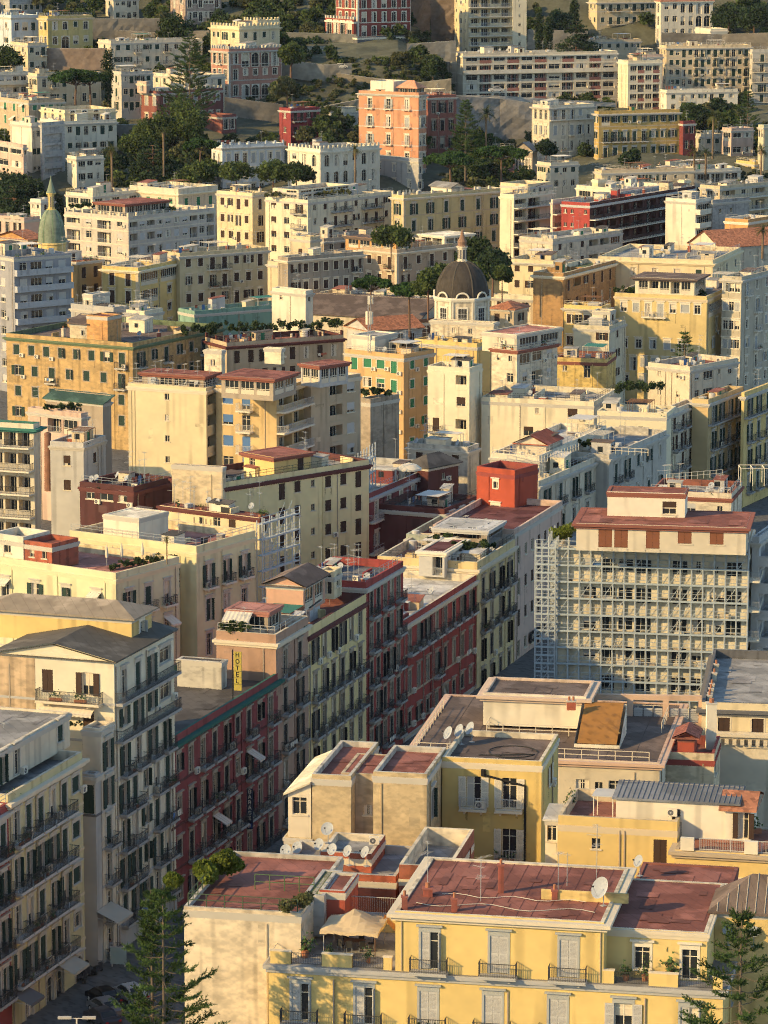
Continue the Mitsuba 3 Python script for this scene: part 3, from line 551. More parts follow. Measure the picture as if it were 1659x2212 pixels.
def dish_mesh(r=.45, c=(.34, .365, .40)):
    m = Mesh(); n = 16; R = np.linspace(0, r, 5); an = np.arange(n)*2*math.pi/n
    v = [[0, 0, 0]]+[[q*math.cos(t), -(q*q)*.45, q*math.sin(t)] for q in R[1:] for t in an]; f = [[0, 1+(i+1) % n, 1+i] for i in range(n)]
    for q in range(3):
        for i in range(n): j = (i+1) % n; a0, b0 = 1+q*n, 1+(q+1)*n; f += [[a0+i, a0+j, b0+j], [a0+i, b0+j, b0+i]]
    tilt = math.radians(-28); RX = np.array([[1, 0, 0], [0, math.cos(tilt), -math.sin(tilt)], [0, math.sin(tilt), math.cos(tilt)]]); Z = np.array([0, 0, 1.05+r*.3])
    v = np.array(v) @ RX.T+Z; m.add(v, f, c); foc = np.array([0, -r*1.15, -r*.15]) @ RX.T+Z
    m.tube(np.array([0, -.05, -r*.9]) @ RX.T+Z, foc, .018, 'steel', n=4); m.box(foc[0]-.05, foc[0]+.05, foc[1]-.06, foc[1]+.06, foc[2]-.05, foc[2]+.05, 'dark')
    m.tube((0, .1, 0), (0, .1, 1.05+r*.3), .035, 'steel', n=6); m.tube((0, .1, 1.05+r*.3), (0, 0, 1.05+r*.3), .035, 'steel', n=5); m.box(-.2, .2, -.1, .3, 0, .05, 'concrete')
    return m.proto()
def spot(info, u, v, z=None): return info['LM'] @ mat(u, v, info['zd'] if z is None else z)
def antenna(info, u, v, z=None, seed=None):
    s_ = int(info['rng'].integers(12)) if seed is None else seed
    k = key('tv_antenna'); put(k, misc('ant', antenna_mesh, s_), spot(info, u, v, z) @ mat(rz=info['rng'].uniform(-1, 1)))
    return tag(k, 'thin metal TV aerial on the '+info['ref'], 'antenna', 'TV aerials on the '+info['ref'])
def dish(info, u, v, z=None, r=.45, rz=None, label=None):
    k = key('satellite_dish'); M = spot(info, u, v, z); ang = math.atan2(M[1, 0], M[0, 0]); rz = info['rng'].uniform(-.5, .3)-.75 if rz is None else rz
    M = M.copy(); M[:3, :3] = mat(rz=rz)[:3, :3]
    put(k, misc('dish', dish_mesh, round(r, 2)), M)
    return tag(k, label or 'pale satellite dish on the '+info['ref'], 'satellite dish', None if label else 'satellite dishes on the '+info['ref'])

# ------------------------------------------------------------------ lie of the land
_hd = np.array([0, 780, 850, 880, 900, 935, 960, 985, 1000, 1010, 1040, 1085, 1110, 1200, 1400, 1800, 2500, 5000.]); _hz = np.array([0, 0, 8, 18, 24, 30, 32, 36, 41, 46, 48, 57, 64, 105, 170, 210, 230, 230.])
_rd = np.array([0, 780, 850, 880, 915, 960, 1000, 1050, 1075, 1090, 1115, 1200, 1400, 1800, 2500, 5000.]); _rz = np.array([0, 0, 8, 17, 25, 27, 29, 29, 29, 34, 46, 95, 170, 210, 230, 230.])
def ground_z(x, y):
    t = np.clip((np.asarray(x, float)-8)/20, 0, 1); v = np.interp(y, _hd, _hz)*(1-t)+np.interp(y, _rd, _rz)*t
    return float(v) if np.ndim(v) == 0 else v
# ================================================================== setting: ground, hill
def terrain():
    xs = np.concatenate([[-3000, -1200, -500], np.arange(-230, 231, 6.), [500, 1200, 3000]]); ys = np.concatenate([[-400, 0, 150, 260, 400, 600, 740], np.arange(780, 1240, 6.), [1300, 1400, 1600, 1900, 2400, 3400, 5000]])
    X, Y = np.meshgrid(xs, ys, indexing='ij'); Z = ground_z(X, Y)
    Z = Z+np.where(Y > 850, (meshkit.fbm(np.stack([X*.03, Y*.03, Y*0], -1), 4, 5)-.5)*np.clip((Y-850)/40, 0, 1)*9, 0)-.05
    n, m = X.shape; i = np.arange(n-1)[:, None]*m+np.arange(m-1)[None]
    f = np.stack([i, i+m, i+m+1, i+1], -1).reshape(-1, 4); f = np.vstack([f[:, [0, 1, 2]], f[:, [0, 2, 3]]])
    v = np.stack([X, Y, Z], -1).reshape(-1, 3); cy = v[f].mean(1)[:, 1]
    g = Mesh(); g.add(v, f[cy < 790], (.10, .1, .1), OLD); g.out('ground'); tag('ground', kind='structure')
    g = Mesh(); g.add(v, f[cy >= 790], (.10, .10, .065), ROCK); g.out('hillside'); tag('hillside', kind='structure')
terrain()

# ================================================================== the hill above the town, farthest first
b = B('tower_house', 'dark red tower house with white string courses and white arched windows on the hill', 772, -40, D=1045, a=58, xl=726, xr=887, L='aaa', R='aaaaa', c=(.25, .06, .045), st='arch', sh=4.05, top=.9, nf=5, band='white', quoin='white', cor=.5, corc='white', base=5.0, basec='slate', z0=41, ref='dark red tower house')
b = B('arcaded_wing', None, 764, 42, D=1042, a=58, xl=702, xr=769, L='AAAA', parent='tower_house', c=(.25, .06, .045), st='arch', sh=5, top=.6, nf=1, corc='white', z0=47, posts=1.6, cor=.2)
b = B('terrace', None, 772, 79, D=1040, a=58, xl=740, xr=890, R='---', parent='tower_house', c='slate', z0=38, WL=8, cor=.3, corc='white', par=.5)
B('apartment_tower', 'tall cream apartment tower with stacked balconies high on the hill', 1012, -30, D=1070, a=68, xl=980, xr=1108, L='oro', R='=vvvv', c='lemon', st='mod', sh=2.85, top=1.2, nf=9, bd=1.2, lc='cream', ref='tall cream apartment tower')
B('stair_wing', None, 1108, -20, D=1074, a=74, xl=1107, xr=1138, R='o', parent='apartment_tower', c='cream', st='plain', WL=14, sh=2.85, nf=7)
B('apartment_block', 'long modern block with rows of white framed bays and pink recessed balconies', 1000, 116, D=1035, a=70, xl=966, xr=1334, L='o-', R='WvWvWvWvWvW/_WvWvWvWvWvW/WvWvWvWvWvW', c='bone', st='mod', sh=2.72, top=.8, nf=5, band='white', cor=.4, corc='white', lc='roofpink', vp='roofpink', roofc='bitumen', ant=8, dish=6, ref='long modern block on the hill', fine=False)
B('apartment_block', 'modern block with a rounded cream end and pink balconies beside the long one', 1357, 131, D=1036, a=70, xl=1335, xr=1430, L='-', R='gvgv', c='cream', st='mod', sh=2.72, top=1.6, nf=6, band='white', lc='roofpink', vp='roofpink', corc='white', ref='modern block with rounded end')
B('palazzo', 'very wide pale cream palazzo with seven rows of windows near the right edge', 1440, 99, D=1075, a=78, xl=1425, xr=1623, R='wwdwbdwbwbdwb', L='ww', c='sand', st='hill', sh=2.95, top=1.3, nf=8, cor=.5, band='stone', ref='very wide cream palazzo')
B('palazzo', 'tall grey cream palazzo cut by the right edge of the frame', 1626, 107, D=1070, a=76, xl=1620, WR=26, R='=dwdwd', L='w', c='stone', st='hill', sh=3.0, top=1.5, nf=7, band='stone', ref='grey cream palazzo at the right edge')
B('villa', 'low white house with a flat roof in front of the wide cream palazzo', 1440, 195, D=1030, a=74, xl=1425, xr=1594, R='wbwwbrr', L='o', c='white', st='hill', sh=3.1, top=1.0, nf=3, ref='low white house')
B('palazzo', 'pale cream palazzo with balconied bays on the skyline, its top lit', 1290, 1, D=1122, a=70, xl=1272, xr=1417, L='ww', R='wbbwbbw', c=(.55, .45, .28), st='hill', sh=4.1, top=1.2, nf=4, band='stone', cor=.7, ref='cream palazzo on the skyline')
B('villa', 'cream terrace house with wide garden walls under the skyline palazzo', 1285, 86, D=1098, a=70, xl=1260, xr=1385, R='wwwww', c='sand', st='hill', sh=3.2, nf=1, ref='cream terrace house')
B('villa', 'white villa with arched loggias at the top right', 1428, 3, D=1112, a=72, xl=1417, xr=1540, L='a', R='wwaaAA', c='white', st='arch', sh=3.9, top=.7, nf=4, cor=.5, corc='white', roof='hip', roofc='terra', rise=2, ref='white villa with loggias')
B('loggia', None, 1535, 62, D=1096, a=72, xl=1470, xr=1572, L='-', R='AAA', parent='villa_002', c='white', st='arch', sh=3.6, top=.6, nf=1, WL=12, corc='white')
B('house', 'small pink and white house squeezed beside the wide cream palazzo', 1388, 118, D=1050, a=70, xl=1380, xr=1432, R='ww', c='pink', st='hill', nf=2, WL=10, ref='small pink and white house')
B('house', 'weathered grey house at the very top left', 20, -22, D=1085, a=55, xl=-20, xr=90, R='wwwww', L='ww', c='grey', st='hill', sh=3.6, nf=4, k=OLD, ref='weathered grey house')
B('villa', 'pale blue white villa with arched balcony doors at the left edge', 24, 33, D=1012, a=60, xl=-16, xr=83, R='dad/www', L='ww', c=(.52, .55, .56), st='hill', sh=4.2, top=2.2, nf=3, posts=3, ref='pale blue white villa')
B('villa', 'yellow villa with arched ground floor windows and a curved parapet', 103, 35, D=1008, a=56, xl=83, xr=200, L='ad', R='aawa/aAaw', c=(.5, .40, .17), st='hill', sh=4.1, top=1.7, nf=3, cor=.5, corc='sand', ref='yellow villa with arched windows')
B('house', 'low cream house with a balcony under the pale blue villa', 60, 93, D=985, a=58, xl=22, xr=101, L='ww', R='wab', c='sand', st='hill', sh=4.0, top=1.2, nf=3, roofc='roofpink', ref='low cream house with balcony')
B('villa', 'white terraced house with two rows of dark windows and hanging plants', 240, 88, D=1000, a=64, xl=212, xr=437, L='w', R='wwbwwbwwb', c='bone', st='hill', sh=3.4, top=1.2, nf=4, ref='white terraced house')
B('palazzo', 'red and grey palazzo with arched loggias and a corner turret under the castle house', 494, 106, D=985, a=52, xl=456, xr=608, L='dbd', R='dAAAA/dwwww/dAAAA', c=(.40, .20, .15), st='arch', sh=4.4, top=1.3, nf=5, cor=.6, corc='stone', quoin='stone', posts=1.2, band='stone', ref='red and grey palazzo')
B('castle_house', 'bright yellow castle house with a crenellated parapet and corner towers', 517, 57, D=1002, a=48, xl=455, xr=604, L='wdw', R='wdwd', c='lemon', st='hill', sh=4.6, top=1.8, nf=2, cor=.6, corc='lemon', posts=1.3, ref='yellow castle house')
B('corner_tower', None, 556, 44, D=1012, a=48, xl=553, xr=604, parent='castle_house', c='lemon', corc='lemon', posts=1.3, WL=6)
B('villa', 'red brick mansion with white window frames and a turret lit by the sun', 345, 197, D=952, a=46, xl=288, xr=482, L='ddd', R='wddwddww', c=(.24, .09, .075), st='wht', sh=4.7, top=1.6, nf=4, cor=.5, corc='stone', posts=1.5, ref='red brick mansion')
B('turret', None, 316, 176, D=953, a=46, xl=296, xr=322, parent='villa_006', c='pink', cor=.3, corc='bone', L='w', st='wht', nf=1)
B('wing', None, 480, 248, D=948, a=46, xl=478, xr=510, parent='villa_006', R='aa', c=(.24, .09, .075), st='arch', nf=1, WL=8)
B('apartment_block', 'white modern block with long balconies at the left edge', -8, 156, D=968, a=62, xl=-30, xr=62, R='_rrvr', c='white', st='mod', sh=3.2, nf=4, bd=1.3, ref='white modern block at the left edge')
B('palazzo', 'pale cream palazzo behind the umbrella pine', 80, 159, D=962, a=60, xl=60, xr=218, L='bw', R='dbdwdw', c='sand', st='hill', sh=4.1, top=1.6, nf=4, ref='pale cream palazzo behind the pine')
B('house', 'pale grey house with a roof terrace right of the cypress', 262, 155, D=955, a=62, xl=240, xr=330, R='wdwdw', L='d', c='stone', st='hill', sh=3.6, nf=3, ref='pale grey house by the cypress')
B('house', 'long cream house half hidden behind the tall araucaria', 400, 163, D=963, a=56, xl=328, xr=486, R='dwdwd', L='wwww', c='bone', st='hill', sh=3.8, nf=3, ref='long cream house behind the araucaria')
B('house', 'brown rendered house with green shutters and striped awnings at left', 62, 217, D=925, a=58, xl=-20, xr=140, L='dddd', R='wwww', c='tan', st='green', sh=3.5, top=1.1, nf=5, awn=.3, awc=('lgrey', 'white'), ref='brown house with green shutters')
B('villa', 'yellow topped white villa with arched attic windows and a long green terrace', 137, 262, D=905, a=60, xl=86, xr=252, L='w', R='wddwdw/_ddrddr/ddrrdd', c='white', st='hill', sh=4.1, top=1.5, nf=4, cor=.5, ref='yellow topped white villa')
B('attic', None, 140, 238, D=910, a=60, xl=88, xr=250, L='aaa', R='aaaa', parent='villa_007', c='lemon', st='arch', sh=3, top=.9, nf=1, cor=.4, corc='lemon')
B('house', 'narrow white tower house with few windows left of the yellow topped villa', 68, 266, D=895, a=52, xl=22, xr=88, L='--', R='aw/ww/oo/w-', c='white', st='hill', sh=4.4, top=2, nf=4, ref='narrow white tower house')
B('stair_tower', 'bare concrete stair tower with open landings', 90, 265, D=889, a=38, xl=86, xr=139, R='v', L='-', c='grey', k=OLD, st='mod', sh=2.9, top=3, nf=5, lc='concrete', cat='stair tower', ref='concrete stair tower', ant=0)
B('house', 'small white house with a glazed veranda below the yellow topped villa', 165, 338, D=884, a=58, xl=145, xr=224, L='o', R='grr', c='white', st='mod', sh=3.4, top=.9, nf=3, ref='small white house with veranda')
B('house', 'pink house with ribbon windows at the left edge below the villas', 50, 313, D=880, a=60, xl=-10, xr=58, L='WW', R='W', c='pink', st='mod', sh=3.3, top=1.0, nf=4, ref='pink house with ribbon windows')
B('house', 'small crimson house with dark windows in the trees', 628, 234, D=935, a=52, xl=603, xr=690, L='w', R='bbww', c=(.26, .05, .055), st='plain', sh=3.8, top=1.2, nf=3, ref='small crimson house')
B('palazzo', 'blue white palazzo with a row of tall windows behind the poplars', 480, 314, D=893, a=62, xl=456, xr=614, L='dd', R='dddddwd', c=(.55, .57, .58), st='wht', sh=3.9, top=2.2, nf=4, cor=.5, posts=2.2, ref='blue white palazzo')
B('villa', 'white and orange villa with quoins and a balustraded roof beside the orange palazzo', 692, 322, D=880, a=50, xl=622, xr=820, L='rda', R='aaawaa', c='white', st='arch', sh=4.2, top=1.6, nf=3, cor=.5, corc='white', posts=1.4, quoin='white', ref='white and orange villa')
B('palazzo', 'big orange palazzo with three columns of framed windows and a white roof house', 904, 200, D=905, a=32, xl=775, xr=921, L='bbb', R='dd', c='coral', st='wht', sh=4.55, top=1.9, nf=5, cor=.6, corc='stone', band='stone', base=None, ref='big orange palazzo')
B('roof_house', None, 850, 176, D=908, a=32, xl=800, xr=870, L='gg', parent='palazzo_006', c='white', cor=0, st='mod', nf=1, WR=7)
B('roof_gazebo', None, 900, 190, D=906, a=32, xl=860, xr=916, parent='palazzo_006', c='brown', cor=0, roof='hip', roofc='coral', rise=1.8, R='gg', L='gg', st='mod', nf=1, top=.2, sh=2.6)
B('palazzo', 'shaded brick red palazzo beside the big orange one', 925, 206, D=925, a=62, xl=921, xr=986, R='ddd', c=(.27, .105, .08), st='redst', sh=4.6, top=2.0, nf=4, cor=.4, WL=10, ref='shaded brick red palazzo')
B('house', 'low grey house with three framed windows below the big orange palazzo', 1010-106, 343, D=893, a=50, xl=800, xr=912, L='www', R='w', c='grey', st='wht', sh=3.8, top=2.0, nf=2, ref='low grey house')
B('palazzo', 'ornate cream palazzo with five rows of balconies, its left corner lit', 1187, 228, D=925, a=56, xl=1150, xr=1284, L='ddd', R='=dddwd/ddbdd/dbddd', c='bone', st='wht', sh=4.05, top=1.3, nf=6, cor=.6, band='bone', quoin='bone', bd=.7, ref='ornate cream palazzo')
B('palazzo', 'wide ochre palazzo with dark shutters beside the ornate cream one', 1294, 241, D=920, a=70, xl=1284, xr=1468, L='w', R='gwwwwwww/bbbbbwww/bbbbbwww', c=(.44, .31, .11), st='pal', sh=4.1, top=1.2, nf=5, cor=.6, band='tan', ref='wide ochre palazzo')
B('house', 'narrow dark red house right of the ochre palazzo', 1476, 262, D=925, a=64, xl=1468, xr=1502, R='dd', c=(.2, .05, .05), st='plain', sh=4, nf=4, ref='narrow dark red house')
B('house', 'small pink villa with wide windows behind the date palm', 1580, 277, D=930, a=62, xl=1560, xr=1628, L='g', R='WW', c='pink', st='mod', sh=4, top=1.0, nf=3, ref='small pink villa')
B('house', 'pale green cream house at the right edge below the hill', 1650, 270, D=910, a=60, xl=1638, WR=20, L='aa', R='w', c=(.47, .46, .33), st='hill', sh=4.5, nf=4, ref='pale green house')
B('chapel', 'little chapel with a row of round arched windows under a gable', 1150, 326, D=905, a=30, xl=1111, xr=1160, L='aaaaa', c='taupe', st='arch', sh=4, top=2.0, nf=1, roof='gx', rise=2.2, roofc='roofgrey', cat='chapel', ref='little chapel')
B('house', 'long low brown roofed house under the ochre palazzo', 1110, 0, D=872, P=at(1300, 368, D=870), a=72, xl=1284, xr=1500, R='wwwwwwoo', c='sand', st='hill', sh=3.4, top=1.4, nf=2, roofc='brick', ref='low brown roofed house')
B('house', 'white house with a dark terrace under the small pink villa', 1500, 366, D=885, a=66, xl=1480, xr=1600, R='gvg', c='white', st='mod', sh=3.4, nf=2, WL=12, ref='white house under the pink villa')

B('palazzo', 'weathered pink palazzo with a terrace on the skyline above the castle house', 400, -14, D=1075, a=62, xl=368, xr=478, L='aw', R='awawwa', c=(.42, .32, .26), k=OLD, st='arch', sh=4.2, top=1.4, nf=3, cor=.4, ref='weathered pink palazzo')
B('house', 'white house high in the wood left of the weathered pink palazzo', 245, -6, D=1080, a=62, xl=228, xr=300, L='w', R='wwaw', c='bone', st='hill', sh=3.6, nf=2, ref='white house high in the wood')
B('house', 'pale house at the foot of the cliff right of the castle palazzo', 660, 108, D=1022, a=58, xl=640, xr=705, L='w', R='www', c='sand', st='hill', sh=3.2, nf=2, ref='pale house right of the castle palazzo')
B('house', 'low grey house with arched openings under the ramp wall', 730, 244, D=962, a=62, xl=712, xr=790, L='a', R='aaa', c='stone', k=OLD, st='arch', sh=4, nf=1, top=.8, ref='low grey house under the ramp')
B('house', 'cream house half sunk among the pines below the orange palazzo', 1190, 352, D=882, a=60, xl=1160, xr=1250, L='ww', R='www', c='bone', st='hill', sh=3.4, nf=2, ref='cream house among the pines')
B('house', 'grey house between the chapel and the ornate palazzo', 1090, 318, D=915, a=50, xl=1062, xr=1112, L='ww', R='w', c='taupe', st='hill', sh=3.5, nf=2, ref='grey house by the chapel')
B('house', 'pale terrace house right of the narrow dark red house', 1520, 290, D=935, a=64, xl=1503, xr=1560, L='w', R='ww', c='bone', st='hill', sh=3.6, nf=3, ref='pale terrace house by the palms')
# ================================================================== the town on the flat, far rows first (roof heights above the street in metres)
B('palazzo', 'cream palazzo with a salmon tiled roof and balustrade', 1120, 372, 24, a=58, xl=1024, xr=1245, L='aww', R='wwww', c='sand', st='hill', nf=2, roof='hip', roofc='roofpink', rise=1.6, ref='salmon roofed palazzo')
B('house', 'low cream house with a dark awning roof in front of the pines', 1000, 376, 20, a=60, xl=905, xr=1030, L='WW', R='ww', c='lemon', st='mod', nf=1, ref='low cream house before the pines', ant=6, dish=5)
B('house', 'small house with an orange tiled hip roof', 1350, 388, 25, a=58, xl=1312, xr=1420, L='ww', R='ww', c='cream', st='hill', nf=2, roof='hip', roofc='terra', rise=1.2, ref='orange tiled house')
B('apartment_block', 'cream block with a white roof house and stacked terraces at upper right', 1340, 408, 26, a=48, xl=1245, xr=1450, L='ggr', R='rgggr', c='cream', st='mod', sh=3.1, nf=3, ant=5, dish=5, corc='white', ref='cream block with stacked terraces')
B('roof_tower', None, 1292, 388, 31, a=48, xl=1278, xr=1310, parent=BLD_last(), c='lemon', cor=.2, corc='cream', par=.3)
B('roof_tower', None, 1478, 389, 31, a=48, xl=1465, xr=1492, parent=BLD_last(2), c='lemon', cor=.2, corc='cream', par=.3)
B('house', 'long white flat roofed house on the skyline of the lower town', 1400, 372, 25, a=55, xl=1270, xr=1545, L='wgw', R='gwwgw', c='white', st='mod', nf=2, ref='long white flat roofed house', roofc='lgrey')
B('house', 'small bright orange yellow house with a terrace', 1630, 350, 26, a=60, xl=1590, xr=1660, L='rr', R='r', c='yellow', st='mod', nf=2, ref='small orange yellow house')
B('apartment_block', 'cream apartment block with deep balconies at the right edge', 1555, 402, 25, a=46, xl=1512, WR=40, L='rgr', R='=vrvrvrv', c='sand', st='mod', sh=3.1, nf=5, bd=1.3, ref='cream block at the right edge', ant=4, dish=4)
B('church', 'domed church with a pale green copper dome and lantern', 112, 517, 23, a=35, xl=86, xr=146, c='lemon', st='arch', L='a', R='a', nf=1, cor=.4, cat='church', clutter=False, roofc='verd', ref='green domed church')
B('house', 'plain white house with square windows left of the green dome', 52, 470, 24, a=40, xl=-20, xr=86, L='ddd', R='--', c='pink', st='redst', nf=2, ref='house left of the green dome', roofc='lgrey')
B('house', 'small white roof house with chimneys behind the green dome', 88, 431, 25, a=40, xl=65, xr=118, L='oo', R='w', c='white', st='plain', nf=2, ref='small white roof house')
B('house', 'low house with an orange tiled roof at the left edge', 60, 517, 24, a=38, xl=-10, xr=92, L='ww', R='ww', c='orange', st='plain', nf=2, roof='gx', roofc='terra', rise=1.5, ref='orange tiled house at the left edge')
B('apartment_block', 'cream block with glazed roof rooms behind the red roofed one', 200, 419, 24, a=42, xl=142, xr=300, L='gg', R='grgrg', c='cream', st='mod', nf=3, ref='cream block with glazed roof rooms', roofc='roofpink')
B('palazzo', 'pale palazzo with a wide cornice and green shutters at upper left', 385, 408, 25, a=40, xl=280, xr=471, L='dddd', R='ddd', c='bone', st='green', sh=3.9, top=2.4, nf=3, cor=.7, corc='cream', ref='pale palazzo with wide cornice', par=1.6)
B('palazzo', 'cream palazzo with brown shutters and a flowered balcony', 545, 417, 25, a=38, xl=468, xr=578, L='wwdw', R='d', c='lemon', st='pal2', sh=3.9, top=1.6, nf=4, slab='bone', ref='cream palazzo with flowered balcony', chim=3, ant=4)
B('apartment_block', 'beige apartment block with roof terraces full of plants', 665, 432, 25, a=40, xl=573, xr=849, L='rrB', R='wwBBwBBw', c='cream', st='plain', sh=3.35, top=1.1, nf=5, bd=1.1, cor=.2, ref='beige block with planted terraces', ant=5, dish=5)
B('penthouse', None, 645, 410, 28.3, a=40, xl=610, xr=760, L='rg', R='gggg', parent=BLD_last(), c='cream', st='mod', nf=1, cor=.2, roofc='roofred', top=.3, WL=8)
B('palazzo', 'long yellow palazzo with grey window frames and a posted roof parapet', 872, 422, 25.5, a=50, xl=846, xr=1088, L='d', R='dddddd', c=(.52, .43, .23), st='pal', sh=3.95, top=2.1, nf=4, cor=.6, corc='bone', band='tan', posts=4.2, quoin='sand', ref='long yellow palazzo', ant=1, dish=4, roofc='lgrey')
B('roof_house', None, 975, 405, 28, a=50, xl=930, xr=990, L='w', R='w', parent=BLD_last(), c='white', st='mod', nf=1, cor=.1, roof='gy', roofc='roofgrey', rise=1, WR=4)
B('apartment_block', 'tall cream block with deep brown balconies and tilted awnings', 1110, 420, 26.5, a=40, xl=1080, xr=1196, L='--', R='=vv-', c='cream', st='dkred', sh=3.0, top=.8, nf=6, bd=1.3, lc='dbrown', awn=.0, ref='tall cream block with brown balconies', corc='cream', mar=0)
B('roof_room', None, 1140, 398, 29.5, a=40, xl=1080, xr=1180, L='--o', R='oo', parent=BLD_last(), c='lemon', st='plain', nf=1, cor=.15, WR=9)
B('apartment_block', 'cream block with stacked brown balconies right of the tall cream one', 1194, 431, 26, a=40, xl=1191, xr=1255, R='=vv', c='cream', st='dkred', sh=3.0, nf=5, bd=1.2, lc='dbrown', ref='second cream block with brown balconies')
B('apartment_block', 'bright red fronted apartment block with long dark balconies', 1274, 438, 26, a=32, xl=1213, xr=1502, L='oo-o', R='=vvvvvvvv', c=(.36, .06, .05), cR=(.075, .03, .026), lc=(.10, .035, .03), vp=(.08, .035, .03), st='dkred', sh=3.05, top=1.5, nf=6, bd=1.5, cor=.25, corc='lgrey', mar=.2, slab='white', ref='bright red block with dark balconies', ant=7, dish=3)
B('apartment_block', 'white end of the long dark block with pale roller blinds', 1503, 431, 26.4, a=36, xl=1500, xr=1536, R='_g', c='white', st='mod', sh=3.05, top=1.0, nf=6, WL=8, bd=1.2, ref='white end block')
B('apartment_block', 'plain grey block with two small openings right of the dark balconies', 1540, 432, 26, a=50, xl=1536, xr=1619, R='oo-', L='-', c='concrete', st='plain', nf=1, top=2, sh=3, ref='plain grey block', k=OLD)
B('house', 'orange walled house with a white roof terrace and palm', 1616, 474, 25, a=35, xl=1566, xr=1665, L='-oo', R='gg', c='orange', st='plain', nf=2, top=2, corc='white', ref='orange walled house with terrace')
B('church', 'church nave with a brown tiled roof and a stone gable cross', 1555, 535, 22, a=60, xl=1551, WR=45, R='o--', c='bone', st='arch', nf=1, cor=.4, roof='gx', roofc='terra', rise=3.2, WL=11, cat='church', ref='tiled church nave', clutter=False)
b = B('apartment_block', 'beige gridded apartment block with a red roofed penthouse', 277, 468, 26.5, a=40, xl=139, xr=465, L='vrvr', R='vrvrrrrvrv', c=(.50,.44,.37), st='mod', sh=2.98, top=.85, nf=6, cor=.15, corc='bone', posts=2.6, lc='bone', ref='beige gridded block', band='bone', roofc='roofgrey', ant=2, mar=.3)
B('penthouse', None, 270, 441, 29.8, a=40, xl=214, xr=366, L='gg', R='ggggg', parent=b['k'], c='taupe', st='mod', sh=3, top=.4, nf=1, cor=.5, corc='roofred', roofc='roofred', par=.05, WL=9)
b = B('apartment_block', 'grey modern block with shaded balconies and green blinds at the left edge', 30, 556, 26.5, a=52, xl=-60, xr=153, L='rr', R='_rgrr', c=(.29,.29,.31), slab=(.42,.42,.43), st='mod', sh=3.15, top=1.2, nf=8, bd=1.0, cor=.15, awn=.2, ref='grey modern block at the left edge', par=.4)
B('house', 'narrow ochre house with a red tiled roof and brown shutters', 165, 566, 23, a=44, xl=140, xr=222, R='dd', c=(.42, .27, .12), st='plain', sh=3.5, top=1.2, nf=4, roofc='roofred', par=.1, WL=10, closed=1, ref='narrow ochre house')
B('palazzo', 'bright yellow house front with orange shutters and a corner of modern verandas', 298, 578, 22.5, a=26, xl=220, xr=389, L='dd', R='gg/gr', c='yellow', st='pal2', sh=3.5, top=1.3, nf=4, cor=.6, corc='cream', quoin='sand', closed=.9, ref='yellow house with verandas', roofc='roofgrey')
b = B('palazzo', 'tall yellow palazzo with brown shutters and long iron balconies', 388, 547, 24, a=56, xl=350, xr=580, L='a', R='wwBBwwd/wwbbwww/wwwwdwd', c=(.56, .46, .28), st='pal2', sh=3.6, top=1.2, nf=5, cor=.4, closed=.6, ref='tall yellow palazzo', chim=6, ant=3, roofc='roofgrey')
B('house', 'low cream house with a terrace and green netting on the wall', 600, 566, 22.5, a=50, xl=578, xr=698, L='-', R='wdwb', c='sand', st='plain', sh=3.6, nf=3, cor=.4, roofc='lgrey', ref='low cream house with netting')
B('palazzo', 'taupe palazzo with bone window frames behind the netted house', 622, 556, 24.5, a=52, xl=600, xr=785, R='wwwwwwb', c='taupe', st='pal2', sh=3.6, top=1.5, nf=4, cor=.6, corc='bone', closed=.4, ref='taupe palazzo behind the netted house', roofc='roofbrown')
B('house', 'beige stair house with one brown door between the terraces', 670, 512, 26, a=42, xl=627, xr=692, L='d', c='sand', st='plain', nf=1, top=2.6, closed=1, ref='beige stair house')
B('palazzo', 'long low brown roofed building with a dentil cornice', 700, 515, 23.5, a=52, xl=640, xr=850, L='w', R='wwwwww', c='taupe', st='plain', nf=2, roofc='roofbrown', cor=.6, ref='long brown roofed building')
b = B('palazzo', 'taupe palazzo with cream corners and a glazed orange roof veranda', 857, 539, 23, a=44, xl=783, xr=1035, L='wwb', R='bwbwdb', c=(.42, .32, .22), st='pal2', sh=3.7, top=1.7, nf=4, cor=.7, corc='bone', quoin='bone', closed=.6, ref='taupe palazzo with roof veranda', roofc='bone')
B('roof_veranda', None, 855, 520, 25.6, a=44, xl=745, xr=885, L='gggg', R='g', parent=b['k'], c='orange', st='mod', sh=2.6, top=.25, nf=1, cor=.4, corc='roofbrown', roofc='roofbrown', par=.05, WR=5)
B('roof_pavilion', None, 960, 510, 25.8, a=44, xl=905, xr=1010, L='vv', R='vgg', parent=b['k'], c='white', st='mod', sh=2.6, top=.25, nf=1, cor=.4, corc='white', roofc='white', par=.05, WR=9)
B('house', 'pale grey flat roofed house with a brown parapet and roof terrace', 1194, 516, 22.5, a=40, xl=1122, xr=1345, L='-o', R='wwwvvg', c='bone', st='plain', sh=3.4, top=1.1, nf=3, cor=.15, ref='pale grey flat roofed house', k=OLD)
B('palazzo', 'pale yellow house with stepped flat roofs left of the mossy roof', 1195, 563, 22.5, a=24, xl=1098, xr=1232, L='www', c='lemon', st='plain', nf=3, cor=.5, ref='pale yellow stepped house')
b = B('palazzo', 'tower like palazzo with a brown patched blind wall and a mossy roof', 1217, 590, 23, a=26, xl=1152, xr=1330, L='', R='dvwddd/dwdwdd', c=(.37, .22, .10), k=OLD, st='plain', sh=3.7, top=1.6, nf=5, cor=.5, corc='cream', roofc='moss', ref='palazzo with blind brown wall')
B('palazzo', 'yellow palazzo wing with grey window frames below the mossy roof', 1300, 662, 18.5, a=24, xl=1218, xr=1320, L='wdww', c='yellow', st='pal2', sh=4.2, top=1.8, nf=2, cor=.5, ref='yellow wing below the mossy roof')
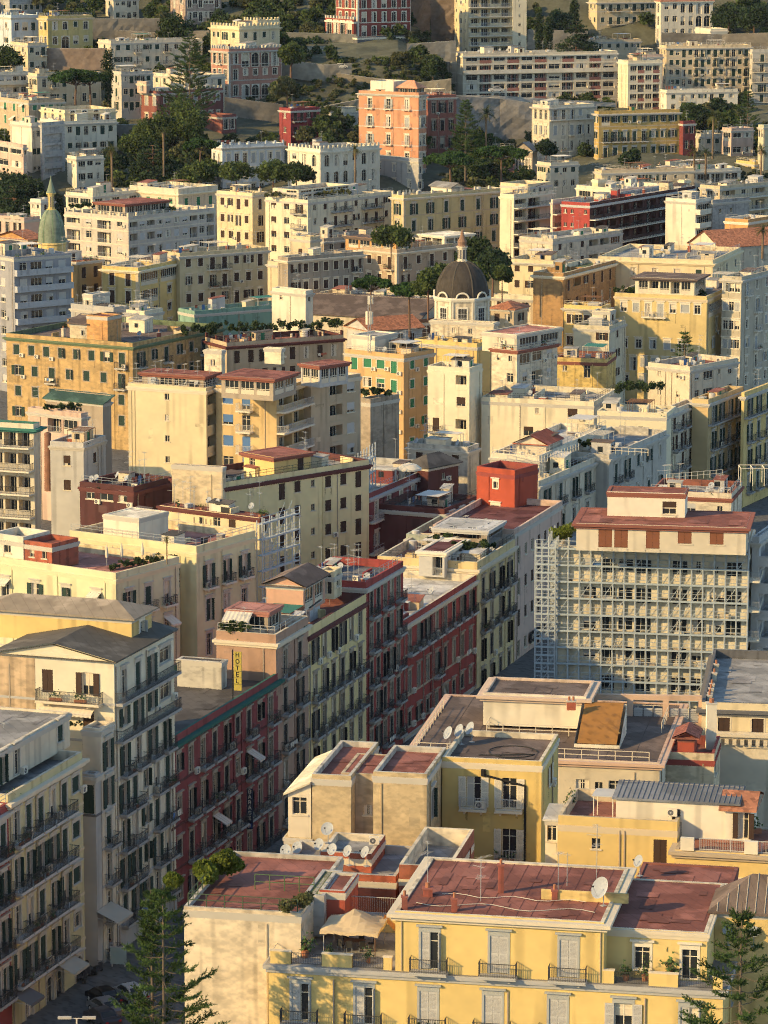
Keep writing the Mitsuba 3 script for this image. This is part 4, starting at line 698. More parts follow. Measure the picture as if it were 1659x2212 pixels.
B('palazzo', 'cream house with quoins and a chimney left of the blind brown wall', 1152, 640, 18, a=22, xl=1062, xr=1160, L='dww', c='cream', st='pal2', sh=4, top=1.3, nf=2, quoin='tan', cor=.4, ref='cream house with quoins')
B('palazzo', 'broad sunlit lemon palazzo stepping along the skyline of the middle town', 1540, 562, 23.5, a=18, xl=1292, xr=1600, L='wwwww', R='www', c='lemon', st='hill', sh=4, top=2, nf=3, cor=.6, corc='lemon', ref='broad lemon palazzo')
b = B('palazzo', 'large sunlit yellow palazzo with a planted roof garden and white windows', 1527, 640, 20.5, a=19, xl=1328, xr=1608, L='wwBBwrw/---/wwwww-/ddwdwddb/wwwww', R='gb/db/wbw', c=(.62, .48, .22), st='wht', sh=3.5, top=1.8, nf=5, cor=.25, corc='sand', ref='yellow palazzo with roof garden', ac=.3, roofc='roofbrown')
B('roof_house', None, 1500, 603, 23.6, a=19, xl=1372, xr=1540, L='gvgvg', R='g', parent=b['k'], c='cream', st='mod', sh=3, top=.5, nf=1, cor=.8, corc='roofbrown', roofc='roofbrown', par=.05, WR=9)
B('palazzo', 'tall grey beige palazzo with stone arches at the right edge', 1602, 598, 24, a=30, xl=1560, WR=28, L='www', R='bwwwwb/wbwwww', c=(.46, .41, .31), st='wht', sh=3.6, top=1.3, nf=6, cor=.5, ref='tall grey beige palazzo at the right edge', ant=5)
b = B('house', 'pale house half in shadow with a small roof room', 1316, 705, 16.5, a=22, xl=1239, xr=1352, L='--w/wow', R='w', c=(.56, .50, .36), st='plain', sh=3.6, top=1.2, nf=3, cor=.25, ref='pale half shaded house')
B('roof_room', None, 1318, 672, 19.3, a=22, xl=1279, xr=1330, L='-o', R='w', parent=b['k'], c='bone', st='plain', nf=1, top=.6, cor=.1, par=.3)
b = B('palazzo', 'big patched ochre and grey palazzo with closed green shutters', 286, 741, 19, a=30, xl=13, xr=482, L='wwwwwwwb/wwbwwwb/wwwwwww', R='bwbwwbw', c=(.46, .31, .14), k=OLD, st='gr2', sh=3.7, top=1.9, nf=4, cor=.5, corc=(.12, .16, .09), roofc='roofbrown', ref='patched ochre palazzo', ac=.3, ant=5)
B('stair_house', None, 232, 684, 25, a=30, xl=186, xr=262, L='-', R='--', parent=b['k'], c='orange', k=OLD, cor=.1, par=.2, roofc='roofred', nf=0, z0=17)
B('roof_shed', None, 190, 700, 22.5, a=30, xl=150, xr=215, L='-o', parent=b['k'], c='sand', k=OLD, cor=.1, roof='lean', rise=1.2, roofc='roofbrown', z0=17)
b = B('house', 'pale house with many aerials on its flat roof left of centre', 245, 664, 20.5, a=36, xl=153, xr=275, L='w', R='ww', c='grey', st='plain', nf=2, ref='pale house with many aerials', ant=9, dish=3, par=1.2)
B('roof_room', None, 200, 636, 24, a=36, xl=178, xr=238, parent=b['k'], c='white', cor=.1, par=.2, L='o', z0=19, nf=1, st='plain')
B('house', 'cream flat roofed house with scrawled aerials beside it', 312, 672, 20.5, a=32, xl=272, xr=352, L='oo', R='oo', c='cream', st='plain', nf=1, top=2, ref='small cream flat roofed house', ant=8)
B('hall', 'long low hall with green scaffolding netting along its front', 420, 672, 16.5, a=56, xl=352, xr=640, R='--------', c=(.2, .33, .26), st='plain', nf=0, cor=.2, cat='hall', ref='hall with green netting', roofc='lgrey', WL=6)
B('house', 'white cube house with a barrel dormer behind the church hall', 660, 628, 22, a=40, xl=587, xr=676, L='o-', R='o', c='white', st='plain', nf=1, ref='white cube house', ant=2)
B('church_hall', 'long church hall with a sloping brown roof and green scaffold poles', 905, 690, 15.0, a=24, xl=640, xr=935, L='owowo', c='bone', st='plain', nf=1, top=.8, roof='lean', rise=3.0, roofc='roofbrown', cat='church hall', ref='church hall with sloping roof', WR=9, cor=0)
B('church_hall', 'white back wall of the church hall under a brown ridge', 917, 646, D=686, a=24, xl=680, xr=935, c='white', nf=0, roofc='roofbrown', WR=6, cor=.2, par=.3, cat='church hall', ref='white back wall of the hall', ant=0, dish=0)
B('church_nave', 'dark brown church nave wall with a row of roof openings', 905, 690, 15.5, a=66, xl=812, xr=1000, L='', R='oooooo', c='brown', st='plain', nf=1, top=.4, cor=.15, roofc='roofbrown', cat='church', ref='dark church nave', clutter=False)
B('house', 'low house with a terracotta roof and white patched sheets', 800, 715, 15, a=60, xl=738, xr=912, L='', R='wvw', c='lgrey', st='plain', nf=1, roof='gx', roofc='terra', rise=2.0, WL=9, ref='low terracotta roofed house', clutter=False)
B('apartment_block', 'dark red terrace house with a row of potted plants along its parapet', 490, 740, 18, a=62, xl=470, xr=742, R='dddddddd', c='tan', st='plain', sh=3.4, top=1.6, nf=2, cor=.5, corc='maroon', posts=4, ref='terrace house with potted plants', WL=9, roofc='roofpink')
b = B('apartment_block', 'cream and orange apartment block with bright green shutters', 872, 766, 21, a=36, xl=745, xr=938, L='drrd', R='ww', c=(.54, .34, .16), st='green', sh=3.25, top=1.2, nf=6, cor=.25, ref='block with bright green shutters', ac=.5, ant=5, dish=4)
B('stair_house', None, 810, 727, 25, a=36, xl=758, xr=860, parent=b['k'], c='white', cor=.1, par=.2, z0=19, nf=0)
B('house', 'yellow house with a railed roof terrace in front of the domed church', 1030, 742, 20, a=30, xl=895, xr=1060, L='---', c='yellow', nf=0, ref='yellow house before the dome', roofc='roofpink', ant=5, dish=2)
b = B('apartment_block', 'cream apartment block with a boxed white balcony and green awning', 1014, 795, 21.5, a=24, xl=924, xr=1042, L='--v/--r/b-v', R='--', c='cream', st='plain', sh=3.6, top=1.2, nf=4, cor=.12, ref='cream block with boxed balcony', corc='cream', ant=3)
b = B('apartment_block', 'cream apartment block with black framed roof windows and red roof tiles', 1117, 757, 22.5, a=38, xl=1062, xr=1204, L='oo/-w', R='gWr/wvw', c='bone', st='mod', sh=3.1, top=.8, nf=4, cor=.4, corc='roofred', roofc='roofred', par=.1, ref='cream block with black framed windows', k=OLD)
B('roof_house', None, 1100, 737, 25, a=38, xl=1068, xr=1200, L='o', R='gg', parent=b['k'], c='bone', st='mod', nf=1, cor=.2, top=.4, par=.2, roofc='roofpink', WL=7)
b = B('palazzo', 'low bright yellow house front streaked with rust and shadow', 1310, 775, 18.5, a=14, xl=1203, WR=9, L='o-d-', R='-', c=(.62, .46, .17), k=OLD, st='plain', sh=4, top=1.2, nf=2, cor=.15, corc='roofred', ref='low bright yellow house', roofc='roofpink')
B('house', 'white terrace house with a red brown roof and pergolas at the right', 1490, 792, 19, a=40, xl=1400, WR=14, L='oo', R='wgow', c='bone', st='mod', sh=3.2, nf=2, roofc='roofred', ref='white terrace house with pergolas', ant=5, dish=3)
b = B('apartment_block', 'long cream apartment house with a white terrace balcony and brown shutter', 1283, 868, 16.5, a=17, xl=1040, xr=1330, L='-or/--r-vb/--', R='r', c='cream', st='plain', sh=3.3, top=1.2, nf=4, cor=.1, ref='long cream house with terrace', roofc='roofgrey', ant=10, dish=3)
B('roof_terrace', None, 1283, 884, 16.2, a=17, xl=1078, xr=1289, L='--', parent=b['k'], c='cream', cor=.2, corc='bone', par=1.2, WR=4, z0=14.4, nf=0)
b = B('apartment_block', 'smooth white box building with three tiny windows', 1440, 893, 17.5, a=15, xl=1290, WR=8, L='--ooo--', R='', c=(.68, .60, .42), k=CLEAN, st='plain', sh=3.4, top=2.0, nf=1, cor=.1, ref='smooth white box building', roofc='lgrey')
labels[b['k']]['label'] = 'smooth white box building with three tiny windows in its blank wall'
B('apartment_wing', None, 1446, 889, 17.2, a=24, xl=1440, xr=1507, R='bbb', parent=b['k'], c='bone', st='plain', sh=3.2, top=1.0, nf=5, cor=.4, WL=2, bd=1.1)
B('palazzo', 'ochre palazzo with rows of black shuttered balcony doors at right', 1530, 863, 18, a=26, xl=1495, xr=1606, L='', R='=dddd/bbbb', c='ochre', st='street', sh=4.1, top=1.3, nf=4, cor=.4, ref='ochre palazzo with black shutters', roofc='roofbrown')
B('palazzo', 'yellow palazzo with black shutters at the right edge', 1608, 848, 18.5, a=26, xl=1602, WR=22, R='=ddddd/bbbbb', c='yellow', st='street', sh=4.1, top=1.3, nf=4, cor=.4, ref='yellow palazzo at the right edge', roofc='roofbrown')
b = B('apartment_block', 'tall beige apartment block with a blank stained wall and red roof terrace', 445, 838, 27, a=24, xl=276, xr=472, L='--o--', R='v', c=(.62, .52, .33), st='mod', sh=3.05, top=1.0, nf=8, cor=.25, corc='bone', ref='tall beige block with blank wall', roofc='roofred', ant=8, dish=6, lc='tan', par=.6)
B('penthouse', None, 440, 812, 29.7, a=24, xl=305, xr=470, L='rggr', R='g', parent=b['k'], c='taupe', st='mod', sh=2.7, top=.3, nf=1, cor=.5, corc='roofred', roofc='roofred', par=.04)
B('middle_wing', None, 597, 840, 27.2, a=24, xl=466, xr=668, L='rb-', R='=vv', parent=b['k'], c=(.55, .40, .2), st='modb', sh=3.05, top=1.1, nf=7, cor=.25, corc='bone', lc='bone', par=.6, bd=1.2, roofc='roofred')
B('middle_penthouse', None, 590, 818, 29.7, on='middle_wing', a=24, xl=478, xr=640, L='ggg', R='gg', parent=b['k'], c='taupe', st='mod', sh=2.7, top=.3, nf=1, cor=.5, corc='roofred', roofc='roofred', par=.04)
B('right_wing', None, 672, 822, 27.2, a=44, xl=640, xr=779, L='', R='-vr', parent=b['k'], c=(.46, .37, .25), st='mod', sh=3.05, top=1.0, nf=8, cor=.2, corc='bone', lc='bone', par=.6, slab='white', roofc='roofred')
B('right_penthouse', None, 690, 790, 30.2, on='right_wing', a=44, xl=650, xr=752, L='gg', R='ggg', parent=b['k'], c='lgrey', st='mod', sh=2.9, top=.3, nf=1, cor=.4, corc='roofred', roofc='roofred', par=.04)
for q, (x, y) in enumerate(((478, 757), (607, 753))):
    B('stair_house', None, x, y, 33, a=24, xl=x-38, xr=x+8, parent=b['k'], c='cream', k=OLD, cor=.15, par=.1, L='o' if q == 0 else '', st='plain', nf=1, top=1.2, z0=27)
B('block_wall', 'dark brown windowless house with plants on its roof', 800, 862, 20, a=40, xl=778, xr=862, c='taupe', nf=0, cor=.1, k=OLD, ref='dark windowless house')
b = B('apartment_block', 'modern block with long white balcony slabs at the left edge', 72, 916, 23, a=20, xl=-60, xr=86, R='-', L='=vvvv', c='bone', st='dkred', sh=3.35, top=.9, nf=7, bd=1.7, slab='white', lc='stone', vp='stone', cor=.8, corc='teal', clutter=False, ref='white balconied block at the left edge')
b = B('house', 'small pale house with a red roof and a brick chimney stack', 180, 957, 18, a=20, xl=108, xr=228, L='-r-', R='w', c='lgrey', st='plain', sh=3.6, top=2, nf=2, cor=.25, roofc='roofred', ref='small pale house with brick chimney', ant=3)
B('house', 'white house with a pergola and planters behind the red roofed one', 175, 893, 17.5, a=36, xl=60, xr=190, L='-vg', R='-', c='pink', st='mod', nf=1, roofc='roofpink', ref='white house with pergola')
B('house', 'low taupe shed house with a dark green lean to roof below the patched ochre palazzo', 222, 872, 14, a=34, xl=100, xr=240, L='-v-', c='taupe', nf=0, roof='lean', rise=1.2, roofc=(.05, .1, .08), clutter=False, ref='green roofed shed house')
B('house', 'low maroon house with black roof and small windows', 288, 1052, 20.0, a=30, xl=172, xr=372, L='wWw', c=(.085,.03,.03), st='mod', nf=1, top=.7, cor=.2, corc='maroon', roofc='bitumen', ref='low maroon house', dish=4, ant=4)
b = B('apartment_block', 'plain yellow apartment house with a maroon roof edge and small windows', 482, 1042, 21.5, a=46, xl=372, xr=797, L='-', R='---dwowwd/---dwowwd/---dwowwd', c=(.74, .62, .34), st='plain', sh=3.25, top=1.4, nf=6, cor=.4, corc='maroon', ref='plain yellow apartment house', roofc='roofgrey', closed=.8, ant=2)
B('roof_room', None, 592, 988, 24.6, a=46, xl=545, xr=672, L='d-', R='-d', parent=b['k'], c='yellow', st='plain', nf=1, cor=.5, corc='roofred', roofc='roofred', par=.05, top=.5, WL=6)
B('parapet_wall', None, 480, 1010, 23.6, a=20, xl=371, xr=486, parent=b['k'], c='sand', k=OLD, cor=.1, WR=1.2, par=.05, z0=18)
B('house', 'cream roof terrace house with a maroon roof and brown shutters', 560, 1118, 19.0, a=34, xl=345, xr=586, L='--owd-', R='w', c='lemon', st='plain', sh=3, top=.7, nf=1, cor=.35, corc='maroon', roofc='roofred', par=.1, ref='cream terrace house with maroon roof', ant=9, dish=3)
b = B('palazzo', 'pale yellow palazzo with black shutters and a broad flat roof terrace', 424, 1180, 19.5, a=33, xl=150, xr=552, L='--d', R='bbb/dbd/ddd', c=(.62, .57, .35), st='street', sh=4.3, top=2.6, nf=4, cor=.18, corc='lemon', ref='pale yellow palazzo with roof terrace', roofc='roofpink', slab='white', ac=.4, ant=1, closed=0, par=1.1)
B('stair_house', None, 300, 1120, 22.6, a=33, xl=222, xr=378, parent=b['k'], c='white', cor=.1, par=.1, z0=17, nf=0, roofc='white', WR=6)
b = B('palazzo', 'pale yellow corner palazzo with striped awnings and a garden terrace of folded parasols', 250, 1238, 18.8, a=34, xl=-30, xr=387, L='dddd', R='bbb/bbd', c=(.60, .56, .36), st='street', sh=4.3, top=2.6, nf=3, cor=.18, corc='lemon', ref='corner palazzo with garden terrace', roofc='roofpink', ac=.3, awn=.3, slab='white', ant=0, dish=0, par=1.0, clutter=False)
B('roof_house', None, 112, 1175, 22.0, a=34, xl=52, xr=200, L='oo', R='--', parent=b['k'], c='brick', k=OLD, cor=.15, par=.6, st='plain', nf=1, top=.8, roofc='roofred', WR=5)
B('white_room', None, 50, 1160, 22.0, a=34, xl=-20, xr=56, L='w', parent=b['k'], c='white', cor=.1, st='plain', nf=1, top=.7, WR=5)
b = B('apartment_block', 'deep red tower building with a single tall window', 1112, 1016, 21.5, a=34, xl=1030, xr=1162, L='-o-/-r-/-r-', R='---', c=(.40, .075, .04), st='wht', sh=3.4, top=1.6, nf=3, cor=.1, corc='red', ref='deep red tower building', z0=6, roofc='maroon', clutter=False, k=PLASTER)
B('palazzo', 'white palazzo with dark shutters behind the deep red tower', 1163, 1040, 16.5, a=24, xl=1100, xr=1315, R='bbbbb', L='', c='bone', st='street', sh=4.4, top=1.6, nf=3, cor=.5, ref='white palazzo behind the red tower', roofc='moss', ant=2)
b = B('house', 'white terrace house with a tiled roof room and white railings', 1165, 985, 18.5, a=22, xl=1060, xr=1310, L='', R='', c='white', nf=0, ref='white terrace house with railings', roofc='lgrey')
B('roof_room', None, 1180, 960, 21, a=22, xl=1115, xr=1245, parent=b['k'], c='bone', L='-', cor=0, roof='gx', roofc='brick', rise=1.3, WR=6)
B('palazzo', 'pale grey palazzo with tall dark doors and a roof hedge', 1316, 982, 17, a=24, xl=1290, xr=1440, R='bbwww', c='stone', st='street', sh=4.6, top=1.8, nf=2, cor=.4, ref='pale grey palazzo with roof hedge', WL=9, roofc='roofgrey')
B('palazzo', 'maroon palazzo with a row of white framed balcony doors', 796, 1066, 16.6, a=22, xl=770, xr=958, R='=dddddd/~wwwwww/bbdddd', c=(.19, .05, .05), st='wht', sh=4.4, top=1.5, nf=4, cor=.5, corc='grey', ref='maroon palazzo with white doors', roofc='stone', WL=12)
B('house', 'low maroon house with a dark roof and skylight beside the deep red tower', 960, 1100, 14.5, a=24, xl=940, xr=1032, R='www', c='maroon', st='wht', nf=2, roofc='bitumen', ref='low maroon house by the tower', sh=4, WL=10)
B('house', 'small black roofed maroon house in the middle of the town', 925, 1010, 17.5, a=40, xl=880, xr=990, L='o', R='o', c='maroon', st='plain', nf=1, roof='hip', roofc='bitumen', rise=1.5, ref='black roofed maroon house')
B('house', 'grey stained house with water tanks on its roof', 1010, 966, 17.5, a=26, xl=880, xr=1035, L='w-w', c='stone', k=OLD, st='plain', nf=2, ref='grey stained house', ant=6, dish=3)
B('house', 'cream house hemmed in between roofs at the right', 1580, 1066, 17.5, a=14, xl=1405, WR=10, L='r-r-o', c='bone', k=OLD, st='mod', nf=1, top=1.6, cor=.3, corc='roofred', ref='cream house with red roof edge', roofc='roofgrey', ant=4, dish=5)
# ------------------------------------------------------------------ the shaded street: a row of palazzi on one building line
LINE0, LINED, STREET_A = np.array([-32.1, 298.0]), np.array([.319, .948]), 18.6
def street(x, z, off=0.0):
    k_ = (x-829.5)/FOCAL; n = np.array([LINED[1], -LINED[0]])*off; o = LINE0+n
    s_ = (k_*(o[1]*CT+(CAM_Z-z)*ST)-o[0])/(LINED[0]-k_*LINED[1]*CT)
    return np.array([o[0]+s_*LINED[0], o[1]+s_*LINED[1], z])
sk = dict(a=STREET_A, x=0, y=0)
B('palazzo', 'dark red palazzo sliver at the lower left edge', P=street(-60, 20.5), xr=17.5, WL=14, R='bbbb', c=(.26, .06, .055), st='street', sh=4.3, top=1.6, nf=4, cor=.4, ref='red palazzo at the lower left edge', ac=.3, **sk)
b = B('palazzo', 'cream yellow palazzo with dark green shutters and white railed balconies', P=street(17.5, 21.2), xr=177, WL=14, R='bbbbbr/bbbbbr/bbbbbr/bbbbbr/-A-AA-A', L='', c=(.52, .46, .26), st='street', sh=4.25, top=1.9, nf=5, cor=.55, corc='bone', ref='cream yellow street palazzo', ac=.4, drain=3, slab='lgrey', base=3.8, basec='tan', bd=.95, mar=.3, roofc='roofgrey', band='sand', **sk)
STREET1 = b['k']
B('attic', None, P=street(-20, 24.2, -2.2), xr=150, WL=9, R='dd--w', parent=b['k'], c='bone', st='street', sh=3, top=.5, nf=1, cor=.2, par=.2, **sk)
b = B('palazzo', 'tall white and grey palazzo with a sunlit gable end and long iron balconies', P=street(246, 28), xl=-12, xr=375, L='---d--d-/---d--d-/--------', R='=dddW/=wdwW/bbbb/bbwbb', c=(.66, .60, .46), st='street', stL='plain', sh=3.6, top=1.3, nf=7, cor=0, corc='bone', ref='tall white street palazzo', roof='gx', rise=1.35, eave=.35, roofc=(.12,.105,.09), band='grey', ac=.35, drain=2, base=4.0, basec='grey', z0=-1, **{**sk})
STREET2 = b['k']
B('lower_wing', None, P=street(217.5, 22.3), xl=178, xr=246, L='--', R='d/d/b/b/b', parent=b['k'], c='bone', st='street', sh=3.6, top=1.4, nf=6, cor=.15, par=.3, z0=-1, band='grey', **sk)
B('front_wing', None, P=street(206, 18.3), xl=176, xr=217.5, L='d', R='-', parent=b['k'], c='grey', st='street', sh=3.6, top=1.0, nf=1, cor=.2, par=.3, z0=-1, band='slate', **sk)
b2 = B('house', 'yellow attic house with a ribbed grey hip roof above the white palazzo', P=street(284, 30.3, -1.6), a=18.6, xl=-40, xr=304, L='', R='w', c='yellow', st='wht', nf=1, top=.8, cor=.1, roof='hip', roofc='taupe', rise=1.1, z0=27.5, ref='yellow attic house', WR=5.0)
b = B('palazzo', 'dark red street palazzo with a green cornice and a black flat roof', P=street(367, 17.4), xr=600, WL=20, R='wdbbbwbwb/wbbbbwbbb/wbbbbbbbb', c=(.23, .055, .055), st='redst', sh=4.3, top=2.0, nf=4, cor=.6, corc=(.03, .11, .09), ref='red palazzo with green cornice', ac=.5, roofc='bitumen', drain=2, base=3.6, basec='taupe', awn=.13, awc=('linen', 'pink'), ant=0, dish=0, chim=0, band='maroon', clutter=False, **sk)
STREET3 = b
B('roof_room', None, P=street(478, 19.4, -4.2), a=STREET_A, xl=382, xr=492, R='', L='', parent=b['k'], c='stone', k=OLD, cor=.1, par=.05, WR=1.6, roofc='bitumen')
b = B('hotel', 'pinkish brown hotel building with a blank end wall and a roof terrace', P=street(596, 21.6), xl=467, xr=666, L='', R='bb', c=(.40, .25, .18), st='redst', sh=4.0, top=2.2, nf=5, cor=.35, corc='bone', ref='pinkish hotel building', ac=.6, roofc='roofpink', par=1.2, ant=1, dish=0, chim=0, cat='hotel', **sk)
HOTEL = b
B('terrace_room', None, P=HOTEL['P']+np.array([-.9, 2.6, 1.9]), a=STREET_A, x=0, y=0, WL=4.6, WR=4.0, L='gg', R='g', parent=b['k'], c='taupe', st='mod', nf=1, top=.3, cor=.25, corc='roofpink', roofc='roofpink', par=.05)
B('roof_house', None, P=street(655, 23.6, -2.6), a=STREET_A, xl=575, xr=702, L='', R='gg', parent=b['k'], c='salmon', st='mod', nf=1, top=.4, cor=.1, roof='gx', roofc='roofbrown', rise=1.1)
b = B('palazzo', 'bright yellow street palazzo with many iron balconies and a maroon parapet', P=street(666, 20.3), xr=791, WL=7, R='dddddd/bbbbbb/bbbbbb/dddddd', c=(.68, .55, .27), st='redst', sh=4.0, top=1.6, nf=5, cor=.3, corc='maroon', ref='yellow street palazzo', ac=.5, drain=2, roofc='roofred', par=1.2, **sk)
B('roof_room', None, P=street(722, 23.4, -2.5), a=STREET_A, xl=690, xr=738, L='d', R='w', parent=b['k'], c='lemon', st='plain', nf=1, top=.5, cor=.1)
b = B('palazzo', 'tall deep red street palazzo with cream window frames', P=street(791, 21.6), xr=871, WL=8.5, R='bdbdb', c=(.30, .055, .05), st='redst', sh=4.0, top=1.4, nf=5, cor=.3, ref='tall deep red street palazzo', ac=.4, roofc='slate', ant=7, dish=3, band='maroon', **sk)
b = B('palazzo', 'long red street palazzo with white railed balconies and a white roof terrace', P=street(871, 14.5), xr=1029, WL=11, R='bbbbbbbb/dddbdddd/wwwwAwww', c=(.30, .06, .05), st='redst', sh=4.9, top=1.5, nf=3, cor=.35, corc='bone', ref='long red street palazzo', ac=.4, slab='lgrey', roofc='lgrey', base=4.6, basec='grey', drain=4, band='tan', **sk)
REDLONG = b
B('roof_house', None, P=street(960, 17.3, -3.8), a=STREET_A, xl=905, xr=1008, L='-v', R='dw', parent=b['k'], c='lgrey', st='mod', nf=1, top=.5, cor=.4, corc='white', roofc='maroon', par=.1)
b = B('palazzo', 'ochre yellow street palazzo with a planted roof pergola', P=street(1031, 16.0), xr=1113, WL=13, R='bbbb/bbbb/dddd', c=(.62, .48, .25), st='redst', sh=3.9, top=2.4, nf=4, cor=.4, corc='bone', ref='ochre street palazzo', ac=.4, roofc='roofpink', par=1.2, **sk)
B('roof_pergola', None, P=street(1052, 18.2, -1.6), a=STREET_A, x=0, y=0, WL=7, WR=7.5, L='v', R='v', parent=b['k'], c='taupe', st='mod', nf=1, top=.3, sh=2.3, cor=.3, corc='lgrey', roofc='lgrey', par=.04, lc='brown')
b = B('palazzo', 'pinkish grey street palazzo with brick red window panels beside the scaffold', P=street(1112, 17.2), xr=1215, WL=11, R='dwwdwwd', c='pink', st='plain', sh=4.1, top=2.6, nf=4, cor=.1, ref='pinkish grey street palazzo', roofc='maroon', par=.8, clutter=False, **sk)
B('house', 'old grey green walled house with a planted roof yard', 985, 1160, 16.4, a=STREET_A, xl=877, xr=1040, c=(.33, .36, .3), k=OLD, nf=0, L='', ref='grey green walled house', roofc='roofred', WR=14, crowd=.3)

put(key(f"{STREET2}__balcony"), balcony_proto(6.4, 1.1, 'iron', 'bone'), BLD[STREET2]['fL'] @ mat(BLD[STREET2]['WL']*.64, 0, 28-1.3-2.75-BLD[STREET2]['z0']))
put(key(f"{STREET2}__awning"), misc('awn', awning_mesh, 5.4, 1.1, 'white', 'linen'), BLD[STREET2]['fL'] @ mat(BLD[STREET2]['WL']*.62, -.02, 28-1.3-2.75-.45-BLD[STREET2]['z0']))
put(key(f"{HOTEL['k']}__awning"), misc('awn', awning_mesh, 3.0, 1.6, 'white', 'lgrey'), HOTEL['fL'] @ mat(1.9, 2.2, HOTEL['z']-HOTEL['z0']+1.9))

for q in (-1.2, 1.3):
    m = Mesh(); r_ = np.random.default_rng(int(q*10)+50); m.box(q-.6, q+.6, -1.0, -.75, .02, .3, 'terra')
    for _ in range(60):
        p = np.array([q+r_.uniform(-.6, .6), -.9+r_.normal()*.12, .45+abs(r_.normal())*.25]); a_ = r_.normal(size=3)*.12; c_ = r_.normal(size=3)*.12; m.add([p, p+a_, p+c_], [[0, 1, 2]], np.array([.06, .1, .035])*r_.uniform(.6, 1.5), LEAF)
    k = key('balcony_planter'); m.out(k, M=BLD[STREET2]['fL'] @ mat(BLD[STREET2]['WL']*.64, 0, 28-1.3-2.75-BLD[STREET2]['z0'])); tag(k, ('left' if q < 0 else 'right')+' planter box on the iron balcony of the sunlit gable end', 'planter')

B('church_hall', 'low stone church side building in front of the black domed drum', 1066, 698, D=609, a=24, xl=930, L='--o-o--', R='', WR=2.2, c='bone', k=OLD, st='plain', nf=1, top=1, cor=.25, roofc='roofbrown', par=.2, cat='church hall', clutter=False, ref='church side building')
B('house', 'small terracotta roofed house beside the church side building', 1110, 668, 19.0, a=28, xl=1060, xr=1140, L='ww', R='w', c='tan', st='plain', nf=1, roof='hip', roofc='terra', rise=1.2, ref='small terracotta roofed house')

m = Mesh(); s2 = BLD[STREET2]; m.box(.02, s2['WL']*.34, -.05, -.012, 10, s2['z']-s2['z0']-.3, (.50, .37, .24), OLD); m.box(s2['WL']*.2, s2['WL']*.2+.5, -.07, -.051, 22.2, 23.4, 'slate'); m.out(f'{STREET2}__tan_wall', M=s2['fL'])
# ================================================================== right of the street
b = B('apartment_block', 'apartment block wrapped in blue grey scaffolding with a red roofed top floor', 1618, 1192, 22.6, a=9, xl=1206, WR=14, L='-rgWg-gWrg', R='=vv', c=(.64, .57, .43), st='mod', sh=3.5, top=1.2, nf=6, cor=.1, corc='bone', ref='scaffolded apartment block', roofc='roofgrey', slab='white', bd=1.3, par=.9, clutter=False, z0=-1)
SCAF = b
B('top_floor', None, 1612, 1140, 26.3, a=9, xl=1245, xr=1650, L='-dd-d-w-w-', R='w', parent=b['k'], c='bone', st='brn', sh=3.2, top=.6, nf=1, cor=.5, corc='roofred', roofc='roofred', par=.06, WR=10)
B('roof_room', None, 1480, 1066, 29.2, a=9, xl=1312, xr=1492, L='--r', parent=b['k'], c='white', st='plain', nf=1, top=1, cor=.15, corc='roofred', par=.1, WR=4, roofc='roofred')
B('apartment_block', 'modern apartment block with pale balcony slabs behind the scaffold at the right edge', 1640, 1160, 24, a=20, xl=1625, WR=20, R='_vvv', c='lgrey', st='mod', sh=3.2, nf=7, bd=1.4, slab='lgrey', ref='balcony block at the right edge')
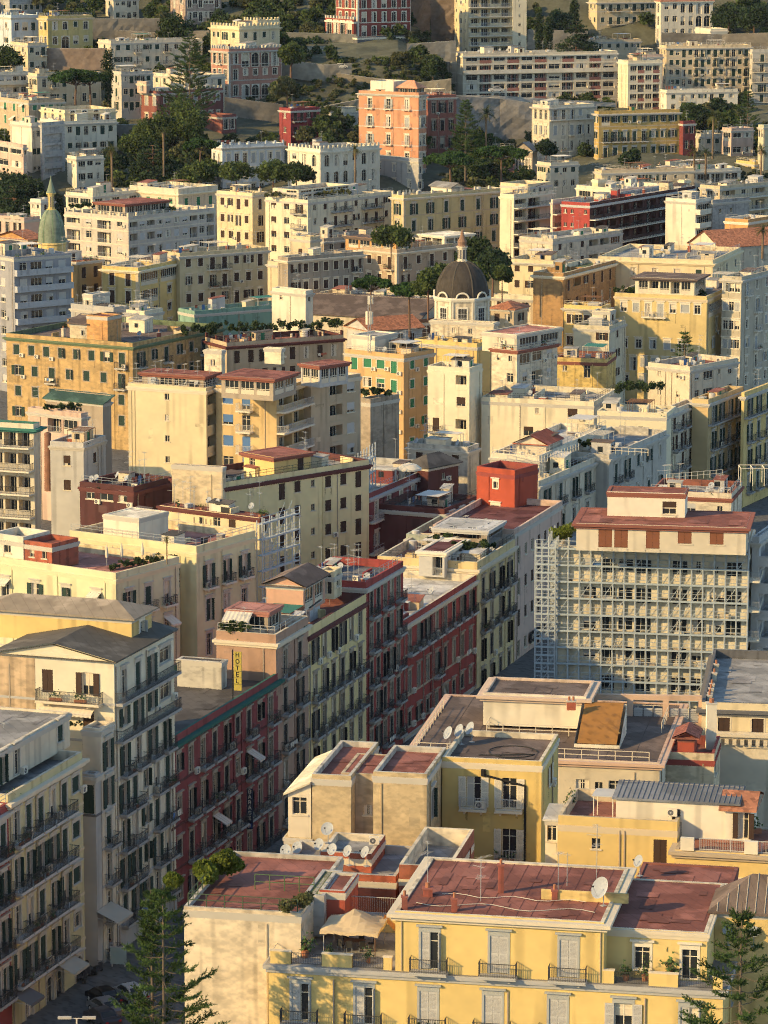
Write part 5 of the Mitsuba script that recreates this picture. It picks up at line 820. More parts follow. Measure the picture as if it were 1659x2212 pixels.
def scaffold(nm, label, A, Bv, z0, z1, step, lev, out=.8, deck='steel', net=None, cat='scaffolding'):
    """Tube scaffolding along the ground line A-Bv: standards, ledgers and braces joined, each boarded lift a part."""
    A, Bv = np.array(A[:2], float), np.array(Bv[:2], float); L_ = np.linalg.norm(Bv-A); d = (Bv-A)/L_; n = np.array([d[1], -d[0]]); k = key(nm); n_ = max(1, int(round(L_/step))); p = Mesh()
    pt = lambda s_, o, z: (*(A+d*s_+n*o), z)
    rg = np.random.default_rng(5)
    for i in range(n_+1):
        for o in (.25, .25+out): p.tube(pt(L_*i/n_, o, z0), pt(L_*i/n_, o, z1+(.5 if o > .5 else 0)), .085, (.40,.44,.46), METAL, n=5)
    for q, z in enumerate(np.arange(z0+lev, z1, lev)):
        for o in (.25, .25+out):
            p.tube(pt(0, o, z), pt(L_, o, z), .05, (.40,.44,.46), METAL, n=4)
        for hh in (.5, 1.0): p.tube(pt(0, .25+out, z+hh), pt(L_, .25+out, z+hh), .035, (.40,.44,.46), METAL, n=4)
        for i in range(n_):
            if rg.random() < .4: p.tube(pt(L_*i/n_, .27+out, z), pt(L_*(i+1)/n_, .27+out, z+lev), .035, (.40,.44,.46), METAL, n=4)
        m = Mesh(); lo = A+n*.32; M = np.eye(4); M[:2, 0] = d; M[:2, 1] = n; M[2, 2] = 1; M[:2, 3] = A
        m.box(0, L_, .32, .25+out-.05, z-.02, z+.05, (.34, .38, .40)); m.box(0, L_, .25+out+.03, .25+out+.07, z-.02, z+.18, (.36, .42, .45))
        m.out(key(f'{k}__deck'), M=M)
    if L_ > 10:
        for q in range(26):                                        # planks, sheets and tubs left on the lifts
            z = z0+lev*rg.integers(2, max(3, int((z1-z0)/lev))); u = rg.uniform(.5, L_-2.2); w = rg.uniform(.4, 1.9); m = Mesh(); M = np.eye(4); M[:2, 0] = d; M[:2, 1] = n; M[:2, 3] = A
            m.box(u, u+w, .4, .4+rg.uniform(.2, .5), z+.06, z+.06+rg.uniform(.1, .6), ('sand', 'white', 'dark', 'blue', 'lgrey', 'taupe')[rg.integers(6)]); m.out(key(f'{k}__stored_material'), M=M)
        for q in range(9):
            z = z0+lev*(1+q); u = L_*(.62 if q % 2 else .3); m = Mesh()
            for o in (0, .38): m.tube(pt(u+o, .6, z), pt(u+o+.5, .6, z+lev), .035, 'lgrey', n=4)
            for t in np.linspace(.1, .9, 6): m.tube(pt(u+.5*t, .6, z+lev*t), pt(u+.38+.5*t, .6, z+lev*t), .025, 'lgrey', n=4)
            m.out(key(f'{k}__ladder'))
    p.out(f'{k}__poles'); tag(f'{k}__poles', kind='stuff')
    return tag(k, label, cat)
def lp(info, u, v): return (info['LM'] @ np.array([u, v, 0, 1]))[:2]
scaffold('scaffolding', 'blue grey tube scaffolding in front of the sunlit apartment block', lp(SCAF, -.0, SCAF['WL']), lp(SCAF, 0, 0), 1, 23.4, 1.3, 1.95)
Ls = lp(SCAF, 0, SCAF['WL']+1.7); Lb = lp(SCAF, 6, SCAF['WL']+1.7)
scaffold('scaffold_tower', 'scaffolding tower at the left corner of the scaffolded block', lp(SCAF, -.4, SCAF['WL']+2.5), lp(SCAF, -.4, SCAF['WL']+.15), 1, 23.0, .8, .98)
scaffold('scaffold_tower', 'scaffolding return along the shaded left side of the scaffolded block', lp(SCAF, 7, SCAF['WL']+.1), lp(SCAF, .2, SCAF['WL']+.1), 1, 23.2, 1.7, 1.95)
P1, P2 = at(551, 1175, 17.5), at(632, 1130, 17.5)
scaffold('scaffold_tower', 'dark scaffolding against the end of the plain yellow house', P1, at(632, 1150, 17.5), 2, 20.5, 1.9, 2.0)
scaffold('scaffold_tower', 'thin scaffolding with green netting at the far end of the plain yellow house', at(757, 1010, 20), at(795, 985, 20), 2, 21.5, 1.6, 2.0)
b = B('flat_building', 'broad low building with a brown terrace roof and white railings', 1425, 1648, 18.6, a=10, xl=884, xr=1460, L='----------WoW-r', c='bone', st='mod', sh=3.6, top=1.9, nf=2, cor=.5, corc=(.55, .38, .28), roofc='roofbrown', par=.12, WR=24, clutter=False, ref='broad low building', mar=.3)
FLAT = b
B('roof_house', None, 1266, 1505, 21.9, a=10, xl=1044, xr=1300, L='', parent=b['k'], c='white', cor=.6, corc=(.55, .42, .32), par=.25, roofc='roofbrown', st='plain', WR=7)
def railing(nm, label, pts, h=1.0, c='bone', step=1.6, bars=0, cat='railing', r=.042):
    m = Mesh()
    for a, b_ in zip(pts[:-1], pts[1:]):
        a, b_ = np.asarray(a, float), np.asarray(b_, float); L_ = np.linalg.norm(b_-a); n = max(1, int(round(L_/step)))
        for i in range(n+1): m.tube(a+(b_-a)*i/n, a+(b_-a)*i/n+[0, 0, h], r, c, n=5)
        for q in ((1, .52) if not bars else (1, .08)): m.tube(a+[0, 0, h*q], b_+[0, 0, h*q], r*.9, c, n=5)
        if bars:
            for t in np.arange(bars, L_, bars): m.tube(a+(b_-a)*t/L_+[0, 0, .08*h], a+(b_-a)*t/L_+[0, 0, h], .012, c, n=4)
    k = key(nm); m.out(k); return tag(k, label, cat)
def L3(info, u, v, z=None): return np.array([*lp(info, u, v), info['zd'] if z is None else z])
railing('terrace_railing', 'white tubular railing round the brown terrace roof of the broad low building', [L3(b, .3, 1), L3(b, .3, b['WL']-.4), L3(b, b['WR']-6, b['WL']-.4)], c='bone')
railing('terrace_railing', 'white railing across the middle of the brown terrace roof', [L3(b, 9, 8), L3(b, 9, b['WL']-6), L3(b, 16, b['WL']-6)])
railing('terrace_railing', 'short white railing at the right of the brown terrace roof', [L3(b, 12, 1), L3(b, 19, 1), L3(b, 19, 7)])
# stair house with a mossy sloping top
FLp = at(1240, 1614, 18.5); aR = math.radians(10); dR = np.array([math.sin(aR), math.cos(aR), 0]); dL = np.array([-math.cos(aR), math.sin(aR), 0])
def wedge(nm, FL, w, dep, h0, h1, side, topc, topk=OLD):
    m = Mesh(); a = FL; b_ = FL-dL*w; c_ = b_+dR*dep; d = a+dR*dep; U = np.array([0, 0, 1.0])
    m.quad(a, b_, b_+U*h0, a+U*h0, side, OLD); m.quad(a, a+U*h0, d+U*h1, d, side, OLD); m.quad(b_, c_, c_+U*h1, b_+U*h0, side, OLD); m.quad(d, d+U*h1, c_+U*h1, c_, side, OLD)
    m.out(nm+'__wall'); t = Mesh(); i = dR*.1; e = -dL*.28
    t.quad(a+U*(h0+.06)+e, b_+U*(h0+.06)-e, c_+U*(h1+.06)-e, d+U*(h1+.06)+e, topc, topk); t.out(nm+'__roof')
wedge(tag('stair_bulkhead', 'white sided stair housing with a sloping orange lichen covered top', 'stair housing'), FLp, 4.3, 6.2, .35, 2.9, 'white', 'rust')
def chimney(nm, label, P, w, h, c, k=OLD, cap='stone', rz=0):
    m = Mesh(); m.box(-w/2, w/2, -w/2, w/2, 0, h, c, k); m.box(-w/2-.06, w/2+.06, -w/2-.06, w/2+.06, h, h+.12, cap); m.tube((0, 0, h+.12), (0, 0, h+.5), w*.25, 'terra', n=8)
    kk = key(nm); m.out(kk, M=mat(*P, rz=rz)); return tag(kk, label, 'chimney')
for q in range(2): chimney('chimney', ('left' if q == 0 else 'right')+' one of two brick red chimney pots above the lichen covered stair housing', at(1228+q*9, 1536, 18.6+2.6)+dR*.5, .45, .8, 'brick')
# pink frame with louvred panels
def louvre_frame():
    k = tag('louvre_screen', 'pink framed roof screen with grey louvre panels behind the brown terrace', 'screen'); P = at(1284, 1500, 20.6); Q = at(1516, 1504, 20.6); Q[2] = P[2]; d = (Q-P); L_ = np.linalg.norm(d); d /= L_; M = np.eye(4); M[:3, 0] = d; M[:3, 1] = [-d[1], d[0], 0]; M[:3, 3] = P
    m = Mesh(); pk = (.58, .40, .28); m.box(0, L_, 0, .5, -.5, 0, pk, PLASTER); m.box(0, L_, -.02, .4, -3.8, -2.7, pk, PLASTER)
    n = 3
    for i in range(n+1): m.box(L_*i/n-.3, L_*i/n+.3, -.01, .45, -2.7, -.5, pk, PLASTER)
    m.out(k+'__frame', M=M)
    for i in range(n):
        a, b_ = L_*i/n+.3, L_*(i+1)/n-.3
        for j in range(3):
            p = Mesh(); x0, x1 = a+(b_-a)*j/3+.04, a+(b_-a)*(j+1)/3-.04
            for q in range(6): p.quad((x0, .05, -2.6+q*.22), (x1, .05, -2.6+q*.22), (x1, .2, -2.42+q*.22), (x0, .2, -2.42+q*.22), 'grey')
            p.box(x0, x0+.05, .0, .22, -2.65, -1.25, 'slate'); p.out(key(k+'__louvre_panel'), M=M)
louvre_frame()
b = B('house', 'yellow house with a grey flat roof and a brown shuttered balcony door at right', 1760, 1524, 20.2, a=8, xl=1516, L='db-', WR=24, c='lemon', st='pal2', sh=4, top=1.5, nf=1, cor=.5, corc='slate', roofc='roofgrey', par=.9, clutter=False, closed=1, ref='yellow house with grey roof')
for q, (u, v) in enumerate(((4, 20), (8, 19.5), (13, 21), (3, 14), (17, 22), (6, 12))): chimney('roof_vent', 'small pale vent chimney on the grey flat roof at right', L3(b, u, min(v, b['WL']-.6)), .45, .8, 'bone'); labels['roof_vent' if q == 0 else 'roof_vent_%03d' % q]['group'] = 'vents on the grey flat roof'
b2 = B('palazzo', 'pale stone house with a dentilled cornice below the yellow house at right', 1760, 1588, 17.4, a=8, xl=1545, L='----', WR=8, c='bone', nf=0, cor=.7, corc='bone', par=.05, clutter=False, ref='pale stone house with dentils')
mm = Mesh()
for q in np.arange(.2, b2['WL'], .75): mm.box(q, q+.38, -.5, -.01, -1.15, -.6, 'bone')
mm.out(f"{b2['k']}__dentils", M=b2['fL'] @ mat(0, 0, b2['z']-b2['z0'])); tag(f"{b2['k']}__dentils", kind='stuff')
b = B('house', 'stained beige house with a bright red parapet and roof hut', 1543, 1628, 18.2, a=10, xl=1421, WR=7, L='--', R='r-', c='sand', k=OLD, st='plain', nf=1, cor=.1, corc='red', roofc='roofred', par=.9, clutter=False, ref='beige house with red parapet')
B('roof_hut', None, 1500, 1592, 19.6, a=10, xl=1464, WR=3, parent=b['k'], c=(.36, .075, .045), cor=.12, corc='roofred', roofc='roofred', par=.04, roof='gx', rise=.6)
chimney('chimney', 'tall square white chimney shaft in front of the red parapet', at(1534, 1700, 13.5), .95, 8.2, 'white', PLASTER)
# yellow L-shaped house with the rough side wall
b = B('palazzo', 'yellow L shaped house with white shutters and a rough unplastered side wing', 1170, 1645, 25, a=11, xl=955, xr=1207, L='-b-b-/---b-', R='w', c=(.60, .44, .16), st='ylw', sh=4.5, top=1.6, nf=3, cor=.12, corc='bone', roofc='roofbrown', par=.5, clutter=False, ref='yellow L shaped house', WR=10)
YL = b
B('side_wing', None, 922, 1672, 25.2, a=11, xl=806, xr=964, z0=-2, L='', R='d-', parent=b['k'], c=(.47, .37, .22), k=FLAKE, st='pal', sh=4.3, top=2, nf=2, cor=.1, corc='stone', roofc='roofred', par=.5)
B('end_wing', None, 758, 1676, 24.8, a=11, xl=674, xr=762, z0=-2, L='', R='', parent=b['k'], c=(.47, .37, .22), k=FLAKE, cor=.1, corc='stone', roofc='roofred', par=.5, WR=12)
B('gap_wall', None, P=BLD[YL['k']+'__end_wing']['P']*0+BLD[YL['k']+'__side_wing']['P']+np.array([-math.cos(math.radians(11)), math.sin(math.radians(11)), 0])*4.45+np.array([.19, .98, 0])*1.3+[0, 0, -.6], a=11, WL=3.2, z0=-2, L='-o', parent=b['k'], c='tan', k=OLD, st='plain', nf=1, top=2.5, cor=0, par=.05, roofc='roofred', WR=7)
EWI = BLD[YL['k']+'__end_wing']
B('oriel', None, P=EWI['P']+np.array([-.981, .19, 0])*3.45+[0, 0, -1.75], a=11, WL=2.0, L='r', parent=YL['k'], c='bone', st='plain', nf=1, top=.35, cor=0, roof='leanL', rise=1.1, roofc='cream', WR=12, eave=.35, z0=19.2)
B('lower_wing', None, P=EWI['P']+np.array([-.981, .19, 0])*3.45+[0, 0, -5.6], a=11, WL=2.3, parent=YL['k'], c=(.5, .39, .22), k=FLAKE, cor=.15, par=.1, roofc='stone', WR=11, z0=-2)
for q, (u, v) in enumerate(((3.0, 8.0), (4.0, 7.2), (5.0, 6.4))): dish(YL, u+2.5, v+1.0, r=.6, rz=-1.1, label=['lowest', 'middle', 'highest'][q]+' of three big dishes in a row behind the yellow L shaped house')
# red terraces with the dishes
b = B('house', 'jumble of low red walled roof terraces with six pale dishes', 855, 1893, 20.6, a=11, xl=596, xr=900, c='brick', k=OLD, cor=.08, corc='stone', roofc='roofgrey', par=.7, WR=9, clutter=False, nf=0, ref='red walled roof terraces')
RT = b
B('terrace_box', None, 802, 1845, 21.5, a=11, xl=692, xr=840, parent=b['k'], c='brick', k=OLD, cor=.05, corc='bone', roofc='roofgrey', par=.6, WR=6)
b2 = B('house', 'small walled terrace with rusty red plaster and a white side wall', 972, 1873, 22.1, a=11, xl=862, xr=1024, c=(.33, .11, .07), k=OLD, cor=.04, corc='bone', roofc='roofgrey', par=1.5, clutter=False, nf=0, ref='rusty red walled terrace')
for q, (x, y) in enumerate(((618, 1868), (643, 1862), (690, 1855), (719, 1866), (752, 1870), (790, 1872))):
    P = at(x, y, 20.9); M = mat(*P); k = key('satellite_dish'); put(k, misc('dish', dish_mesh, .5), M @ mat(rz=-.5-.1*q)); tag(k, 'pale round dish in the row standing on the red walled roof terraces', 'satellite dish', 'dishes in a row on the red terraces')
k = key('satellite_dish'); put(k, misc('dish', dish_mesh, .55), mat(*at(708, 1822, 22)) @ mat(rz=-.4)); tag(k, 'pair like pale dish on the middle of the raised terrace behind the row of six', 'satellite dish')
put(key(f"{RT['k']}__air_conditioner"), misc('ac', ac_mesh), mat(*at(808, 1822, 21.6)))
# plaster wall building with the terrace garden
b = B('house', 'big stained cream blind wall with a red roof terrace and pergola garden on top', 650, 1972, 23.9, a=11, xl=397, xr=700, c=(.64, .54, .39), k=FLAKE, cor=.06, corc='stone', roofc='roofred', par=.35, WR=15.5, clutter=False, nf=0, z0=-2, ref='blind wall terrace house')
PW = b
railing('terrace_railing', 'dark green railing along the top of the big blind wall', [L3(b, .2, .3, 23.9), L3(b, .2, b['WL']-.3, 23.9), L3(b, 12, b['WL']-.3, 23.9)], c=(.06, .09, .05), step=1.4, h=.95)
railing('terrace_railing', 'green railing across the red roof terrace', [L3(b, 6.5, .4), L3(b, 6.5, 5.0)], c=(.08, .13, .06), step=1.2, h=1.2)
B('red_block', None, 745, 1925, 24.2, a=11, xl=690, xr=790, parent=b['k'], c=(.36, .08, .05), cor=.08, corc='stone', roofc='roofred', par=.2, WR=5)
B('old_wall', None, 700, 1935, 24.0, a=11, xl=655, xr=706, parent=b['k'], c='grey', k=OLD, cor=0, par=.1, WR=7, roofc='moss')
# yellow house with the tiled terrace house at right
b = B('house', 'yellow house with a barred window and a white walled roof terrace', 1463, 1775, 23.2, a=12, xl=1206, xr=1480, L='-o--d', c='yellow', st='plain', sh=3.6, top=1.6, nf=2, cor=.05, corc='sand', roofc=(.3, .12, .08), par=1.0, WR=9, clutter=False, ref='yellow house with barred window', closed=1)
YH = b
B('white_house', None, 1592, 1735, 24.6, a=12, xl=1331, xr=1610, L='--o--', parent=b['k'], c='white', k=PLASTER, st='plain', nf=1, top=.6, cor=0, roof='lean', rise=.5, roofc=(.17,.18,.2), WR=3.4, eave=.3)
WHT = BLD[b['k']+'__white_house']
m = Mesh()
for q in np.arange(-.2, WHT['WL'], .42):
    i_ = WHT['LM'][:3, :3]; P0_, P1_ = i_ @ np.array([-.3, q, WHT['z']+.03])+WHT['LM'][:3, 3], i_ @ np.array([WHT['WR']+.3, q, WHT['z']+.53])+WHT['LM'][:3, 3]; m.tube(P0_, P1_, .05, (.13, .14, .16), n=4)
m.out(f"{b['k']}__roof_ribs"); tag(f"{b['k']}__roof_ribs", kind='stuff')
put(key(f"{b['k']}__air_conditioner"), misc('ac', ac_mesh), WHT['fL'] @ mat(WHT['WL']*.47, -.1, 23.3-WHT['z0']))
m = Mesh()
for x_ in (0, 1.6):
    for y_ in (0, 2.2): m.tube((x_, y_, 0), (x_, y_, 2.2), .05, 'white', n=5)
m.box(-.15, 1.75, -.15, 2.4, 2.2, 2.26, 'lgrey'); m.out(key(f"{b['k']}__terrace_canopy"), M=WHT['fL'] @ mat(-1.9, .2, 22.3-WHT['z0']))
B('dormer_house', None, 1622, 1748, 24.2, a=12, xl=1567, xr=1640, L='-d', parent=b['k'], c='white', st='plain', nf=1, top=.35, cor=0, roof='gy', roofc='terra', rise=.9, WR=5, z0=21)
B('bay', None, 1206, 1770, 22.2, a=12, xl=1178, xr=1216, L='W', parent=b['k'], c='white', st='mod', nf=1, top=.4, cor=.1, roof='lean', rise=.5, roofc='lgrey', WR=3, eave=.2, z0=15)
b2 = B('house', 'yellow terrace house with white piers and a barred railing at the right edge', 1720, 1850, 21.5, a=12, xl=1458, L='-ww-', c='yellow', st='wht', sh=3.6, top=2.6, nf=1, cor=.5, corc='tan', roofc=(.3, .12, .08), par=.1, WR=8, clutter=False, ref='yellow terrace house at the right edge')
tr = [L3(b2, .25, v, 21.5) for v in (b2['WL']-2.0, .3)]
railing('terrace_railing', 'barred grey railing between white piers on the terrace at the right edge', tr, c='lgrey', bars=.14, step=2.5)
for q in range(3):
    m = Mesh(); m.box(-.55, .55, -.2, .2, 0, 1.05, 'white', PLASTER); k = key(f"{b2['k']}__pier"); m.out(k, M=b2['fL'] @ mat(1.0+q*5.2, .05, 21.5-b2['z0']))
# ------------------------------------------------------------------ the yellow palazzo in front
b = B('palazzo', 'bright yellow palazzo in front with grey window frames and iron balconies', 1562, 2141, 20.4, a=11, xl=580, xr=1600, L='BBBBBww/BBBBBBB', R='w', c=(.66, .49, .19), st='yel', sh=4.5, top=1.35, nf=4, cor=.35, corc='grey', roofc='roofgrey', par=.02, WR=14, clutter=False, bw=2.75, bd=.95, mar=0, ref='yellow palazzo in front', ac=0, slab='grey', z0=-2)
YP = b; yk = b['k']
B('upper_storey', None, 1304.5, 1993, 25.0, a=11, xl=854, xr=1345, L='BBB', R='--', parent=yk, c=(.66, .49, .19), st='yel', sh=4.5, top=1.45, nf=1, cor=.55, corc='bone', roofc='roofred', par=.12, WR=14.5, bd=.95, bw=2.75, slab='grey', ac=0, z0=20.4, mar=.0)
B('set_back_storey', None, 1528, 2016, 24.1, a=11, xl=1300, xr=1566, L='-w-d', R='w', parent=yk, c=(.64, .48, .20), st='wht', sh=3.6, top=1.3, nf=1, cor=.2, corc='bone', roofc='roofred', par=.05, z0=20.4, ac=0)
UP = dict(BLD[yk+'__upper_storey']); SB = dict(BLD[yk+'__set_back_storey'])
m = Mesh(); fL = YP['fL']; zt = 20.43-YP['z0']; W = YP['WL']
def terrace_pier(s0, s1, z=zt): 
    m = Mesh(); m.box(s0, s1, .12, .42, z, z+.95, (.66, .49, .19), PLASTER); m.box(s0-.05, s1+.05, .07, .47, z+.95, z+1.03, 'bone'); m.out(key(f'{yk}__parapet'), M=fL)
pxm = W/(1562-580.0); sx = lambda x: (x-580)*pxm
for a_, b_ in ((583, 628), (697, 763), (832, 850), (1306, 1330), (1404, 1466), (1540, 1560)): terrace_pier(sx(a_), sx(b_))
def fpt(info, s_, y, z): return (info['fL'] @ np.array([s_, y, z-info['z0'], 1]))[:3]
for q, (a_, b_) in enumerate(((628, 697), (763, 832), (1330, 1404), (1466, 1540))):
    railing('terrace_railing', ('leftmost', 'second', 'third', 'rightmost')[q]+' dark barred railing between the terrace parapets of the yellow palazzo in front', [fpt(YP, sx(a_)+.05, .3, 20.44), fpt(YP, sx(b_)-.05, .3, 20.44)], c='iron', bars=.13, step=3, h=.85, r=.022)
railing('terrace_railing', 'white railing along the left side of the canopy terrace', [fpt(YP, .25, .5, 20.44), fpt(YP, .25, 8, 20.44)], c='bone', step=1.5)
railing('terrace_railing', 'tall barred grey fence behind the canopy terrace', [fpt(YP, sx(640)+1.2, 9.5, 21.6), fpt(YP, sx(835), 9.5, 21.6)], c='grey', bars=.17, step=4, h=1.5)
m = Mesh(); m.box(.6, sx(850), 9.3, 9.8, zt, zt+1.1, (.64, .48, .20), PLASTER); m.out(f'{yk}__terrace_wall', M=fL)
# canopy, furniture
def canopy():
    k = tag('gazebo', 'sagging beige canvas gazebo on the roof terrace of the yellow palazzo in front', 'gazebo'); M = fL @ mat(sx(742), 4.6, zt); x, y = 1.95, 1.9; h = 2.0
    for i, (a, c_) in enumerate(((-x, -y), (x, -y), (x, y), (-x, y))): p = Mesh(); p.tube((a, c_, 0), (a, c_, h), .035, 'lgrey' if i != 1 else 'brown', n=6); p.out(key(k+'__post'), M=M)
    n = 9; p = Mesh(); G = {}
    ex, ey = x+.25, y+.25; V, F = [], []
    for i in range(n):
        for j in range(n):
            u, v = i/(n-1)*2-1, j/(n-1)*2-1; r_ = max(abs(u), abs(v)); z = h+1.25*(1-r_)-.18*math.sin(math.pi*r_)-.06*math.cos(6*(u+v)); V.append((u*ex, v*ey, z))
    for i in range(n-1):
        for j in range(n-1): q = i*n+j; F += [[q, q+n, q+n+1], [q, q+n+1, q+1]]
    p.add(V, F, (.56, .44, .28)); e = [(i, 0) for i in range(n)]+[(n-1, j) for j in range(1, n)]+[(i, n-1) for i in range(n-2, -1, -1)]+[(0, j) for j in range(n-2, -1, -1)]
    for a, c_ in zip(e[:-1], e[1:]):
        A, Bq = np.array(V[a[0]*n+a[1]]), np.array(V[c_[0]*n+c_[1]]); p.quad(A, Bq, Bq-[0, 0, .28], A-[0, 0, .22], (.56, .44, .28))
    p.out(k+'__canvas', M=M)
    f = Mesh(); f.quad((x, y-.6, h+.1), (x, y, h+.3), (x+2.0, y+.6, .2), (x+1.5, y, .3), (.55, .25, .08)); f.quad((x+.3, y-.4, h-.2), (x+.3, y+.1, h), (x+1.7, y+.5, .5), (x+1.4, y+.1, .5), (.62, .45, .2)); f.out('hanging_cloth', M=M); tag('hanging_cloth', 'orange striped cloth hanging down from the right side of the gazebo', 'cloth')
    def chair():
        c_ = Mesh(); c_.box(-.22, .22, -.22, .22, .42, .46, 'dark'); c_.box(-.22, .22, .19, .23, .46, .95, 'dark')
        for s_ in (-.2, .2):
            for t in (-.2, .2): c_.tube((s_, t, 0), (s_*.95, t*.95, .42), .018, 'steel', n=5)
        return c_.proto()
    ch = chair()
    for i, (a, b_, r_) in enumerate(((-.9, -.6, 2.8), (-.2, -.9, 3.3), (.7, -.7, 3.6), (-.8, .7, .2), (.3, .8, -.2), (1.2, .3, -1.3))):
        put(key('terrace_chair'), ch, M @ mat(a, b_, .03, r_)); tag('terrace_chair' if i == 0 else 'terrace_chair_%03d' % i, 'dark terrace chair under the beige gazebo', 'chair', 'chairs under the gazebo')
    t = Mesh(); t.box(-.8, .8, -.45, .45, .7, .75, 'brown'); [t.tube((a, b_, .02), (a, b_, .7), .03, 'brown') for a in (-.7, .7) for b_ in (-.38, .38)]; t.out('terrace_table', M=M); tag('terrace_table', 'brown dining table under the beige gazebo', 'table')
canopy()
def pot_proto(kind, seed):
    r = np.random.default_rng(seed); m = Mesh()
    if kind == 'box': m.box(-.5, .5, -.16, .16, 0, .3, 'terra')
    else: m.lathe([(.02, 0), (.14, 0), (.2, .34), (.23, .36), (.2, .38), (.16, .36), (.02, .36)], 'terra', n=10)
    c_ = (.05, .09, .03)
    n = 70; w = .45 if kind == 'box' else .3; hh = .7
    for _ in range(n):
        p = np.array([r.normal()*w*.6, r.normal()*.22, .4+abs(r.normal())*hh*.5]); d = r.normal(size=3); d /= np.linalg.norm(d); e = np.cross(d, r.normal(size=3)); e /= np.linalg.norm(e); l = .11
        m.add([p-d*l-e*l*.6, p+d*l, p+e*l*.9], [[0, 1, 2]], np.array(c_)*r.uniform(.6, 1.6), LEAF)
    for _ in range(5): m.tube((0, 0, .3), (r.normal()*w*.4, r.normal()*.1, .75), .012, 'brown', n=3)
    return m.proto()
def pot(M, where, kind='pot', s=1.0, group=None):
    k = key('potted_plant'); put(k, misc('potk', pot_proto, kind, int(abs(hash_(k))) % 5), M @ mat(s=s)); return tag(k, ('green plant in a terracotta trough ' if kind == 'box' else 'leafy green plant in a terracotta pot ')+where, 'plant', group)
pot(fL @ mat(sx(648), 2.0, zt, s=1.6), 'at the left end of the canopy terrace'); pot(fL @ mat(sx(700), 2.2, zt), 'left of the gazebo'); pot(fL @ mat(sx(790), 1.6, zt), 'at the right front corner of the gazebo')
pot(fL @ mat(sx(1352), 1.0, zt), 'under the sliding window of the set back storey', s=1.2); pot(fL @ mat(sx(1392), 1.2, zt, s=1.2), 'right of the sliding window behind the railing'); pot(fL @ mat(sx(1445), 1.6, zt, s=1.8), 'by the white door of the set back storey')
# roof things on the yellow palazzo
for q, (u, v, h_) in enumerate(((1.0, 16, .9), (1.2, 11.2, .9), (6.5, 8.6, 2.1), (4.6, 13.8, .55), (5.4, 4.4, .7))):
    chimney('chimney', ('red stub chimney at the left corner', 'red stub chimney near the front edge', 'tall red chimney post in the middle', 'small red chimney base with a pole', 'low red chimney base at the right')[q]+' of the red roof in front', np.array([*lp(UP, u, min(v, UP['WL']-.5)), UP['zd']]), .42 if q != 3 else .7, h_, (.30, .09, .065), OLD, (.28, .1, .08))
for q, (u, v) in enumerate(((4.6, 13.8), (4.0, 9.7), (8, 4.5), (9.2, 4.0), (11, 2.0))): antenna(dict(UP, ref='red roof of the yellow palazzo in front'), u, min(v, UP['WL']-.3), UP['zd']+(.5 if q == 0 else 0), seed=q)
k = key('satellite_dish'); put(k, misc('dish', dish_mesh, .85), mat(*lp(UP, 4.5, .7), UP['zd']) @ mat(rz=-.95)); tag(k, 'large grey dish at the right edge of the red roof in front', 'satellite dish')
m = Mesh(); m.box(0, 6.5, 0, .2, 0, .75, 'yellow', OLD); m.out(f'{yk}__skylight_well', M=UP['LM'] @ mat(5.4, 5.4, UP['zd'], -math.pi/2))
for q, x in enumerate((868, 1298)):
    m = Mesh(); s_ = (x-854)*UP['WL']/(1304.5-854); m.tube((s_, -.08, 0), (s_, -.08, 4.0), .05, 'tan', n=6); m.out(key(f'{yk}__drainpipe'), M=UP['fL'] @ mat(0, 0, .1))
m = Mesh(); m.tube((sx(1392)+.2, -.1, 0), (sx(1392)+.2, -.1, zt-.9), .06, 'taupe', n=6); m.out(key(f'{yk}__drainpipe'), M=fL); m = Mesh(); m.tube((sx(724), -.1, 0), (sx(724), -.1, zt-.9), .06, 'taupe', n=6); m.out(key(f'{yk}__drainpipe'), M=fL)
b = B('house', 'low red terrace roof between the front palazzo and the tile roofed house', 1560, 1975, 23.3, a=11, xl=1345, xr=1600, c=(.36, .08, .05), cor=.05, corc='roofred', roofc='roofred', par=.1, WR=13, clutter=False, nf=0, ref='low red terrace roof')
k = key('satellite_dish'); put(k, misc('dish', dish_mesh, .5), mat(*at(1380, 1893, 23.4)) @ mat(rz=-1)); tag(k, 'grey dish at the back wall of the low red terrace roof', 'satellite dish')
b = B('house', 'yellow house with a brown standing seam roof and two dishes at the right edge', 1720, 1975, 24.3, a=11, xl=1545, L='--w', WR=5, c='yellow', st='plain', sh=3.5, top=.9, nf=2, cor=.1, roof='hip', roofc='roofbrown', rise=2.2, clutter=False, z0=0, ref='yellow house at the lower right', closed=1)
for q in range(2): k = key('satellite_dish'); put(k, misc('dish', dish_mesh, .42), b['fL'] @ mat(1.0+q*1.9, -.3, 24.3-b['z0']-2.6)); tag(k, ('left' if q == 0 else 'right')+' of the two wall dishes on the yellow house at the right edge', 'satellite dish')

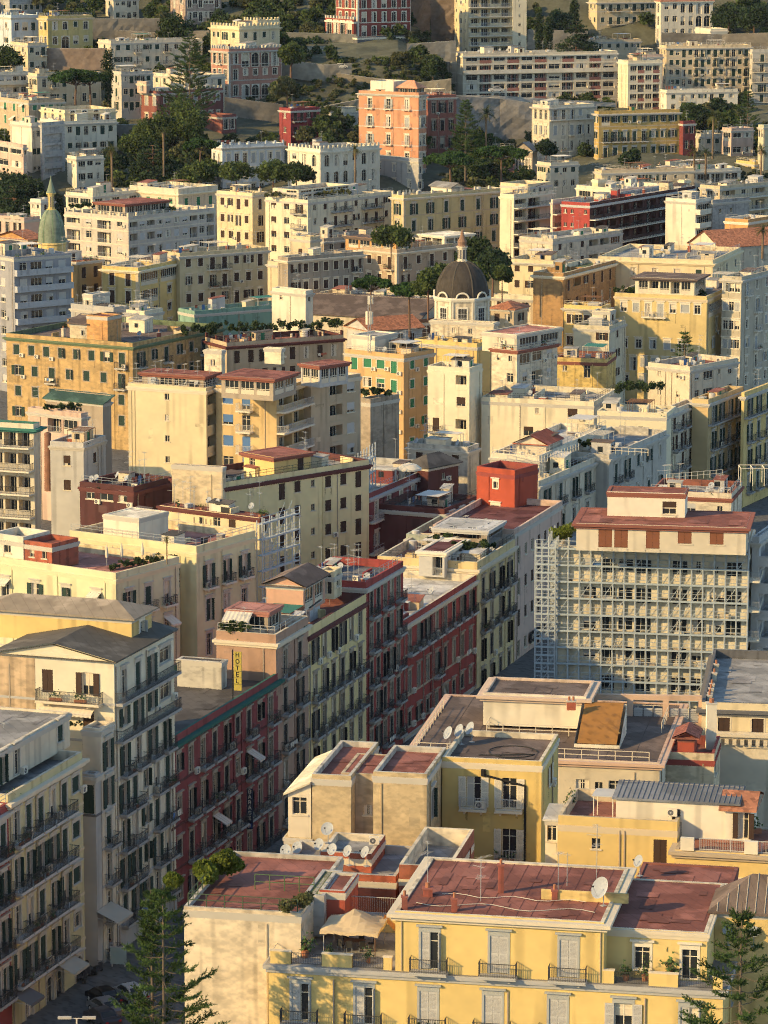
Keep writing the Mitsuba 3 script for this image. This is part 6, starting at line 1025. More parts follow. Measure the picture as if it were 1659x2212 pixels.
def seam_roof(info, n=10):
    m = Mesh(); z = info['z']; WR, WL, LM = info['WR'], info['WL'], info['LM']; e = .5; q = (WR+2*e)/2
    for i in range(1, n):
        v = -e+(WL+2*e)*i/n; t = min(1.0, min(v+e, WL+e-v)/q) if WL >= WR else 1.0
        a = np.array([-e, v, z+.05]); b_ = np.array([-e+q*t, v, z+.05+2.2*t]); P = lambda p: LM[:3, :3] @ p+LM[:3, 3]
        m.tube(P(a), P(b_), .05, (.34, .3, .25), n=4)
    m.out(f"{info['k']}__roof_seams"); tag(f"{info['k']}__roof_seams", kind='stuff')
seam_roof(b)
def roof_lines(k, info, n, c, z=.02):
    m = Mesh(); LM = info['LM']
    for i in range(1, n): v = info['WL']*i/n; m.box(.3, info['WR']-.3, v-.02, v+.02, info['zd'], info['zd']+.02+z, c, OLD, LM)
    m.out(k); tag(k, kind='stuff')
roof_lines(f'{yk}__roof_seams', UP, 14, (.185, .07, .052)); roof_lines(f"{FLAT['k']}__roof_seams", FLAT, 9, (.08, .06, .05))
def cable(nm, label, pts, r=.02, c='dark'):
    k = key(nm); m = Mesh(); pts = [np.asarray(p, float) for p in pts]
    for a, b_ in zip(pts[:-1], pts[1:]): m.tube(a, b_, r, c, n=4)
    m.out(k); return tag(k, label, 'cable')
rg = np.random.default_rng(3)
cable('roof_cable', 'pale cable lying across the red roof of the front palazzo', [L3(UP, 2.5+.6*math.sin(i*.9), 1+i*.95, UP['zd']+.09) for i in range(15)], .03, 'stone')
cable('roof_cable', 'second thin cable near the front edge of the red roof', [L3(UP, 5+.4*math.sin(i*1.3), 2+i*.9, UP['zd']+.09) for i in range(13)], .025, 'linen')
th = np.linspace(0, 5.8, 22); cc = L3(YL, 4.5, 3.2, YL['zd']+.1)
cable('roof_hose', 'black hose looped wide on the brown roof of the yellow L shaped house', [cc+[2.1*math.cos(t), 1.3*math.sin(t)*1.6, 0] for t in th]+[cc+[-3+.2*i, -1.2+.1*i, 0] for i in range(3)], .05, 'dark')
pp = BLD[YL['k']]; 
for q_, (s0, s1, zz) in enumerate(((.45, .9, 24.0),)): pass
m = Mesh(); fy = YL['fL']; m.tube((YL['WL']*.84, -.12, 0), (YL['WL']*.84, -.12, 22.8-YL['z0']), .1, 'black', n=7); m.tube((YL['WL']*.84, -.12, 22.8-YL['z0']), (YL['WL']*.42, -.12, 23.6-YL['z0']), .1, 'black', n=7); m.tube((YL['WL']*.42, -.14, 23.5-YL['z0']), (YL['WL']*.42, -.14, 24.1-YL['z0']), .22, 'black', n=7); m.out(key(f"{YL['k']}__drainpipe"), M=fy)
# ================================================================== churches, signs, street life
def dome_black():
    P = at(998, 640, D=622); M = mat(*P); k = 'domed_church'; tag(k, 'white octagonal church drum with a black ribbed dome and lantern', 'church'); n = 8; R = 5.0
    m = Mesh(); m.lathe([(R, -13), (R, 0)], 'bone', OLD, 8, a0=math.pi/8); m.lathe([(R+.35, -.5), (R+.5, -.1), (R+.35, .15), (R-.4, .2)], 'white', PLASTER, 8, a0=math.pi/8); m.lathe([(R+.1, -6.6), (R+.3, -6.4), (R+.1, -6.2)], 'white', CLEAN, 8, a0=math.pi/8); m.out(k+'__drum', M=M)
    prof = [(4.75*math.cos(t)**.9 if t < 1.5 else .6, .1+6.2*math.sin(t)) for t in np.linspace(0, 1.45, 14)]
    m = Mesh(); m.lathe(prof, (.05, .042, .036), OLD, 32); m.out(k+'__dome', M=M, smooth=True)
    for i in range(8):
        a = i*math.pi/4+math.pi/8; m = Mesh()
        for (r0, z0), (r1, z1) in zip(prof[:-1], prof[1:]): m.tube((r0*math.cos(a), r0*math.sin(a), z0), (r1*math.cos(a), r1*math.sin(a), z1), .13, (.09, .075, .06), n=5)
        m.out(key(k+'__rib'), M=M)
    for i in range(8):
        a = i*math.pi/4; w = Mesh(); d = R*math.cos(math.pi/8)+.01; F = np.array([[-math.sin(a), math.cos(a)*-1, 0, d*math.cos(a)], [math.cos(a), -math.sin(a), 0, d*math.sin(a)], [0, 0, 1, 0], [0, 0, 0, 1.0]]); F[:3, 1] = [-math.cos(a), -math.sin(a), 0]; F[:3, 0] = [-math.sin(a), math.cos(a), 0]
        w.box(-.75, .75, -.06, -.02, -4.6, -1.7, 'dark'); [w.box(q-.03, q+.03, -.09, -.061, -4.6, -1.7, 'lgrey') for q in (-.25, .25)]; [w.box(-.75, .75, -.085, -.062, q-.03, q+.03, 'lgrey') for q in (-4, -3.3, -2.6)]
        w.box(-1.0, -.75, -.14, 0, -4.8, -1.5, 'white'); w.box(.75, 1.0, -.14, 0, -4.8, -1.5, 'white'); w.box(-1.0, 1.0, -.15, 0, -1.7, -1.4, 'white')
        w.out(key(k+'__window'), M=M @ F)
        g = Mesh(); an = np.linspace(0, math.pi, 9)
        for q in range(8): g.tube((1.1*math.cos(an[q]), -.25, 1.0*math.sin(an[q])+.1), (1.1*math.cos(an[q+1]), -.25, 1.0*math.sin(an[q+1])+.1), .17, 'white', n=6)
        g.out(key(k+'__hood'), M=M @ F)
        p = Mesh(); [p.box(s_-.16, s_+.16, -.22, 0, -6.2, -.5, 'white') for s_ in (-1.75, 1.75)]; p.out(key(k+'__pilaster'), M=M @ F)
    m = Mesh(); m.lathe([(1.0, 6.1), (1.05, 6.3), (.8, 6.4), (.8, 8.6), (1.05, 8.7), (1.0, 8.9)], 'bone', CLEAN, 8)
    for i in range(8): a = (i+.5)*math.pi/4; m.box(-.2, .2, -.78, -.75, 6.7, 8.3, 'slate', M=mat(rz=a+math.pi/2))
    m.lathe([(1.0, 8.9), (.75, 9.2), (.85, 9.7), (.5, 10.4), (.28, 11.0), (.3, 11.2), (.05, 11.9)], (.25, .15, .1), CLEAN, 12); m.out(k+'__lantern', M=M)
dome_black()
def dome_green():
    P = at(112, 523, D=735); M = mat(*P, s=.92); k = 'church'; R = 3.05; prof = [(R*math.cos(t)**.8, 7.6*math.sin(t)) for t in np.linspace(0, 1.42, 14)]
    m = Mesh(); m.lathe(prof, 'verd', OLD, 28); m.out(k+'__dome', M=M, smooth=True)
    for i in range(8):
        a = i*math.pi/4+.2; m = Mesh(); [m.tube((r0*math.cos(a), r0*math.sin(a), z0), (r1*math.cos(a), r1*math.sin(a), z1), .09, (.12, .2, .12), n=5) for (r0, z0), (r1, z1) in zip(prof[:-1], prof[1:])]; m.out(key(k+'__rib'), M=M)
    m = Mesh(); m.lathe([(R+.1, -6), (R+.1, -.5), (R+.35, -.3), (R+.3, 0), (R-.1, .05)], 'yellow', PLASTER, 28); m.out(k+'__drum', M=M)
    m = Mesh(); m.lathe([(1.05, 7.2), (1.1, 7.5), (.75, 7.6), (.75, 10.8), (1.1, 10.9), (1.1, 11.2)], (.55, .42, .16), CLEAN, 10)
    for i in range(6): m.box(-.16, .16, -.78, -.74, 8, 10.4, 'slate', M=mat(rz=i*math.pi/3))
    m.lathe([(1.1, 11.2), (.85, 11.8), (.5, 13.0), (.18, 14.2), (.02, 15.2)], 'verd', CLEAN, 12); m.out(k+'__lantern', M=M)
dome_green()
def letters(word, h, M, k, c='black'):
    for i, ch in enumerate(word):
        m = Mesh(); t = meshkit.text_mesh(ch, h, .03, True); w = t.bounds[1][0]+t.bounds[0][0]; Rm = np.array([[1, 0, 0, -w/2], [0, 0, -1, 0], [0, 1, 0, 0], [0, 0, 0, 1.0]])
        m.tri(t, c, M=Rm); m.out(key(k+'__letter'), M=M(i))
def frame_L(P, a=STREET_A):
    ar = math.radians(a); return mat(*P) @ np.array([[math.cos(ar), math.sin(ar), 0, 0], [-math.sin(ar), math.cos(ar), 0, 0], [0, 0, 1, 0], [0, 0, 0, 1.0]])
def hotel_sign():
    k = tag('hotel_sign', 'vertical yellow HOTEL sign with black letters and an arrow at the end wall', 'sign'); P = at(514, 1492, D=350.5); F = frame_L(P); w, h = .82, .68
    m = Mesh(); m.box(-.62, -.52, -.02, .08, -1.0, h*6+.15, 'black'); [m.box(-.52, -.41, .0, .05, h*i+.3, h*i+.36, 'black') for i in range(6)]; m.out(k+'__frame', M=F)
    for i in range(6): p = Mesh(); p.box(-w/2, w/2, -.06, .06, h*i+.03, h*(i+1)-.02, (.40, .33, .07)); p.out(key(k+'__panel'), M=F)
    letters('HOTEL', .46, lambda i: F @ mat(0, -.065, h*(5-i)+.12), k)
    ar = Mesh(); ar.add(np.array([[-.2, -.075, .12], [.02, -.075, .14], [-.05, -.075, .2], [.2, -.075, .46], [.13, -.075, .53], [-.12, -.075, .27], [-.18, -.075, .34]]), [[0, 1, 2], [0, 2, 5], [0, 5, 6], [2, 3, 4], [2, 4, 5]], (.4, .3, .1)); ar.out(k+'__arrow', M=F)
hotel_sign()
def garage_sign():
    k = tag('garage_sign', 'vertical dark GARAGE sign with white letters above the shaded street', 'sign'); P = street(529, 3.2)+np.array([.55, -.15, 0]); F = frame_L(P); w, h = .62, .56
    m = Mesh(); m.box(-w/2, w/2, -.07, .07, -.0, h*7.6, (.02, .025, .05)); m.out(k+'__board', M=F)
    letters('GARAGE', .40, lambda i: F @ mat(0, -.075, h*(6.6-i)+.08), k, 'white')
    p = Mesh(); p.box(-.25, .25, -.09, -.072, .1, .6, (.03, .06, .2)); p.out(k+'__parking_panel', M=F); letters('P', .36, lambda i: F @ mat(0, -.1, .17), k, 'white')
garage_sign()
def shop_sign():
    k = tag('shop_sign', 'dark shop band reading VECCH in white letters low beside the scaffold', 'sign'); ar = math.radians(STREET_A); P = street(1142, 1.4)+np.array([.2, -.07, 0]); F = mat(*P, rz=math.pi/2-ar); m = Mesh(); m.box(-.2, 5.6, -.1, .0, -.25, 1.0, 'black'); m.out(k+'__band', M=F)
    letters('VECCH', .62, lambda i: F @ mat(.7+i*.95, -.13, .06), k, 'white')
shop_sign()
# ------------------------------------------------------------------ street level at the lower left
def person(P, rz, shirt, trousers, skin=(.35, .2, .14), hair=(.03, .02, .015), step=.22, bag=False, label=''):
    import manifold3d as m3
    J = dict(pel=(0, 0, .93, .135), che=(0, 0, 1.30, .15), nek=(0, -.01, 1.48, .06), hd=(0, -.03, 1.62, .1), shL=(-.19, 0, 1.40, .07), shR=(.19, 0, 1.40, .07), elL=(-.25, .03, 1.13, .05), elR=(.25, -.03, 1.13, .05), haL=(-.25, -.1, .90, .035), haR=(.26, -.16, .92, .035), hiL=(-.09, 0, .90, .1), hiR=(.09, 0, .90, .1), knL=(-.1, -step*.5-.04, .50, .062), knR=(.1, step*.3-.06, .50, .062), anL=(-.1, -step, .09, .045), anR=(.1, step, .12, .045), toL=(-.1, -step-.14, .045, .035), toR=(.1, step-.12, .05, .035))
    def bone(a, b_):
        A, Bq = J[a], J[b_]; s1 = m3.Manifold.sphere(A[3], 12).translate(A[:3]); s2 = m3.Manifold.sphere(Bq[3], 12).translate(Bq[:3]); return m3.Manifold.batch_hull([s1, s2])
    def tm(bs):
        s_ = bs[0]
        for q in bs[1:]: s_ = s_+q
        me = s_.refine_to_length(.06).to_mesh(); t = trimesh.Trimesh(me.vert_properties[:, :3], me.tri_verts); return trimesh.smoothing.filter_taubin(t, iterations=6)
    k = key('person'); M = mat(*P, rz=rz)
    body = Mesh(); body.tri(tm([bone('nek', 'hd'), bone('che', 'nek'), bone('shL', 'elL'), bone('elL', 'haL'), bone('shR', 'elR'), bone('elR', 'haR'), bone('shL', 'shR'), bone('pel', 'che'), bone('hiL', 'knL'), bone('knL', 'anL'), bone('hiR', 'knR'), bone('knR', 'anR'), bone('anL', 'toL'), bone('anR', 'toR'), bone('hiL', 'hiR')]), skin)
    body.box(-.012, .012, -.15, -.12, 1.585, 1.62, skin); [body.box(s_-.016, s_+.016, -.128, -.118, 1.63, 1.65, 'black') for s_ in (-.035, .035)]; [body.box(s_*.36-.008, s_*.36+.008, -.17, -.1, .85, .9, skin) for s_ in (-.7, .72)]
    body.out(k+'__body', M=M)
    for nm, sc, bs in (('shirt', shirt, ['pel-che', 'shL-elL', 'shR-elR', 'shL-shR', 'che-shL', 'che-shR']), ('trousers', trousers, ['hiL-knL', 'hiR-knR', 'knL-anL', 'knR-anR', 'hiL-hiR', 'pel-hiL', 'pel-hiR'])):
        sv = dict(J); 
        for q in J: J[q] = (*J[q][:3], J[q][3]*1.13+.006)
        c_ = Mesh(); c_.tri(tm([bone(*q.split('-')) for q in bs]), sc); c_.out(f'{k}__{nm}', M=M); J.update(sv)
    h_ = Mesh(); h_.tri(trimesh.creation.icosphere(2, .112).apply_scale((1, 1.05, .85)).apply_translation((0, .005, 1.665)), hair); h_.out(k+'__hair', M=M)
    return tag(k, label, 'person')
person(at(218, 2066, 0), .6, 'white', (.05, .06, .1), label='person in a white top walking up the shaded street')
person(at(238, 2067, 0), -.3, (.3, .3, .32), (.06, .06, .07), label='person in a grey top and dark trousers walking beside the sign board')
person(at(217, 2040, 0), .2, (.04, .04, .045), (.03, .03, .035), label='person in black standing by the corner under the awning')
def car(P, rz, c, label, s=1.0, cat='car'):
    k = key('parked_car'); M = mat(*P, rz=rz, s=s); L_, W_ = 4.1, 1.72
    top = [(-2.05, .42), (-2.0, .78), (-1.75, .92), (-1.35, .98), (-.85, 1.42), (-.3, 1.5), (.6, 1.48), (1.25, 1.1), (1.45, .96), (1.95, .82), (2.05, .6), (2.03, .35), (-2.03, .28)]
    n = len(top); V, F = [], []
    for s_, ins in ((-1, .06), (-1, 0), (1, 0), (1, .06)):
        for x, z in top: taper = .2*max(0, (z-.95)/.55); V.append((x*(1-ins*.3), s_*(W_/2-taper-ins*0), z))
    V = np.array(V)
    from shapely.geometry import Polygon
    t2 = trimesh.creation.triangulate_polygon(Polygon(top), engine='earcut')
    m = Mesh()
    for r_ in (1, 2):
        pts = V[r_*n:(r_+1)*n]; look = [int(np.argmin([(a-x)**2+(b_-z)**2 for x, z in top])) for a, b_ in t2[0]]; m.add(pts, [[look[q] for q in f] for f in t2[1]], c, GLASS)
    A, Bq = V[n:2*n], V[2*n:3*n]
    for i in range(n): j = (i+1) % n; m.quad(A[i], A[j], Bq[j], Bq[i], c, GLASS)
    m.out(k+'__body', M=M)
    g = Mesh(); y = W_/2
    for s_ in (-1, 1): g.add([(-1.2, s_*(y-.02), 1.0), (1.15, s_*(y-.02), 1.0), (.58, s_*(y-.165), 1.4), (-.8, s_*(y-.155), 1.36)], [[0, 1, 2], [0, 2, 3]], 'glass', GLASS)
    g.quad((1.23, -y+.2, 1.13), (1.23, y-.2, 1.13), (.66, y-.24, 1.47), (.66, -y+.24, 1.47), 'glass', GLASS); g.quad((-1.3, -y+.2, 1.05), (-1.3, y-.2, 1.05), (-.9, y-.24, 1.4), (-.9, -y+.24, 1.4), 'glass', GLASS); g.out(k+'__windows', M=M @ mat(0, 0, .012))
    for x in (-1.25, 1.3):
        for s_ in (-1, 1): w = Mesh(); w.tube((x, s_*(y-.2), .31), (x, s_*(y+.01), .31), .31, 'black', n=16); w.tube((x, s_*(y), .31), (x, s_*(y+.02), .31), .18, 'lgrey', n=12); w.out(key(k+'__wheel'), M=M)
    for s_ in (-1, 1): w = Mesh(); w.box(1.97, 2.055, s_*.6-.16, s_*.6+.16, .62, .76, 'white', GLASS); w.out(key(k+'__headlight'), M=M); w = Mesh(); w.box(-2.06, -1.99, s_*.65-.13, s_*.65+.13, .68, .84, (.3, .02, .02), GLASS); w.out(key(k+'__taillight'), M=M)
    return tag(k, label, cat)
g2 = math.pi/2-math.radians(STREET_A)
car(at(225, 2168, 0), g2+.9, 'black', 'black car parked farthest back in the row at the bottom left'); car(at(228, 2190, 0), g2+.9, (.16,.16,.17), 'silver car parked second in the row at the bottom left'); car(at(222, 2212, 0), g2+.9, (.04, .04, .05), 'dark grey car at the bottom edge under the silver one'); car(at(283, 2160, 0), g2+.9, (.4,.4,.4), 'white car half hidden behind the dark araucaria tree')
for q, (x, y, D) in enumerate(((788, 213, 985), (816, 207, 986), (735, 148, 1003), (1072, 199, 970))): car(at(x, y, D=D), .2, 'white' if q != 3 else 'lgrey', ('left of two white cars on the hill ramp', 'right of two white cars on the hill ramp', 'white car alone on the upper hill road', 'pale grey car on the road left of the long modern block')[q])
def scooter(P, rz, label):
    k = key('scooter'); M = mat(*P, rz=rz)
    for x in (-.6, .6): w = Mesh(); w.tube((x, -.06, .23), (x, .06, .23), .23, 'black', n=14); w.out(key(k+'__wheel'), M=M)
    m = Mesh(); m.box(-.75, -.1, -.16, .16, .35, .68, (.05, .05, .06)); m.box(-.15, .42, -.14, .14, .25, .33, (.05, .05, .06)); m.box(.38, .5, -.2, .2, .3, .95, (.08, .08, .09)); m.tube((.62, 0, .25), (.42, 0, 1.05), .04, 'steel'); m.out(k+'__body', M=M); s_ = Mesh(); s_.box(-.8, -.1, -.14, .14, .68, .78, 'black'); s_.out(k+'__saddle', M=M); h = Mesh(); h.tube((.42, -.33, 1.05), (.42, .33, 1.05), .025, 'black'); h.out(k+'__handlebar', M=M); return tag(k, label, 'scooter')
scooter(at(213, 2102, 0), 1.2, 'dark scooter standing on the paving at the lower left')
scooter(at(176, 2118, 0), 1.0, 'dark scooter parked by the foot of the cream yellow palazzo'); scooter(at(186, 2112, 0), 1.1, 'second dark scooter parked beside the first at the palazzo foot')
for q_, (x_, y_) in enumerate(((150, 2110), (246, 2040))):
    k_ = key('waste_bin'); m_ = Mesh(); m_.box(-.5, .5, -.4, .4, .12, 1.15, ('dgreen', 'slate')[q_]); m_.box(-.54, .54, -.44, .44, 1.15, 1.25, 'dark'); m_.out(k_, M=mat(*at(x_, y_, 0), rz=.3)); tag(k_, ('green waste bin by the wall of the cream yellow palazzo', 'grey waste bin by the corner of the white palazzo')[q_], 'bin')
def board(): 
    k = tag('sign_board', 'pale green standing board on the pavement beside the two walkers', 'board'); M = mat(*at(256, 2088, 0), rz=-.15); m = Mesh(); m.box(-.75, .75, -.04, .04, .25, 1.85, (.33, .42, .40)); m.box(-.8, .8, -.05, .05, 1.85, 1.92, 'lgrey'); m.out(k+'__panel', M=M); l = Mesh(); [l.box(s_-.05, s_+.05, -.05, .05, 0, .25, 'lgrey') for s_ in (-.6, .6)]; l.out(k+'__legs', M=M)
board()
for q, (x, y) in enumerate(((165, 2103), (200, 2105), (182, 2124), (97, 2150), (122, 2152), (145, 2080), (188, 2085))):
    k = key('bollard'); m = Mesh(); m.lathe([(.02, 0), (.2, 0), (.18, .35), (.22, .42), (.16, .5), (.02, .52)], 'dark', n=10); m.out(k, M=mat(*at(x, y, 0))); tag(k, 'short dark stone bollard on the paving of the shaded square', 'bollard', 'bollards on the square')
def lamp_double():
    k = tag('street_lamp', 'street lamp with two long flat heads at the bottom edge of the frame', 'street lamp'); P = at(166, 2200, 7.5); M = mat(*P, rz=.0); m = Mesh(); m.tube((0, 0, -9), (0, 0, 0), .08, 'lgrey', n=8); m.tube((-1.4, 0, 0), (1.4, 0, 0), .05, 'lgrey'); m.out(k+'__post', M=M)
    for s_ in (-1, 1): h = Mesh(); h.box(s_*1.0-.55, s_*1.0+.55, -.16, .16, -.02, .16, 'grey'); h.out(key(k+'__lamp_head'), M=M)
lamp_double()
def awning_thing(P, rz, w, d, c1, label):
    k = key('awning'); m = Mesh(); m.quad((-w/2, 0, 0), (w/2, 0, 0), (w/2, -d, -d*.42), (-w/2, -d, -d*.42), c1); m.quad((-w/2, -d, -d*.42), (w/2, -d, -d*.42), (w/2, -d, -d*.42-.25), (-w/2, -d, -d*.42-.25), c1); [m.tube((s_*w/2, 0, -.6), (s_*w/2, -d, -d*.42), .025, 'lgrey') for s_ in (-1, 1)]; m.out(k, M=mat(*P, rz=rz)); return tag(k, label, 'awning')
awning_thing(street(128, 3.6, .05), g2, 3.4, 2.2, (.36,.34,.29), 'pale canvas shop awning at the foot of the cream yellow palazzo')
awning_thing(street(224, 5.4, .05), g2, 3.6, 2.2, (.40,.37,.31), 'pale awning over the ground floor of the white street palazzo')
awning_thing(street(36, 3.4, .05), g2, 3.0, 2.0, 'slate', 'dark awning with lit shop below at the lower left corner')
for q, (x, y) in enumerate(((990, 1465), (1012, 1440))):
    k = key('market_umbrella'); m = Mesh(); m.lathe([(1.5, 2.2), (.02, 2.75)], 'linen', n=8); m.lathe([(1.5, 2.2), (1.5, 2.02)], 'linen', n=8); m.tube((0, 0, 0), (0, 0, 2.7), .04, 'lgrey'); m.out(k, M=mat(*at(x, y, 0))); tag(k, ('near' if q == 0 else 'far')+' one of two pale umbrellas in the shaded street', 'umbrella')
k = tag('roof_umbrella', 'white fringed round parasol on the maroon palazzo roof', 'umbrella'); m = Mesh(); m.lathe([(1.75, 2.3), (1.1, 2.75), (.02, 3.05)], 'white', n=12); m.lathe([(1.75, 2.3), (1.75, 2.05)], 'white', n=12); m.tube((0, 0, 0), (0, 0, 3), .04, 'lgrey'); m.out(k, M=mat(*at(884, 1046, 16)))
for q, x in enumerate((231, 263, 308)):
    k = key('folded_parasol'); m = Mesh(); m.lathe([(.02, .9), (.16, 1.0), (.2, 1.5), (.12, 2.2), (.03, 2.6)], 'white', n=9); m.tube((0, 0, 0), (0, 0, 2.6), .03, 'lgrey'); m.out(k, M=mat(*at(x, 1222-q*3, 17.8))); tag(k, ('left', 'middle', 'right')[q]+' one of three folded white parasols on the garden terrace', 'parasol')
def mast():
    k = tag('phone_mast', 'slender mobile phone mast with white panel aerials above the roofs', 'mast'); P = at(797, 762, 20.8); M = mat(*P); m = Mesh()
    for i in range(3):
        a = i*2*math.pi/3; m.tube((.3*math.cos(a), .3*math.sin(a), 0), (.25*math.cos(a), .25*math.sin(a), 9.6), .05, 'steel', n=5)
    for z in np.arange(.3, 9.5, .8):
        for i in range(3): a, c_ = i*2*math.pi/3, (i+1)*2*math.pi/3; m.tube((.3*math.cos(a), .3*math.sin(a), z), (.3*math.cos(c_), .3*math.sin(c_), z+.5), .025, 'steel', n=4)
    m.out(k+'__lattice', M=M)
    for i, (a, z, h_) in enumerate(((-1.2, 4.8, 2.2), (-2.2, 4.8, 2.2), (.5, 4.8, 2.0), (-1.6, 8.2, 1.4), (.2, 8.2, 1.4), (-1.0, 2.2, .9))): p = Mesh(); p.box(-.2, .2, -.7, -.5, z, z+h_, 'white'); p.out(key(k+'__panel_aerial'), M=M @ mat(rz=a+math.pi/2))
mast()
m = Mesh(); m.lathe([(.62, 0), (.6, 2), (.5, 8.2), (.56, 8.3), (.5, 8.6), (.3, 8.7)], (.24, .12, .08), OLD, 14); m.out('brick_chimney', M=mat(*at(105, 1060, 10))); tag('brick_chimney', 'round brick chimney stack beside the small pale house', 'chimney')
for q, (x0, y0, x1, y1, z) in enumerate(((1065, 985, 1160, 1000, 18.4), (1170, 1000, 1250, 972, 18.6), (1440, 1040, 1560, 1030, 18), (1400, 985, 1315, 980, 17))):
    railing('terrace_railing', ('white railing on the left of the white roof terrace', 'white railing on the right of the white roof terrace', 'pale railing round the roof terrace above the scaffolded block', 'thin railing by the roof hedge of the pale grey palazzo')[q], [at(x0, y0, z), at(x1, y1, z)], c='white', step=1.0)
k = 'roof_frame'; tag(k, 'white pergola frame on the roof at the right edge above the scaffold', 'pergola'); m = Mesh(); P = at(1600, 1050, 17.6)
for x in np.arange(0, 8, 1.6):
    for y in (0, 3): m.tube((x, y, 0), (x, y, 2.4), .05, 'white')
    m.tube((x, 0, 2.4), (x, 3, 2.4), .05, 'white')
for y in (0, 3): m.tube((0, y, 2.4), (6.4, y, 2.4), .05, 'white')
m.out(k, M=mat(*P))
# walls of the hill
def wall(nm, label, pts, h, c=(.25, .22, .18), th=.8, k=ROCK, arches=0):
    kk = key(nm); m = Mesh(); pts = [np.asarray(p, float) for p in pts]
    for a, b_ in zip(pts[:-1], pts[1:]):
        d = b_-a; L_ = np.linalg.norm(d[:2]); n = max(2, int(L_/1.5)); o = np.array([-d[1], d[0], 0])/L_*th; nz = max(3, int(h/1.5)); rough = .5 if k == ROCK else .05
        V = []
        for i in range(n+1):
            for j in range(nz+1): p = a+d*i/n-np.array([0, 0, h*(1-j/nz)]); V.append(p-o/th*(meshkit.fbm(p[None]*.35, 3)[0]-.5)*2*rough*(1.6 if h > 15 else 1)*(j < nz))
        F = []
        for i in range(n):
            for j in range(nz): q = i*(nz+1)+j; F += [[q, q+nz+1, q+nz+2], [q, q+nz+2, q+1]]
        m.add(V, F, c, k); m.quad(a, b_, b_+o, a+o, 'stone', OLD); U = np.array([0, 0, h]); m.quad(a+o-U, a+o, b_+o, b_+o-U, c, k)
    m.out(kk); return tag(kk, label, 'wall')
wall('retaining_wall', 'high curved grey retaining wall under the road left of the ornate palazzo', [at(880, 213, D=945), at(985, 207, D=955), at(1080, 213, D=960), at(1160, 224, D=962), at(1290, 233, D=968)], 17, (.27, .25, .23))
wall('retaining_wall', 'rough stone retaining wall under the red tower house road', [at(690, 152, D=1003), at(800, 168, D=1000), at(905, 178, D=997), at(975, 170, D=997)], 8, (.24, .21, .16))
wall('retaining_wall', 'long ramp wall with the two white cars above it', [at(690, 232, D=978), at(760, 218, D=981), at(830, 203, D=984), at(900, 195, D=986)], 13, (.23, .21, .17))
wall('retaining_wall', 'tall dark rock wall above the small crimson house', [at(688, 255, D=950), at(740, 270, D=950), at(780, 285, D=952)], 20, (.16, .15, .13))
wall('retaining_wall', 'grey garden wall beside the yellow villa with arched windows', [at(198, 40, D=1030), at(345, 40, D=1035)], 7, (.25, .22, .18))
wall('retaining_wall', 'brown garden wall with white pots on its top', [at(100, 104, D=990), at(230, 104, D=990)], 6, (.27, .2, .15))
wall('retaining_wall', 'garden terrace wall with pale parasols left of the red tower house', [at(618, 70, D=1040), at(770, 74, D=1042)], 8, (.27, .25, .2))
wall('retaining_wall', 'steep grey brown cliff wall right of the red tower house', [at(886, -12, D=1075), at(930, -12, D=1082), at(985, -12, D=1080)], 24, (.17, .13, .1))
wall('road_parapet', 'pale road parapet under the long modern block', [at(880, 204, D=962), at(1080, 207, D=970), at(1330, 222, D=985)], 1.2, (.35, .32, .28), .4)

for q, (pts, h, lab) in enumerate((([(232, 64, 1032), (330, 70, 1030), (452, 66, 1028)], 6, 'stone terrace wall in the wood above the white terraced house'), ([(605, 128, 1000), (700, 140, 1001), (760, 137, 1003)], 5, 'stone terrace wall right of the castle house'), ([(610, 275, 958), (690, 252, 962)], 7, 'garden wall above the crimson house'), ([(880, 95, 1032), (985, 88, 1036)], 6, 'rock wall beside the red tower house terrace'), ([(870, 250, 965), (905, 235, 968), (1000, 236, 972)], 9, 'lower stone wall behind the orange palazzo'), ([(1140, 64, 1076), (1270, 66, 1080)], 6, 'garden wall under the skyline trees'), ([(1430, 70, 1092), (1560, 74, 1094), (1680, 70, 1090)], 6, 'garden wall under the white villa'), ([(100, 275, 918), (300, 268, 925)], 5, 'garden wall behind the yellow topped villa'), ([(486, 210, 962), (612, 226, 966)], 5, 'terrace wall below the castle palazzo'))):
    wall('retaining_wall', lab, [at(x, y, D=D) for x, y, D in pts], h, (.25, .23, .19) if q % 2 else (.2, .18, .15))
# ================================================================== trees and plants
GR = dict(broad=(.085, .115, .04), pine=(.045, .085, .03), dark=(.042, .066, .034), olive=(.115, .12, .055), norfolk=(.062, .10, .034), palm=(.085, .10, .04), vine=(.12, .15, .03), ivy=(.055, .08, .034))
def rand_unit(r, n): d = r.normal(size=(n, 3)); return d/np.linalg.norm(d, axis=1, keepdims=True)
def leaf_cloud(r, clumps, radii, n, size, c, flat=1.0):
    """Leaf shaped faces spread over the shells of clumps; light and dark clumps."""
    m = Mesh(); C0 = np.asarray(col(c))
    tot = np.array(radii)**2; tot = tot/tot.sum()
    for p, R, w in zip(clumps, radii, tot):
        k = max(6, int(n*w)); d = rand_unit(r, k); d[:, 2] *= flat; pos = np.asarray(p)+d*R*np.sqrt(r.uniform(.12, 1.25, (k, 1))); a = rand_unit(r, k); b = np.cross(a, rand_unit(r, k)); b /= np.linalg.norm(b, axis=1, keepdims=True)+1e-9
        s = size*r.uniform(.6, 1.3, (k, 1)); v = np.stack([pos-a*s-b*s*.5, pos+a*s-b*s*.4, pos+a*s*.3+b*s*.9, pos-a*s*.8+b*s*.5], 1).reshape(-1, 3); i = np.arange(k)*4
        m.add(v, np.vstack([np.stack([i, i+1, i+2], 1), np.stack([i, i+2, i+3], 1)]), C0*r.uniform(.7, 1.35), LEAF)
    return m
